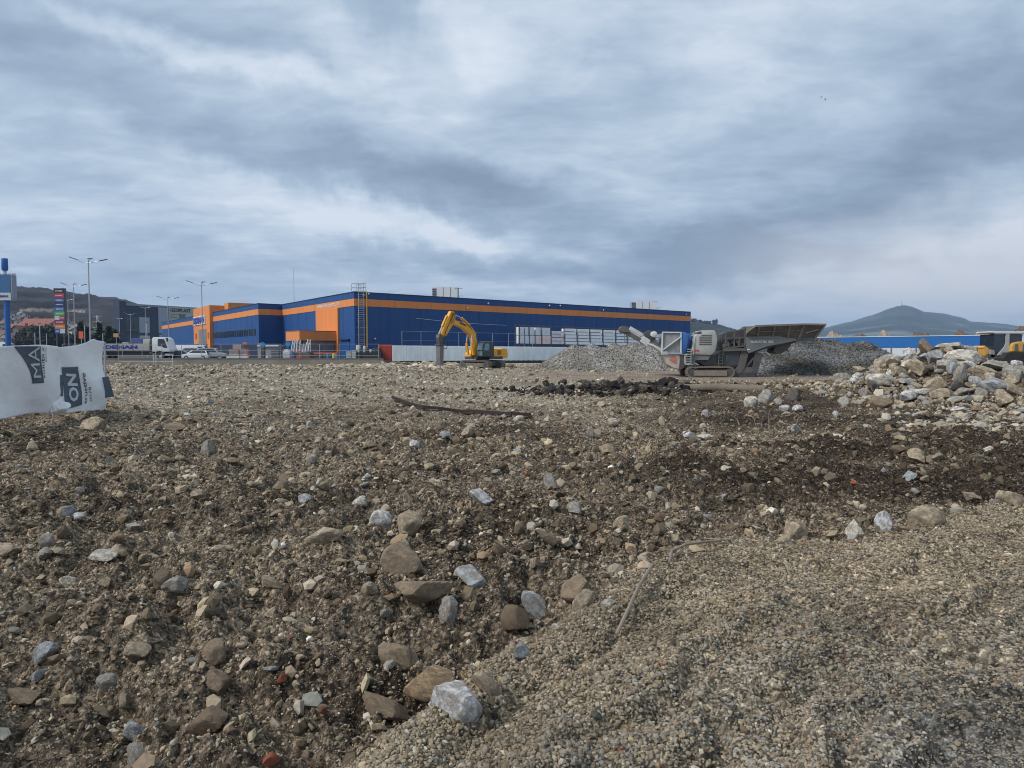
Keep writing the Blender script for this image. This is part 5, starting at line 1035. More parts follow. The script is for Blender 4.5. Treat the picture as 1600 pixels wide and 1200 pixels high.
# ------------------------------------------------------------------ vehicles
def wheel(T, x, y, r, w=.25, name='wheel', rim=steel):
    q = mb(); q.lathe((x, y, r), [(r*.6, -w/2), (r*.95, -w/2), (r, -w/2+.04), (r, w/2-.04), (r*.95, w/2), (r*.6, w/2)], 22, 'y'); t = q.build('wheel', black, T, smooth=True); q = mb(); q.lathe((x, y, r), [(r*.1, -w/2-.02), (r*.5, -w/2-.01), (r*.62, -w/2+.03), (r*.62, w/2-.03), (r*.5, w/2+.01), (r*.1, w/2+.02)], 14, 'y'); q.build('rim', rim, t, smooth=True)
def car(px, Y, rz, bodym, label, kind='hatch', L_=4.3, name='parked_car', zb=LOT):
    T = thing(name, label, 'car' if kind != 'van' else 'van', (X_at(px, Y), Y, zb), rz, 'vehicles parked beyond the low wall')
    if kind == 'hatch': low = [(-.5, .35), (-.5, .75), (-.46, .95), (-.28, 1.0), (.25, .98), (.44, .86), (.5, .65), (.5, .35)]; top = [(-.47, .95), (-.40, 1.36), (-.30, 1.46), (.02, 1.48), (.12, 1.42), (.29, .97)]; W_ = .86
    elif kind == 'sedan': low = [(-.5, .35), (-.5, .85), (-.47, .98), (-.30, 1.02), (.22, .98), (.45, .86), (.5, .62), (.5, .35)]; top = [(-.34, 1.0), (-.22, 1.38), (-.1, 1.45), (.06, 1.43), (.25, .97)]; W_ = .87
    elif kind == 'suv': low = [(-.5, .45), (-.5, 1.0), (-.48, 1.12), (.24, 1.12), (.46, 1.0), (.5, .75), (.5, .45)]; top = [(-.49, 1.1), (-.46, 1.65), (-.38, 1.75), (.05, 1.76), (.14, 1.7), (.27, 1.1)]; W_ = .92
    else: low = [(-.5, .4), (-.5, 1.35), (.36, 1.30), (.47, 1.05), (.5, .8), (.5, .4)]; top = [(-.5, 1.34), (-.49, 2.2), (-.44, 2.34), (.14, 2.36), (.22, 2.25), (.38, 1.28)]; W_ = .98
    q = mb(); q.prism([(x*L_, z) for x, z in low], -W_, W_); q.build('body', bodym, T, bevel=.07, smooth=True)
    q = mb(); n = len(top); tp = [(x*L_, z) for x, z in top]; zt = max(z for _, z in tp); ins = lambda z: W_-.04-.20*(z-1)/(zt-1+1e-6)*1.0
    vs = [(x, -ins(z), z) for x, z in tp]+[(x, ins(z), z) for x, z in tp]; q.add(vs, [tuple(range(n)), tuple(range(n, 2*n))]+[(i, (i+1) % n, n+(i+1) % n, n+i) for i in range(n)]); q.build('cabin', bodym, T, bevel=.04, smooth=True)
    zc = sum(z for _, z in tp)/n; xc = sum(x for x, _ in tp)/n; sh = [(xc+(x-xc)*.86, 1.06+(z-1.0)*.82 if kind != 'van' else 1.42+(z-1.3)*.72) for x, z in tp]
    if kind == 'van': sh = [(x, z) for x, z in sh]; sh = [(L_*.10, 1.45), (L_*.10, 2.08), (L_*.19, 2.06), (L_*.34, 1.45)]
    for s in (-1, 1):
        q = mb(); k = len(sh); vs = [(x, s*(ins(z)+.012), z) for x, z in sh]+[(x, s*(ins(z)-.03), z) for x, z in sh]; q.add(vs, [tuple(range(k)), tuple(range(k, 2*k))]+[(i, (i+1) % k, k+(i+1) % k, k+i) for i in range(k)]); q.build('side_window', glass, T)
    fr_ = tp[-1], tp[-2]; rr2 = tp[0], tp[1]
    for (a, b_), nm in ((fr_, 'windscreen'), (rr2, 'rear_window')):
        q = mb(); d = Vector((b_[0]-a[0], 0, b_[1]-a[1])); nrm = Vector((d.z, 0, -d.x)).normalized()*.02*(1 if nm == 'windscreen' else -1)
        p1 = Vector((a[0], 0, a[1]))+d*.12+nrm; p2 = Vector((a[0], 0, a[1]))+d*.9+nrm; w1, w2 = W_*.82, W_*.68; q.hexa([p1+Vector((0, -w1, 0)), p1+Vector((0, w1, 0)), p2+Vector((0, w2, 0)), p2+Vector((0, -w2, 0))], [p1+Vector((0, -w1, 0))-nrm*3, p1+Vector((0, w1, 0))-nrm*3, p2+Vector((0, w2, 0))-nrm*3, p2+Vector((0, -w2, 0))-nrm*3]); q.build(nm, glass, T)
    r = .33 if kind in ('hatch', 'sedan') else .36
    for x in (-.31, .31):
        for y in (-W_+.08, W_-.08): wheel(T, x*L_, y, r, .22)
    for s in (-1, 1):
        q = mb(); q.box(L_*.47, L_*.505, s*W_*.75-.17, s*W_*.75+.17, .66, .82); q.build('headlight', white, T); q = mb(); q.box(-L_*.507, -L_*.48, s*W_*.8-.13, s*W_*.8+.13, .80 if kind != 'van' else 1.0, .98 if kind != 'van' else 1.3); q.build('tail_light', red, T)
    return T
cw = mat('car_white', (.62, .65, .67), .25, var=.04, dust=.06); cd = mat('car_dark', (.02, .03, .04), .2, var=.1); cs = mat('car_silver', (.34, .37, .39), .3, .3); cdb = mat('car_navy', (.02, .03, .055), .2)
car(309, 102.5, R(176), cw, 'white hatchback seen from the side behind the low wall', 'hatch', 4.0); car(332, 103, R(8), cs, 'silver-grey car at the foot of the orange tower', 'suv', 4.1)
car(283, 104, R(8), cdb, 'dark car beside the truck cab with a pale bonnet line', 'sedan', 4.4); car(298, 109, R(150), cd, 'dark car with red tail lights left of the white hatchback', 'suv', 4.5)
car(346, 106, R(-160), cd, 'black car right of the silver-grey one', 'hatch', 3.8)
car(306, 122, R(4), cw, 'large white van roof behind the parked cars', 'van', 6.6, 'parked_van'); car(284, 132, R(10), cw, 'second white van behind the truck cab', 'van', 6.0, 'parked_van')
car(4, 118, R(5), cw, 'white van showing above the banner at the left edge', 'van', 6, 'parked_van', LOT+.4)
# flatbed truck
Y = 103; s = Y/F; T = thing('flatbed_truck', 'white flatbed lorry with a grey dropside bed facing right', 'truck', (X_at(210, Y), Y, LOT)); o_ = 0
X = lambda px: (px-210)*s; Zp = lambda py: Z_at(py, Y)-LOT
q = mb(); q.box(X(240), X(272.5), -1.2, 1.2, .95, 1.25); q.build('chassis', dsteel, T)
cabp = [(X(245), .85), (X(245), Zp(529)), (X(247), Zp(527)), (X(262), Zp(527)), (X(266), Zp(530)), (X(270.5), Zp(543.5)), (X(272), Zp(546)), (X(272), .65), (X(263), .65), (X(262), 1.1), (X(253), 1.1), (X(252), .85)]
q = mb(); q.prism(cabp, -1.2, 1.2); q.build('cab', cw, T, bevel=.05, smooth=True)
for sd in (-1, 1): q = mb(); q.prism([(X(253.5), Zp(541)), (X(254), Zp(530)), (X(263.5), Zp(530)), (X(268.6), Zp(543.5)), (X(263), Zp(543.5)), (X(260), Zp(541))], sd*1.215-.01, sd*1.215+.01); q.build('side_window', glass, T)
q = mb(); q.hexa([(X(269.4), -1.05, Zp(541)), (X(269.6), -1.05, Zp(541)), (X(269.6), 1.05, Zp(541)), (X(269.4), 1.05, Zp(541))], [(X(266), -1.05, Zp(531)), (X(266.3), -1.05, Zp(531)), (X(266.3), 1.05, Zp(531)), (X(266), 1.05, Zp(531))]); q.build('windscreen', glass, T)
q = mb(); q.bar((X(266.5), -1.3, Zp(530)), (X(270), -1.45, Zp(528.5)), .06); q.box(X(269), X(271), -1.55, -1.4, Zp(534), Zp(528.5)); q.build('mirror', black, T)
q = mb(); q.box(X(272), X(272.4), -1.1, -.7, 1.0, 1.25); q.build('headlight', white, T); q = mb(); q.box(X(272), X(272.4), .7, 1.1, 1.0, 1.25); q.build('headlight', white, T)
q = mb(); q.box(X(243.3), X(246), -1.1, 1.1, 1.2, Zp(530)); q.build('headboard', dsteel, T)
q = mb(); q.box(X(150), X(242.5), -1.24, 1.24, 1.3, Zp(548)); q.build('bed_floor', mat('bed_tan', (.24, .22, .17), .7), T)
bedg = mat('bed_grey', (.33, .34, .32), .6, var=.12, dust=.2)
for sd in (-1, 1):
    q = mb(); q.box(X(150), X(242.5), sd*1.25-.03, sd*1.25+.03, Zp(547.5), Zp(537)); b_ = q.build('dropside', bedg, T)
    if sd < 0: text('DEDEMAN', Zp(539.5)-Zp(545.3), txtblue, b_, (X(155), -1.29, Zp(545.3)), (1, 0, 0), (0, 0, 1), X(223)-X(155), .07)
q = mb(); [q.box(X(p_), X(p_+1.2), -1.3, -1.2, Zp(549), Zp(535.5)) for p_ in (191, 215, 241)]; q.build('bed_post', dsteel, T)
q = mb(); q.box(X(150), X(243), -.5, .5, .75, 1.28); q.build('frame_rail', dsteel, T)
for px in (160, 172, 258):
    for y in (-1.05, 1.05): wheel(T, X(px), y, .50, .32)
q = mb(); q.prism([(X(250.5), .8), (X(251.5), 1.25), (X(257), 1.38), (X(263), 1.2), (X(265), .7), (X(264), .7), (X(262), 1.12), (X(257), 1.25), (X(252.5), 1.15), (X(251.5), .8)], -1.28, -.9); q.build('mudguard', black, T)
for (a, b_, y0, mm, nm, lab) in ((211, 228.5, 529, mat('bag_blue', (.06, .09, .26), .6, var=.2), 'blue_crate', 'blue load lying on the flatbed lorry'), (229, 240, 530, mat('box_cream', (.44, .44, .38), .6), 'cream_box', 'cream box behind the lorry cab'), (197, 207, 535, mat('load_grey', (.3, .32, .3), .6), 'grey_box', 'low grey box on the lorry bed left of the blue load')):
    q = mb(); q.box(X(a), X(b_), -.9, .6, 0, Zp(y0)-Zp(547.8)); o = q.build(nm, mm, None, bevel=.05); o.location = (X_at(210, Y), Y, LOT+Zp(547.8)); tag(o, lab, 'crate')
# ------------------------------------------------------------------ goods standing along the store front
def goods(px0, px1, y0, Y, m, nm, lab, cat, d=1.2, y1=None, bev=.03, group=None, lines=0, lm=None):
    x0, x1 = X_at(px0, Y), X_at(px1, Y); zb = LOT if y1 is None else Z_at(y1, Y); q = mb(); w_ = x1-x0; h = Z_at(y0, Y)-zb; q.box(0, w_, 0, d, 0, h); T = thing(nm, lab, cat, (x0, Y, zb), 0, group); q.build('stack_body', m, T, bevel=bev)
    if lines:
        q = mb(); [q.box(-.02, w_+.02, -.02, d+.02, h*(k+1)/(lines+1)-.03, h*(k+1)/(lines+1)+.03) for k in range(lines)]; q.build('binding', lm or dsteel, T)
    return T
gp = mat('goods_grey', (.30, .31, .32), .6, var=.35, scale=3); gb = mat('goods_brown', (.24, .19, .17), .7, var=.4, scale=3); gw_ = mat('goods_white', (.55, .57, .58), .5, var=.15, scale=3); gbl = mat('goods_blue', (.03, .22, .50), .5)
goods(358, 373, 545.5, 101, gb, 'goods_pallet', 'brown wrapped goods pallet with a pale cover, left one', 'pallet', lines=1, lm=gw_); goods(373.5, 386.5, 545, 101.2, gb, 'goods_pallet', 'brown wrapped goods pallet beside the red post, right one', 'pallet', lines=1, lm=gw_)
goods(354, 374, 556.5, 99.8, gw_, 'white_pack', 'low white pack lying before the left brown pallet', 'pack', .6); goods(374.8, 387, 556.5, 99.9, gw_, 'white_pack', 'low white pack lying before the right brown pallet', 'pack', .6)
goods(364, 377, 538.5, 108, mat('goods_pink', (.36, .27, .26), .7, var=.3, scale=3), 'goods_pallet', 'pinkish goods stack behind the two brown pallets', 'pallet'); goods(387, 388.6, 546, 100.6, red, 'red_post', 'short red post between pallets and dark doorway', 'post', .2)
goods(403, 437, 540, 118, gp, 'shed_box', 'grey display shed with a white roof edge before the blue wall', 'shed', 2.5, lines=0); goods(402, 436, 538.8, 117.7, white, 'roof_slab', 'white roof edge of the grey display shed', 'roof slab', 3, y1=541.5)
goods(424, 436, 545, 106, mat('bins_grey', (.10, .12, .14), .5, var=.3, scale=6), 'bin_stack', 'stack of dark grey bins in front of the display shed', 'bin stack', lines=2, lm=gp)
goods(415.5, 419, 556, 100.5, gw_, 'white_box', 'small white box in front of the dark bins', 'box', .4)
for (px, py, w, lab) in ((411.5, 538, 7.5, 'left round light blue plastic pool standing on edge'), (451, 537, 7, 'right light blue plastic tub by the ladders')):
    T = thing('blue_tub', lab, 'tub', (X_at(px, 106), 106, Z_at(py+4.5, 106))); q = mb(); r = w/2/F*106; q.lathe((0, 0, r), [(r, -.3), (r*1.05, -.25), (r*.8, .3)], 20, 'y'); q.build('tub_body', gbl, T, smooth=True); q = mb(); q.box(-r*.7, r*.7, -.3, .3, LOT-Z_at(py+4.5, 106), 0); q.build('stand', dsteel, T)
for k, (px, py) in enumerate(((405, 536), (380, 535))): goods(px, px+6, py, 112, mat('sign_orange_small', (.7, .15, .04), .6), 'orange_sign', ['small orange sign under the wing corner', 'small orange sign left of the wing corner'][k], 'sign', .15, y1=py+3.5)
goods(442, 453, 549, 101, gw_, 'pale_pot_stack', 'stacked pale ladders and pots left of the white ladder group', 'stack', lines=5, lm=gp); goods(444, 451, 546, 101.3, gw_, 'pale_pot', 'pale pot topping the stack beside the ladders', 'pot', y1=549)
for i, (px, py, ln) in enumerate(((457, 533, .2), (461.5, 530.5, -.1), (466, 531, .05), (471, 537, .0), (475, 537, .1), (479.5, 535, .15), (483, 530, -.2))):
    Y = 104+i*.15; h = Z_at(py, Y)-LOT-1.2; T = thing('leaning_ladder', f'{["leftmost", "second", "third", "fourth", "fifth", "sixth", "rightmost"][i]} white ladder in the row left of the glass lobby', 'ladder', (X_at(px, Y), Y, LOT+1.2), 0, 'white ladders on display'); q = mb()
    for s in (-.2, .2): q.bar((s, 0, 0), (s+ln*.6, .5, h), .07)
    q.build('stile', gw_, T); q = mb(); [q.bar((-.2+ln*.6*k/9, .5*k/9, h*k/9), (.2+ln*.6*k/9, .5*k/9, h*k/9), .05) for k in range(1, 9)]; q.build('rung', gw_, T)
goods(460, 484, 551, 102.5, mat('trolley_dark', (.09, .09, .09), .6, var=.5, scale=4, dust=.2), 'display_table', 'dark display table holding the white ladders', 'table', 2.2, lines=1, lm=red)
goods(464, 470, 548, 101.6, red, 'red_box', 'small red box on the display table', 'box', .4, y1=550.5); goods(463, 470, 557, 99.9, mat('pink_red', (.5, .06, .1), .5), 'red_crate', 'red crate on the ground before the display table', 'crate', .4)
goods(486, 527, 551, 105.0, mat('rail_orange', (.55, .12, .04), .6, var=.3, scale=2), 'trolley_row', 'orange-railed trolley bay in front of the lobby', 'trolley bay', .9, y1=553.5)
for i, (px, mm) in enumerate(((500, mdark), (505.5, mdark), (510, gbl), (514.5, mdark), (519, ypipe), (523.5, gbl))): goods(px, px+3.8, 552.5+i % 2, 101.4, mm, 'barrel', ['first dark barrel in the row below the lobby', 'second dark barrel in the row below the lobby', 'first blue barrel below the lobby', 'third dark barrel in the row below the lobby', 'slim yellow barrel below the lobby', 'second blue barrel below the lobby'][i], 'barrel', .5, bev=.1, group='barrels below the lobby')
goods(556, 596, 550.5, 101.5, mat('tank_black', (.014, .016, .022), .6, var=.3, dust=.05), 'black_tank_row', 'long black row of tanks left of the red container', 'tank', 2.0, lines=1)
for i, (px, w, y0, mm) in enumerate(((556, 6, 539.5, gw_), (563, 5, 544.5, mdark), (567.5, 3.5, 540.5, gw_), (572, 4.5, 544, mdark), (577, 3.6, 546, gw_), (582, 6, 543.5, mdark), (588, 6, 543, mdark))):
    goods(px, px+w, y0, 102.3, mm, 'water_tank', ['pale tall tank leftmost on the black row', 'black tank second from left on the row', 'pale narrow tank under the yellow pipe', 'black tank right of the pale narrow one', 'short pale tank in the middle of the row', 'black tank beside the short pale one', 'black tank nearest the red container'][i], 'tank', .8, y1=551, bev=.12, group='tanks on the black row', lines=1, lm=mm)
goods(550, 556, 547, 101, gp, 'trolley', 'grey trolley left of the black tanks', 'trolley', lines=3, lm=gw_); goods(541, 549, 549, 102, gp, 'trolley', 'grey low trolley by the blue roller door', 'trolley', lines=2, lm=gw_)
T = thing('red_container', 'red shipping container at the left end of the hoarding', 'container', (X_at(592.5, 103), 103, .1)); w_ = X_at(612.5, 103)-X_at(592.5, 103); q = mb(); q.box(0, w_, 0, 5, 0, Z_at(538.8, 103)-.1); q.build('shell', mat('container_red', (.50, .075, .045), .6, var=.12, dust=.1), T); q = mb()
for k in range(8): q.box(w_*k/8+.04, w_*k/8+.14, -.05, -.002, .12, Z_at(538.8, 103)-.3)
q.build('corrugation', mat('container_red_dark', (.40, .055, .04), .6), T); q = mb(); q.box(-.03, w_+.02, -.06, 0, Z_at(538.8, 103)-.28, Z_at(538.8, 103)-.08); q.build('top_rail', mat('container_red', (.5, .08, .05)), T)
# ------------------------------------------------------------------ excavator with hydraulic breaker
EX = Vector((X_at(754, 77.0), 77.0, 0)); EX.z = -.27
HD = math.atan2(-.78, -.62)                                   # machine heading
T = thing('excavator', 'yellow tracked excavator with a hydraulic breaker working in the rubble', 'excavator', EX, HD)
# local frame: +x forward, +y = machine's left (cab side)
UR = R(-38)-HD                                                # undercarriage turned under the house
def urot(m_):
    c, s_ = math.cos(UR), math.sin(UR); m_.v = [Vector((v.x*c-v.y*s_, v.x*s_+v.y*c, v.z)) for v in m_.v]; return m_
def track(parent, y, L_, w, h, rot=None, z0=0, m1=trackm, nm='track'):
    r = h/2; pts = []
    for k in range(9): a = -math.pi/2+math.pi*k/8; pts.append((L_/2-r+math.cos(a)*r, r+math.sin(a)*r))
    for k in range(9): a = math.pi/2+math.pi*k/8; pts.append((-L_/2+r+math.cos(a)*r, r+math.sin(a)*r))
    q = mb(); inn = [((x)*.93, r+(z-r)*.80) for x, z in pts]; n = len(pts)
    for i in range(n):
        j = (i+1) % n; a, b, c, d = pts[i], pts[j], inn[j], inn[i]
        q.hexa([(a[0], y-w/2, a[1]+z0), (b[0], y-w/2, b[1]+z0), (c[0], y-w/2, c[1]+z0), (d[0], y-w/2, d[1]+z0)], [(a[0], y+w/2, a[1]+z0), (b[0], y+w/2, b[1]+z0), (c[0], y+w/2, c[1]+z0), (d[0], y+w/2, d[1]+z0)])
    per = [(Vector(pts[i]), Vector(pts[(i+1) % n])) for i in range(n)]
    for a, b in per:
        Lx = (b-a).length; k = max(1, int(Lx/.19)); nn_ = Vector(((b-a).y, -(b-a).x)).normalized()
        for i in range(k): p = a+(b-a)*((i+.5)/k); q.bar((p.x+nn_.x*.02, y-w/2, p.y+nn_.y*.02+z0), (p.x+nn_.x*.02, y+w/2, p.y+nn_.y*.02+z0), .06, .05)
    if rot: rot(q)
    t = q.build(nm, m1, parent)
    q = mb(); q.prism([(-L_/2+r*1.1, r*.55), (L_/2-r*1.1, r*.55), (L_/2-r*1.1, r*1.45), (-L_/2+r*1.1, r*1.45)], y-w*.36, y+w*.36); q.v = [v+Vector((0, 0, z0)) for v in q.v]
    if rot: rot(q)
    q.build('track_frame', trackm, t)
    for sx_ in (-1, 1):
        q = mb(); q.lathe((sx_*(L_/2-r), y, r+z0), [(r*.2, -w*.44), (r*.7, -w*.42), (r*.78, -w*.2), (r*.78, w*.2), (r*.7, w*.42), (r*.2, w*.44)], 18, 'y')
        if rot: rot(q)
        q.build('sprocket', dsteel, t)
    for k in range(5):
        q = mb(); x = (-L_/2+r*1.5)+(L_-3*r)*k/4; q.lathe((x, y, z0+r*.42), [(.05, -w*.45), (r*.24, -w*.43), (r*.24, w*.43), (.05, w*.45)], 10, 'y')
        if rot: rot(q)
        q.build('roller', dsteel, t)
    return t
for y in (-1.15, 1.15): track(T, y, 4.1, .6, .92, urot)
q = mb(); q.box(-1.3, 1.3, -.85, .85, .35, .80); q.lathe((0, 0, .8), [(.75, 0), (.75, .25)], 20); urot(q); q.build('undercarriage', dsteel, T)
Hh = 1.05
q = mb(); q.box(-1.9, 1.45, -1.28, -.42, Hh, Hh+.28); q.box(-1.9, .2, -.42, 1.28, Hh, Hh+.28); q.box(.2, 1.45, -.42, .42, Hh, Hh+.28); q.build('deck', mdark, T)
q = mb(); q.prism([(-2.75, Hh+.1), (-2.85, Hh+.5), (-2.7, Hh+1.15), (-1.75, Hh+1.2), (-1.75, Hh+.1)], -1.27, 1.27); q.build('counterweight', yellow, T, bevel=.08)
q = mb(); q.box(-1.74, -.45, -1.26, 1.26, Hh+.29, Hh+1.12); q.build('engine_cover', yellow, T, bevel=.05)
q = mb(); [q.box(-1.6, -1.0, 1.262, 1.275, Hh+.5+k*.1, Hh+.55+k*.1) for k in range(5)]; q.build('vent', black, T)
q = mb(); q.lathe((-1.3, -.5, Hh+1.1), [(.09, 0), (.09, .45)], 10); q.build('exhaust', dsteel, T)
q = mb(); q.prism([(-.44, Hh+.29), (1.42, Hh+.29), (1.42, Hh+.55), (1.2, Hh+1.02), (-.44, Hh+1.02)], -1.28, -.46); q.build('right_side_box', yellow, T, bevel=.05)
q = mb(); q.tube([(1.3, -1.2, Hh+.6), (1.35, -1.25, Hh+1.6), (1.1, -1.25, Hh+1.65)], .025, 5); q.box(1.0, 1.06, -1.4, -1.2, Hh+1.35, Hh+1.65); q.build('mirror', black, T)
# cab: frame, windows
cp_ = [(-.40, Hh+.28), (1.38, Hh+.28), (1.46, Hh+.95), (1.22, Hh+1.78), (1.05, Hh+1.92), (-.25, Hh+1.92), (-.42, Hh+1.75)]
q = mb(); q.prism(cp_, .44, 1.30); cb = q.build('cab', mdark, T, bevel=.05)
q = mb(); q.prism([(.42, Hh+.95), (1.28, Hh+.95), (1.08, Hh+1.68), (.42, Hh+1.68)], 1.30, 1.318); q.build('side_window', glassl, cb); q = mb(); q.prism([(-.30, Hh+.98), (.28, Hh+.98), (.28, Hh+1.68), (-.30, Hh+1.68)], 1.30, 1.318); q.build('side_window', glass, cb)
q = mb(); q.hexa([(1.475, .52, Hh+.98), (1.475, 1.22, Hh+.98), (1.49, 1.22, Hh+.98), (1.49, .52, Hh+.98)], [(1.255, .52, Hh+1.74), (1.255, 1.22, Hh+1.74), (1.27, 1.22, Hh+1.74), (1.27, .52, Hh+1.74)]); q.build('windscreen', glassl, cb)
q = mb(); q.hexa([(1.40, .52, Hh+.40), (1.40, 1.22, Hh+.40), (1.42, 1.22, Hh+.40), (1.42, .52, Hh+.40)], [(1.465, .52, Hh+.88), (1.465, 1.22, Hh+.88), (1.485, 1.22, Hh+.88), (1.485, .52, Hh+.88)]); q.build('lower_windscreen', glassl, cb)
# boom (profile in x,z), stick, cylinders
def strip(top, bot, w, m, nm, par, bev=.03): q = mb(); q.prism(top+bot[::-1], -w/2, w/2); return q.build(nm, m, par, bevel=bev)
bm_ = strip([(1.02, 1.65), (1.12, 2.9), (1.45, 3.95), (1.95, 4.45), (3.3, 4.92), (4.65, 5.12)], [(1.6, 1.5), (1.75, 2.7), (1.98, 3.35), (2.35, 3.75), (3.4, 4.35), (4.75, 4.72)], .48, yellow, 'boom', T)
q = mb(); [q.prism([(2.9, 4.50), (3.9, 4.78), (3.9, 4.98), (2.9, 4.70)], s*.242-.004, s*.242+.004) for s in (-1, 1)]; q.build('boom_decal', mdark, bm_)
st_ = strip([(4.45, 5.72), (4.85, 6.02), (5.15, 5.95)], [(4.55, 5.0), (5.0, 4.6), (5.3, 4.75)], .40, yellow, 'stick', T); 
q = mb(); q.prism([(4.45, 5.70), (4.72, 6.0), (5.08, 6.02), (5.55, 5.35), (6.55, 3.75), (6.45, 3.30), (6.1, 3.20), (5.0, 4.45), (4.5, 4.95)], -.20, .20); q.build('stick_arm', yellow, st_, bevel=.03)
q = mb(); q.bar((2.1, 0, 4.62), (3.3, 0, 5.35), .22); q.build('arm_cylinder', yellow, bm_); q = mb(); q.bar((3.3, 0, 5.35), (4.5, 0, 5.75), .11); q.build('arm_piston', mat('chrome', (.6, .6, .6), .2, .9), bm_)
for s in (-.36, .36): q = mb(); q.bar((1.9, s, 1.55), (2.2, s, 2.75), .2); c_ = q.build('boom_cylinder', yellow, T); q = mb(); q.bar((2.2, s, 2.75), (2.1, s*.8, 3.6), .1); q.build('boom_piston', MATS['chrome'], c_)
q = mb(); q.bar((5.55, 0, 5.55), (6.25, 0, 4.45), .17); q.build('tool_cylinder', yellow, st_); q = mb(); q.bar((6.25, 0, 4.45), (6.75, 0, 3.65), .09); q.build('tool_piston', MATS['chrome'], st_)
q = mb(); q.bar((6.35, -.14, 3.5), (6.80, -.14, 3.6), .08, .12); q.bar((6.35, .14, 3.5), (6.80, .14, 3.6), .08, .12); q.build('linkage', dsteel, st_)
q = mb(); q.prism([(6.25, 3.5), (6.85, 3.6), (6.95, 3.3), (6.85, 2.65), (6.35, 2.6), (6.2, 3.1)], -.22, .22); q.prism([(6.18, 2.66), (6.98, 2.66), (6.98, 2.50), (6.18, 2.50)], -.36, .36); brk = q.build('breaker', dsteel, T)
q = mb(); q.prism([(6.28, 2.49), (6.88, 2.49), (6.86, 1.2), (6.76, .55), (6.42, .55), (6.32, 1.2)], -.27, .27); q.build('breaker_housing', mat('worn_steel', (.16, .165, .17), .45, .3, dust=.25), brk, bevel=.03)
q = mb(); q.tube([(6.59, 0, .56), (6.59, 0, .0), (6.59, 0, -.15)], [.09, .085, .03], 10); q.build('chisel', steel, brk)
q = mb(); q.tube([(6.1, .25, 3.6), (5.85, .35, 2.6), (5.95, .32, 2.15), (6.3, .28, 2.2)], .035, 6); q.tube([(1.3, .1, 3.6), (2.2, .28, 4.4), (3.6, .28, 5.3), (4.8, .26, 5.8), (6.0, .26, 3.9), (6.3, .24, 2.7)], .03, 6); q.build('hose', black, T)

# ------------------------------------------------------------------ mobile crusher
CY = 56.5; cs_ = CY/F; CX = X_at(1120, CY); CZ = Z_at(590, CY)
T = thing('mobile_crusher', 'grey and white tracked mobile stone crusher with a raised feed hopper', 'crusher', (CX, CY+1.25, CZ), R(-2)); CR = T
K = 5.926
def c_(cx, cy): return ((1030+cx/K-1120)*cs_, (590-(490+cy/K))*cs_)
def cpoly(pts): return [c_(*p) for p in pts]
def cpr(pts, y0, y1, m, nm, par=None, bev=0.0, smooth=False): q = mb(); q.prism(cpoly(pts), y0, y1); return q.build(nm, m, par or CR, bevel=bev, smooth=smooth)
xl = c_(255, 0)[0]; xr = c_(700, 0)[0]
for y in (-1.15, 1.15):
    tt = track(CR, 0, xr-xl, .5, .86); 
    for o in [tt]: o.location = ((xl+xr)/2, y, 0)
q = mb(); x0, z0 = c_(325, 575); x1, z1 = c_(628, 528); q.box(x0, x1, -1.44, -1.36, z0, z1); q.build('track_guard', mat('dry_mud', (.25, .20, .155), .9, var=.2), CR)
cpr([(195, 515), (250, 480), (760, 485), (720, 545), (640, 530), (260, 505)], -.85, .85, mgrey, 'chassis')
cpr([(320, 385), (520, 380), (600, 490), (470, 500), (345, 430), (320, 440)], -.9, .9, mdark, 'engine_bay')
eh = cpr([(305, 378), (345, 200), (390, 157), (512, 155), (528, 178), (542, 240), (522, 345), (488, 385)], -1.30, .9, lgrey, 'engine_housing', bev=.09, smooth=True)
q = mb()
for k in range(6):
    y = 200+k*17; p0 = c_(372 if k else 392, y); p1 = c_(487, y+3); q.box(p0[0], p1[0], -1.325, -1.30, p0[1]-.03, p0[1]+.03)
q.build('louvre', dsteel, eh)
cpr([(350, 185), (372, 165), (390, 166), (392, 185)], -1.32, .92, mdark, 'air_intake', eh)
text('UPSE', .18, red, eh, (c_(320, 355)[0], -1.315, c_(320, 355)[1]), (1, 0, 0), (0, 0, 1), .47, .05)
q = mb(); q.box(c_(320, 0)[0], c_(385, 0)[0], -1.312, -1.303, c_(0, 367)[1], c_(0, 363)[1]); q.box(c_(398, 0)[0], c_(440, 0)[0], -1.312, -1.303, c_(0, 366)[1], c_(0, 362)[1]); q.build('red_line', red, eh)
cpr([(305, 386), (486, 386), (460, 432), (345, 432), (330, 470), (305, 470)], -1.20, .9, mat('skirt_grey', (.15, .165, .18), .55, dust=.3), 'engine_skirt', bev=.03)
# steps
q = mb()
for (a, b_) in (((318, 180), (318, 385)), ((300, 330), (296, 460)), ((240, 395), (240, 462))): p, r_p = c_(*a), c_(*b_); q.bar((p[0], -1.35, p[1]), (r_p[0], -1.35, r_p[1]), .07)
for y in (330, 352, 375, 395, 420, 440, 460): p, r_p = c_(245 if y > 352 else 262, y), c_(300, y); q.bar((p[0], -1.35, p[1]), (r_p[0], -1.35, r_p[1]), .20, .06)
q.build('access_ladder', lgrey, CR)
q = mb(); p, r_p = c_(242, 475), c_(305, 345); q.prism(cpoly([(200, 380), (245, 380), (245, 500), (205, 520)]), -1.0, .9); q.build('ladder_bracket', mgrey2, CR)
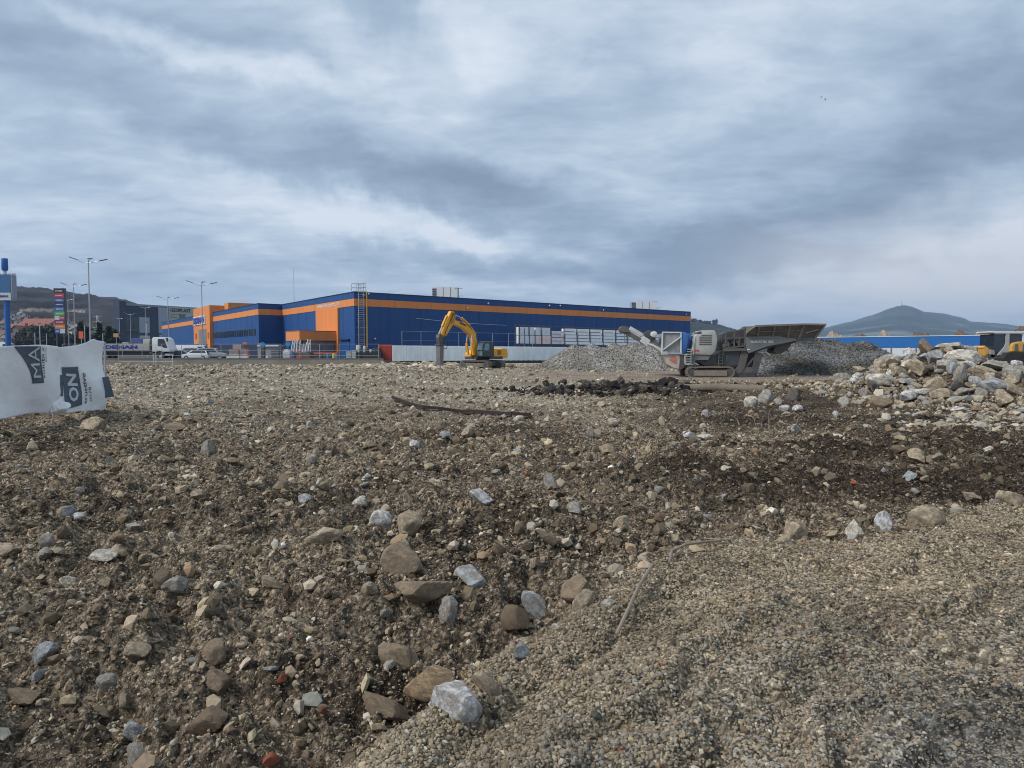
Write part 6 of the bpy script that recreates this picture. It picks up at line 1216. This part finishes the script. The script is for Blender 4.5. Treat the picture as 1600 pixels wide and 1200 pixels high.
# blue box and white screened conveyor head
cpr([(212, 172), (240, 168), (268, 180), (282, 230), (270, 310), (250, 375), (214, 375)], -1.05, .95, mblue, 'blue_housing', bev=.08, smooth=True)
cpr([(285, 182), (330, 184), (300, 370), (262, 372)], -.3, .95, mblue, 'blue_tank', bev=.04)
dirty = mat('dirty_screen', (.20, .24, .29), .6, var=.75, scale=1.8, dust=.7, dcol=(.34, .31, .27), stretch=(1.6, 1, .5))
sc = cpr([(48, 182), (206, 182), (208, 362), (42, 362)], -1.0, .9, dirty, 'side_screen')
q = mb()
for a, b_ in (((36, 172), (214, 174)), ((40, 172), (36, 372)), ((210, 172), (212, 372)), ((34, 370), (222, 372))):
    p, r_p = c_(*a), c_(*b_); q.bar((p[0], -1.06, p[1]), (r_p[0], -1.06, r_p[1]), .09)
p, r_p = c_(45, 335), c_(208, 215); q.bar((p[0], -1.09, p[1]), (r_p[0], -1.09, r_p[1]), .13, .08); q.build('screen_frame', white, sc)
cpr([(38, 350), (88, 350), (92, 380), (38, 380)], -1.12, .9, mat('cover_cream', (.50, .50, .46), .6, dust=.25), 'corner_cover'); cpr([(92, 362), (222, 362), (222, 374), (92, 374)], -1.12, .9, mat('cover_blue', (.36, .44, .52), .6, dust=.2), 'lower_rail')
hp = cpr([(52, 382), (205, 380), (200, 515), (150, 505), (95, 475)], -1.0, .8, mat('guard_white', (.52, .48, .42), .7, var=.12, dust=.35), 'tapered_guard', bev=.03)
q = mb()
for k, (a, b_) in enumerate(((128, 160), (108, 165), (120, 178), (105, 180), (112, 172), (128, 168), (150, 180))):
    p = c_(a, 392+k*11); r_p = c_(b_, 392+k*11); q.box(p[0], r_p[0], -1.02, -1.004, p[1]-.045, p[1]+.03)
q.build('red_print', mat('print_red', (.55, .20, .15), .7), hp)
# discharge conveyor: (px,py) on the photo
def cc(px, py): return ((px-1120)*cs_, (590-py)*cs_)
def beam(a, b_, w, h, y, m, nm, par=CR): q = mb(); p, r_p = cc(*a), cc(*b_); q.bar((p[0], y, p[1]), (r_p[0], y, r_p[1]), w, h); return q.build(nm, m, par)
cvm = mat('conveyor_steel', (.66, .67, .67), .6, var=.2, scale=2, dust=.25)
cv = beam((976, 513.5), (1042, 551), .12, .30, -.55, cvm, 'conveyor_frame'); beam((990, 511), (1050, 545), .12, .30, .75, cvm, 'conveyor_frame')
q = mb(); p, r_p = cc(974, 511.5), cc(1044, 549); q.hexa([(p[0], -.5, p[1]), (r_p[0], -.5, r_p[1]), (r_p[0], .7, r_p[1]), (p[0], .7, p[1])], [(p[0], -.5, p[1]+.06), (r_p[0], -.5, r_p[1]+.06), (r_p[0], .7, r_p[1]+.06), (p[0], .7, p[1]+.06)]); q.build('belt', mat('belt_rubber', (.07, .07, .075), .8, dust=.5), cv)
beam((977, 517), (1012, 536), .10, .34, -.70, mgrey2, 'side_box', cv); beam((1005, 529), (1016, 536), .14, .55, -.74, cvm, 'hydraulic_box', cv); beam((985, 524), (1012, 539), .08, .10, -.66, black, 'underside_painted_shadow', cv)  # last bar is black to imitate the shadow beneath the conveyor
q = mb(); p = cc(977, 514); q.lathe((p[0], .1, p[1]), [(.15, -.7), (.27, -.68), (.27, .68), (.15, .7)], 16, 'y'); q.prism([cc(970.5, 513), cc(975, 509.5), cc(985, 510), cc(983, 519), cc(974, 518)], -.85, -.62); q.build('head_drum', mgrey2, cv)
beam((979, 517), (979, 536), .05, .05, -.6, dsteel, 'hanging_bar', cv)
q = mb(); p, r_p = cc(1012, 540), cc(1042, 553); q.tube([(p[0], -.75, p[1]+.2), (cc(1025, 541)[0], -.75, cc(1025, 541)[1]), (r_p[0], -.75, r_p[1])], .09, 8); q.build('conveyor_hose', cvm, cv)
cpr([(-110, 175), (-60, 150), (-20, 160), (-5, 200), (0, 240), (-95, 235)], .1, .8, mgrey, 'magnet_unit'); q = mb(); p = cc(1026, 522); q.lathe((p[0], .0, p[1]), [(.1, -.5), (.25, -.45), (.25, .45), (.1, .5)], 12, 'y'); q.build('magnet_drum', cvm, CR)
# crusher middle
mid = cpr([(600, 320), (600, 190), (620, 178), (800, 145), (812, 300), (760, 330)], -.7, .9, mgrey, 'crusher_box'); 
q = mb()
for a, b_ in (((615, 175), (800, 143)), ((605, 230), (790, 222)), ((605, 320), (800, 300)), ((620, 178), (622, 320)), ((700, 165), (700, 310)), ((797, 120), (797, 330)), ((650, 320), (640, 260)), ((740, 310), (745, 230)), ((600, 320), (640, 290))):
    p, r_p = c_(*a), c_(*b_); q.bar((p[0], -1.1, p[1]), (r_p[0], -1.1, r_p[1]), .10)
q.build('guard_rail', mgrey2, mid)
for k, (x, y, w, h, mm) in enumerate(((632, 290, 34, 30, mgrey2), (675, 255, 30, 50, mdark), (715, 262, 44, 30, mgrey2), (752, 285, 36, 26, mgrey), (648, 240, 24, 20, dsteel))):
    q = mb(); p = c_(x, y+h/2); r_p = c_(x+w, y-h/2); q.box(p[0], r_p[0], -1.05, -.7, p[1], r_p[1]); q.build('machinery_block', mm, mid, bevel=.03)
q = mb(); p = c_(615, 300); q.lathe((p[0], -.95, p[1]), [(.05, -.1), (.2, -.1), (.2, .1), (.05, .1)], 14, 'y'); q.build('pulley', mgrey2, mid)
cpr([(590, 325), (805, 318), (810, 345), (600, 350)], -1.25, 1.0, mgrey2, 'platform')
bx = cpr([(610, 350), (760, 348), (760, 490), (605, 492)], -1.0, .9, mgrey, 'lower_box'); cpr([(630, 368), (748, 366), (744, 480), (622, 484)], -1.05, -.98, mdark, 'dark_door', bx)
q = mb()
for y in (345, 375, 405, 432, 460): p, r_p = c_(560, y), c_(600, y+3); q.bar((p[0], -1.1, p[1]), (r_p[0], -1.1, r_p[1]), .10, .05)
for x in (563, 600): p, r_p = c_(x, 335), c_(x-6, 480); q.bar((p[0], -1.1, p[1]), (r_p[0], -1.1, r_p[1]), .05)
q.build('rear_ladder', mgrey2, CR); cpr([(530, 390), (610, 330), (612, 490), (520, 490)], -.8, .8, mgrey, 'mid_frame')
cpr([(765, 330), (835, 362), (800, 500), (760, 555), (690, 560), (740, 480)], -1.1, 1.1, mgrey2, 'front_leg', bev=.02)
lg = cpr([(890, 350), (965, 370), (905, 590), (860, 590), (878, 480)], -1.1, -.75, mgrey, 'hopper_leg'); cpr([(890, 350), (965, 370), (905, 590), (860, 590), (878, 480)], .75, 1.1, mgrey, 'hopper_leg')
cpr([(770, 500), (890, 495), (880, 545), (760, 550)], -1.05, 1.05, mgrey2, 'cross_member')
for y in (-.95, .95): q = mb(); p, r_p = c_(905, 385), c_(815, 495); q.bar((p[0], y, p[1]), (r_p[0], y, r_p[1]), .12); q.build('brace', mgrey2, CR)
cpr([(680, 560), (890, 545), (890, 592), (690, 597)], -1.2, 1.2, mdark, 'skid_foot')
# feed hopper
ho_ = cpr([(800, 215), (1060, 205), (1262, 232), (1262, 252), (1000, 302), (830, 366), (812, 350)], -1.25, 1.2, mat('hopper_grey', (.13, .15, .17), .5, var=.15, scale=1.5, dust=.32), 'hopper_side')
def hwall(sd):  # flared wall leaning outwards
    q = mb(); lo = [c_(800, 212), c_(1060, 206), c_(1275, 236), c_(1425, 222), c_(1455, 205)]; hi = [c_(800, 175), c_(868, 118), c_(1300, 103), c_(1500, 106), c_(1500, 110)]
    lo = [c_(800, 214), c_(930, 210), c_(1060, 206), c_(1262, 234), c_(1435, 226)]; hi = [c_(800, 176), c_(870, 119), c_(1050, 112), c_(1300, 104), c_(1500, 106)]
    for i in range(4):
        a, b_, c, d = lo[i], lo[i+1], hi[i+1], hi[i]; y0, y1 = sd*1.2, sd*1.75
        q.hexa([(a[0], y0, a[1]), (b_[0], y0, b_[1]), (c[0], y1, c[1]), (d[0], y1, d[1])], [(a[0], y0-sd*.08, a[1]), (b_[0], y0-sd*.08, b_[1]), (c[0], y1-sd*.08, c[1]), (d[0], y1-sd*.08, d[1])])
    w = q.build('hopper_wall', mgrey2, CR); q = mb()
    for (ax, ay, bx_, by) in ((905, 118, 905, 212), (1045, 112, 1045, 206), (1180, 108, 1180, 222), (1305, 104, 1285, 236), (1495, 108, 1430, 226), (868, 120, 803, 178)):
        p, r_p = c_(ax, ay), c_(bx_, by); q.bar((p[0], sd*1.80, p[1]), (r_p[0], sd*1.27, r_p[1]), .14, .12)
    p, r_p = c_(1330, 170), c_(1440, 150); q.bar((p[0], sd*1.62, p[1]-.1), (r_p[0], sd*1.70, r_p[1]), .05)
    for a, b_ in (((868, 118), (1302, 103)), ((1302, 103), (1502, 106))): p, r_p = c_(*a), c_(*b_); q.bar((p[0], sd*1.79, p[1]), (r_p[0], sd*1.79, r_p[1]), .16, .14)
    p, r_p = c_(925, 168), c_(1290, 160); q.bar((p[0], sd*1.56, p[1]), (r_p[0], sd*1.58, r_p[1]), .05); q.build('hopper_rib', mat('rib_dusty', (.14, .13, .12), .7, dust=.6), w)
    return w
hwall(-1); hwall(1)
cpr([(1255, 236), (1432, 228), (1420, 250), (1262, 262)], -1.25, 1.25, mgrey2, 'hopper_floor')
cpr([(830, 366), (1000, 302), (1262, 254), (1240, 278), (1090, 300), (960, 335), (890, 362)], -1.0, 1.0, mdark, 'feeder_underside')
cpr([(1085, 285), (1235, 268), (1225, 300), (1195, 340), (1140, 372), (1100, 372), (1070, 355)], -.9, .9, mat('rubber_flap', (.05, .052, .055), .85, var=.3, dust=.2), 'rubber_flap', bev=.08, smooth=True)
text('MOBICAT MC 120Z', .20, mat('letter_white', (.55, .55, .52), .6, dust=.15), ho_, (c_(845, 272)[0], -1.262, c_(0, 272)[1]), (1, 0, -.0), (0, 0, 1), c_(1052, 0)[0]-c_(845, 0)[0], .05)
q = mb(); p = c_(815, 332); q.box(p[0], p[0]+.2, -1.27, -1.255, p[1]-.05, p[1]+.04); q.build('white_label', white, ho_)

# ------------------------------------------------------------------ wheel loader at the right edge
LY = 50.0; ls = LY/F; LX = X_at(1560, LY); LZ = GZ(22, 48)-.05; T = thing('wheel_loader', 'yellow wheel loader with a white roofed cab behind the boulder heap', 'wheel loader', (LX, LY, LZ), 0)
def l_(px, py): return ((px-1560)*ls, (548-py)*ls+EYE-LZ)
def lp(pts, y0, y1, m, nm, par=None, bev=0, smooth=False): q = mb(); q.prism([l_(*p) for p in pts], y0, y1); return q.build(nm, m, par or T, bevel=bev, smooth=smooth)
cab_ = lp([(1541, 523), (1583, 522), (1583, 549), (1562, 549), (1556, 553), (1540, 556)], -.75, .75, glass, 'cab_glass')
lp([(1536, 518.3), (1588.5, 518.3), (1588.5, 520.3), (1582, 521.8), (1541, 521.8), (1536, 520)], -.85, .85, white, 'cab_roof', bev=.03)
for y in (-.78, .78): lp([(1557.5, 521.5), (1563, 521.5), (1563, 550), (1551, 554.5), (1545, 555), (1556, 542), (1558, 536)], y-.05, y+.05, mat('pillar_grey', (.42, .44, .45), .6, dust=.25), 'cab_pillar'); lp([(1584, 521.5), (1585.6, 521.5), (1585.6, 536), (1584, 536)], y-.04, y+.04, white, 'rear_pillar')
lp([(1563, 549.5), (1563.5, 540), (1567, 536), (1576, 534), (1592, 534.3), (1625, 536), (1640, 545), (1640, 568), (1590, 568), (1586, 550)], -1.05, 1.05, mat('loader_yellow', (.68, .36, .06), .45, var=.1, dust=.18), 'engine_hood', bev=.06)
for (a, b_) in ((1567.5, 1573.5), (1579.5, 1589)): lp([(a, 548.5), (a+1, 537.5), (b_-1, 537.5), (b_, 548.5)], -1.075, -1.02, mat('grille_grey', (.10, .10, .10), .6, dust=.3), 'grille')
lp([(1545, 563), (1553, 550.5), (1580, 550.5), (1584, 560), (1584, 568), (1545, 568)], -1.35, -.7, black, 'fender', bev=.05); lp([(1580, 551), (1592, 553), (1597, 566), (1584, 566)], -1.3, -.75, mgrey, 'rear_mudguard')
for px in (1538, 1612):
    for y in (-1.1, 1.1): wheel(T, (px-1560)*ls, y, .78, .55, 'wheel', MATS['loader_yellow'])
lp([(1530, 556), (1527, 545), (1525, 543), (1529, 540), (1532, 542), (1536, 545), (1535, 556)], -.6, .6, MATS['loader_yellow'], 'lift_arm', bev=.04); lp([(1535, 546), (1541, 547), (1542, 558), (1536, 558)], -.8, .8, mat('linkage_grey', (.3, .29, .27), .6, dust=.3), 'front_linkage')
lp([(1531, 553), (1560, 556), (1640, 562), (1640, 575), (1530, 575)], -.8, .8, dsteel, 'chassis')

# ------------------------------------------------------------------ printed banner on the site fence
def surf(P00, P10, P01, P11, topsag, botf, wav):
    def S_(u, v):   # u along, v up
        a = P00+(P10-P00)*u; b = P01+(P11-P01)*u; b = b+Vector((0, 0, topsag(u))); a = a+Vector((0, 0, botf(u))); p = a+(b-a)*v
        w = wav(u, v); n = (P10-P00); n = Vector((n.y, -n.x, 0)).normalized(); return p+n*w
    return S_
YA, YB, YC = 16.6, 18.6, 19.9
def wavA(u, v): return .10*math.sin(u*9+v*2)*(.3+v)+.02*math.sin(v*9+u*5)+.10*max(0, .22-v)/.22*math.sin(u*5+1)+.008*math.sin(u*25+v*9)
def wavB(u, v): return .055*math.sin(u*7+v*6)+.022*math.sin((u+v)*12)*(.4+abs(v-.8))+.008*math.sin(u*24-v*15)*(1.2-v)
SA = surf(P(-60, 664, 15.6), P(96, 645, YB), P(-60, 539, 15.6), P(96, 541, YB), lambda u: -.03*math.sin(u*math.pi*2), lambda u: .05*math.sin(u*math.pi)+.02*math.sin(u*11), wavA)
BP = P(80, 643, YB); 
def topB(u):   # sag then a peak at 2/3
    px = 80+83*u; py = np.interp(px, [80, 95, 120, 135, 143, 147, 152, 163], [540, 542.5, 540, 535, 530.5, 529.5, 532, 533.5]); return px, float(py)
def SB(u, v):
    Yt = YB-.15+(YC-YB)*u; px, py = topB(u); t = P(px, py, Yt); bx = 82+np.interp(u, [0, .9, 1], [0, 76, 82]); by = np.interp(u, [0, .3, .5, 1], [646, 645, 643, 642]); b = P(float(bx), float(by), Yt-.15)
    # the right edge bulges inward half way down
    p = b+(t-b)*v; p.x -= .07*u*math.sin((v-.5)*math.pi*2); n = Vector((.5, -.85, 0)); return p+n*wavB(u, v)*.9
def sheet_mesh(S_, nu, nv, m, nm, par, u0=0, u1=1, v0=0, v1=1, off=0.0, poly=None, org=None):
    A = np.linspace(u0, u1, nu); B = np.linspace(v0, v1, nv); vs = []; 
    for b in B:
        for a in A:
            uu, vv = (a, b) if poly is None else poly(a, b); vs.append(S_(uu, vv)+(nrm(S_, uu, vv)*off if off else Vector())-org)
    fs = [(j*nu+i, j*nu+i+1, (j+1)*nu+i+1, (j+1)*nu+i) for j in range(nv-1) for i in range(nu-1)]
    me = bpy.data.meshes.new(nm); me.from_pydata([tuple(p) for p in vs], [], fs); me.materials.append(m); me.shade_smooth(); o = bpy.data.objects.new(nm, me); COL.objects.link(o); o.parent = par
    s = o.modifiers.new('thick', 'SOLIDIFY'); s.thickness = .006; s.offset = -1 if off else 0; return o
def nrm(S_, u, v):
    d = .004; a = S_(u+d, v)-S_(u-d, v); b = S_(u, v+d)-S_(u, v-d); n = a.cross(b).normalized(); p = S_(u, v); return n if n.dot(Vector((0, 0, EYE))-p) > 0 else -n
org = P(80, 643, YB); T = thing('printed_banner', 'white printed fabric banner with grey MACON lettering hung on the site fence', 'banner', org)
cl = sheet_mesh(SA, 90, 44, sheet, 'left_fabric', T, org=org)
cr_ = sheet_mesh(SB, 80, 60, sheet, 'right_fabric', T, org=org)
# grey printed areas follow the cloth; letters run upwards
def uvA(px, py):  # invert numerically
    best = None
    for a in np.linspace(0, 1, 157):
        p = SA(a, .5); x = 800+p.x/p.y*F
        if best is None or abs(x-px) < best[0]: best = (abs(x-px), a)
    a = best[1]; t = SA(a, 1); b = SA(a, 0); yt = 548-(t.z-EYE)/t.y*F; yb = 548-(b.z-EYE)/b.y*F; return a, (py-yb)/(yt-yb)
def uvB(px, py):
    best = None
    for a in np.linspace(0, 1, 60):
        for b in np.linspace(0, 1, 60):
            p = SB(a, b); x = 800+p.x/p.y*F; y = 548-(p.z-EYE)/p.y*F; d = (x-px)**2+(y-py)**2
            if best is None or d < best[0]: best = (d, a, b)
    return best[1:]
def quad_uv(c4):  # bilinear patch between four uv corners (bl, br, tl, tr)
    c4 = [Vector(c) for c in c4]
    return lambda s, t: tuple((c4[0]*(1-s)+c4[1]*s)*(1-t)+(c4[2]*(1-s)+c4[3]*s)*t)
pa = quad_uv([uvA(51, 599), uvA(67, 598), uvA(18, 541), uvA(60, 541)])
def pa2(s, t):
    u, v = pa(s, t); return (u+.045*math.sin(t*math.pi)*(1-s)*.6, min(v, .995))
sheet_mesh(SA, 24, 40, sgrey, 'grey_print', cl, off=.02, poly=pa2, org=org)
pb_ = quad_uv([uvB(99, 640), uvB(126, 632), uvB(95, 573), uvB(121, 573)])
sheet_mesh(SB, 24, 50, sgrey, 'grey_print', cr_, off=.022, poly=pb_, org=org)
pc_ = quad_uv([uvB(92.5, 620), uvB(97, 620), uvB(92.5, 585), uvB(97, 585)]); sheet_mesh(SB, 8, 20, sgrey, 'grey_print', cr_, off=.018, poly=pc_, org=org)
wprint = mat('print_white', (.56, .60, .64), .75, var=.06)
def cloth_text(s, S_, c4, m, par, bold=.02, off=.036):
    q4 = quad_uv(c4)
    def mp(a, b): u, v = q4(1-b, a); return S_(u, v)+nrm(S_, u, v)*off-org       # a: reading direction = up, b: letter height = leftwards
    return text(s, 1.0, m, par, (0, 0, 0), (1, 0, 0), (0, 0, 1), 1.0, bold, 'lettering', mp)
# corner order: (start,right side), meaning quad (bl, br, tl, tr) of the printed line in uv
cloth_text('MA', SA, [uvA(50, 590), uvA(62, 590), uvA(37, 543), uvA(57, 541)], wprint, cl, .0)
cloth_text('soluții c', SA, [uvA(65.5, 591), uvA(69.5, 591), uvA(60.5, 541.5), uvA(67, 541.5)], txtgrey, cl, .02)
cloth_text('www.ma', SA, [uvA(69.5, 566), uvA(71.8, 566), uvA(69, 543), uvA(71.5, 543)], txtgrey, cl, .01)
cloth_text('ON', SB, [uvB(106, 628), uvB(120.5, 628), uvB(101.5, 584), uvB(117.5, 584)], wprint, cr_, .03)
cloth_text('tructive', SB, [uvB(129, 632), uvB(134, 630), uvB(126, 583), uvB(131.5, 583)], txtgrey, cr_, .02)
cloth_text('on.ro', SB, [uvB(138, 627), uvB(141.5, 627), uvB(136.5, 604), uvB(141, 604)], txtgrey, cr_, .01)
# dark grey flap hanging at the right edge
q = mb(org); e = [P(157.5, 590, YC-.3), P(169, 588, YC-.35), P(178, 620, YC-.45), P(162, 622, YC-.4)]; n_ = Vector((0, .02, 0)); q.hexa(e, [p+n_ for p in e]); q.build('grey_flap', sgrey, T)
fp = [P(-20, 545, 16.2), P(80, 541, YB+.1), P(148, 531, YC-.4), P(163.3, 533, YC+.05)]; q = mb(org)
fp = [Vector((p.x*(1+.3/p.y), p.y+.3, p.z)) for p in fp]
for p in fp: q = mb(org); q.tube([(p.x, p.y, GZ(p.x, p.y)-.2), p+Vector((0, 0, -.02))], .03, 8); q.build('fence_post', steel, T)
q = mb(org); [q.tube([a+Vector((0, 0, -.08)), b+Vector((0, 0, -.08))], .02, 6) for a, b in zip(fp[:-1], fp[1:])]; q.build('fence_rail', steel, T)
T = thing('crumpled_sheet', 'crumpled white plastic sheet bunched at the foot of the banner', 'plastic sheet', P(91, 640, YB-.3)); o_ = P(91, 640, YB-.3); rs = np.random.default_rng(9)
v_, f_ = stone(4, rs, cuts=16, rough=.10, lo=.4); me = npmesh('sheet_body', v_*np.array([.27, .16, .23]), f_, sheet, smooth=True, parent=T)
# grass below the banner
gr = mat('grass_green', (.035, .05, .022), .9, var=.4, scale=3); V_ = []; rg = np.random.default_rng(12); n = 2600; gx = rg.uniform(-15.6, -10.6, n); gy = rg.uniform(14.4, 16.6, n)+(gx+13)*-.1; b = np.stack([gx, gy, gz(gx, gy)], -1); d = rg.normal(0, .05, (n, 3)); d[:, 2] = np.abs(rg.normal(.10, .04, n)); w = rg.normal(0, .008, (n, 3)); w[:, 2] = 0
tag(npmesh('grass', np.stack([b-w, b+w, b+d], 1).reshape(-1, 3), np.arange(n*3).reshape(-1, 3), gr), 'dull green grass under the lower edge of the banner', 'grass', kind='stuff')

# ------------------------------------------------------------------ small debris
def plank(px, py, w, h, tl, label):
    p = hit(px, py); m_ = p.y/F; q = mb(); q.box(-w*m_/2, w*m_/2, -.06, .06, -.03, .03); o = q.build('broken_plank', wood, None, bevel=.006); o.location = p+Vector((0, 0, h*m_*.5+.03)); o.rotation_euler = (R(15), R(-tl), R(10)); tag(o, label, 'plank', 'broken planks below the banner')
plank(135, 640, 18, 6, 42, 'steepest short broken plank below the banner'); plank(151, 634, 16, 4, 20, 'middle broken plank below the banner'); plank(165, 635, 18, 6, -5, 'right broken plank below the banner')
def ground_tube(pts, r, m, nm, label, cat, lift=.02, group=None):
    w = [hit(*p[:2]) for p in pts]; w = [p+Vector((0, 0, lift+(q_[2] if len(q_) > 2 else 0))) for p, q_ in zip(w, pts)]; o_ = w[0].copy(); T = thing(nm, label, cat, o_, 0, group); q = mb(o_); q.tube(w, r, 7); q.build(nm+'_body', m, T); return T
rl = [(613, 625), (625, 630), (640, 636), (662, 641), (690, 644), (715, 647), (740, 648), (770, 650), (800, 652), (830, 655)]
w = [hit(*p)+Vector((0, 0, .10)) for p in rl]; o_ = w[0].copy(); T = thing('steel_rail', 'long bent rusty steel rail lying across the middle of the field', 'rail', o_)
q = mb(o_); [q.bar(a, b, .06, .09) for a, b in zip(w[:-1], w[1:])]; q.build('rail_web', rust, T); q = mb(o_); [q.bar(a-Vector((0, .05, .11)), b-Vector((0, .05, .065)), .12, .025) for a, b in zip(w[:-1], w[1:])]; q.build('rail_foot', rust, T)
ground_tube([(1125, 856, .03), (1100, 862, .05), (1070, 869, .06), (1050, 877, .04), (1046, 884, .0)], .011, twig, 'thin_rod', 'thin bent rod on the gravel edge, upper piece', 'rod', .03, 'thin rods on the gravel edge')
ground_tube([(1019, 898, .04), (1010, 915, .05), (998, 935, .05), (985, 962, .04), (970, 990, .02), (963, 1000, .0)], .012, twig, 'thin_rod', 'thin bent rod on the gravel, lower piece running to the viewer', 'rod', .03, 'thin rods on the gravel edge')
pl = hit(1052, 603, 20, 60); pr = hit(1200, 606, 20, 60); T = thing('concrete_pipe', 'half buried concrete pipe in front of the crusher tracks', 'pipe', pl); q = mb(pl); q.tube([pl+Vector((0, 0, -.10)), (pl+pr)/2+Vector((0, 0, -.02)), pr+Vector((0, 0, -.08))], .17, 14); q.build('pipe_body', mat('pipe_tan', (.125, .10, .075), .9, var=.3, dust=.3), T, smooth=True)
# dry twigs and roots
rt = np.random.default_rng(21); n = 26
for i in range(n):
    px = 985+275*(i+.5)/22 if i < 22 else 1460+26*(i-22); py = rt.uniform(652, 682) if i < 22 else rt.uniform(600, 640); p = hit(px, py); s_ = p.y/F; a = rt.uniform(-1, 1); L_ = rt.uniform(14, 30)*s_; pts = []
    for k in range(6): t = k/5; pts.append(p+Vector((a*L_*t+rt.normal(0, .03), rt.normal(0, .05), L_*.7*math.sin(t*2.2)*abs(1-abs(a)*.5)+.02)))
    T = thing('dry_twig', f'{ORD(i)} dry curved twig from the left in the soil beyond the middle' if i < 22 else f'{ORD(i-22)} thin dry twig from the left at the foot of the boulder heap', 'twig', p, 0, 'dry twigs in the soil' if i < 22 else 'dry twigs at the heap'); q = mb(p); q.tube(pts, [.016, .014, .012, .010, .008, .005], 5); q.build('stem', twig, T); q = mb(p); b = pts[2]; q.tube([b, b+Vector((rt.normal(0, .15), 0, .16)), b+Vector((rt.normal(0, .25), 0, .26))], [.009, .007, .004], 5); q.build('side_twig', twig, T)
# two birds far up in the sky
for (px, py, lab) in ((1283, 152, 'left one of two tiny dark birds in the sky'), (1289, 156, 'right one of two tiny dark birds in the sky')):
    p = P(px, py, 220); q = mb(); v, f = stone(2, rs, cuts=2, rough=0, lo=.95); q.add([(a*.26, b*.08, c*.07) for a, b, c in v], [tuple(int(k) for k in t) for t in f]); q.add([(.12, 0, .02), (-.12, 0, .02), (-.1, -.5, .25), (.05, -.5, .25), (-.12, -.95, .15)], [(0, 1, 2, 3), (3, 2, 4)]); q.add([(.12, 0, .02), (-.12, 0, .02), (-.1, .5, .25), (.05, .5, .25), (-.12, .95, .15)], [(3, 2, 1, 0), (4, 2, 3)]); o = q.build('bird', black, None, smooth=True); o.location = p; o.rotation_euler = (0, 0, random.uniform(-.5, .5)); tag(o, lab, 'bird', 'birds in the sky')

# ------------------------------------------------------------------ haze
hz = mb(); hz.box(-9000, 9000, -300, 9900, -2.5, 460); h = hz.build('haze', mat('tmp_haze', (1, 1, 1)), None); hm = bpy.data.materials.new('haze_air'); hm.use_nodes = True; t = hm.node_tree; t.nodes.clear()
pv = t.nodes.new('ShaderNodeVolumePrincipled'); pv.inputs['Color'].default_value = (.58, .74, 1, 1); pv.inputs['Density'].default_value = 1.1e-4; pv.inputs['Anisotropy'].default_value = .2; ou = t.nodes.new('ShaderNodeOutputMaterial'); t.links.new(pv.outputs[0], ou.inputs['Volume'])
h.data.materials.clear(); h.data.materials.append(hm); tag(h, 'thin bluish air haze fading the far hills', 'haze', kind='stuff')
S.cycles.max_bounces = 6; S.cycles.volume_bounces = 1
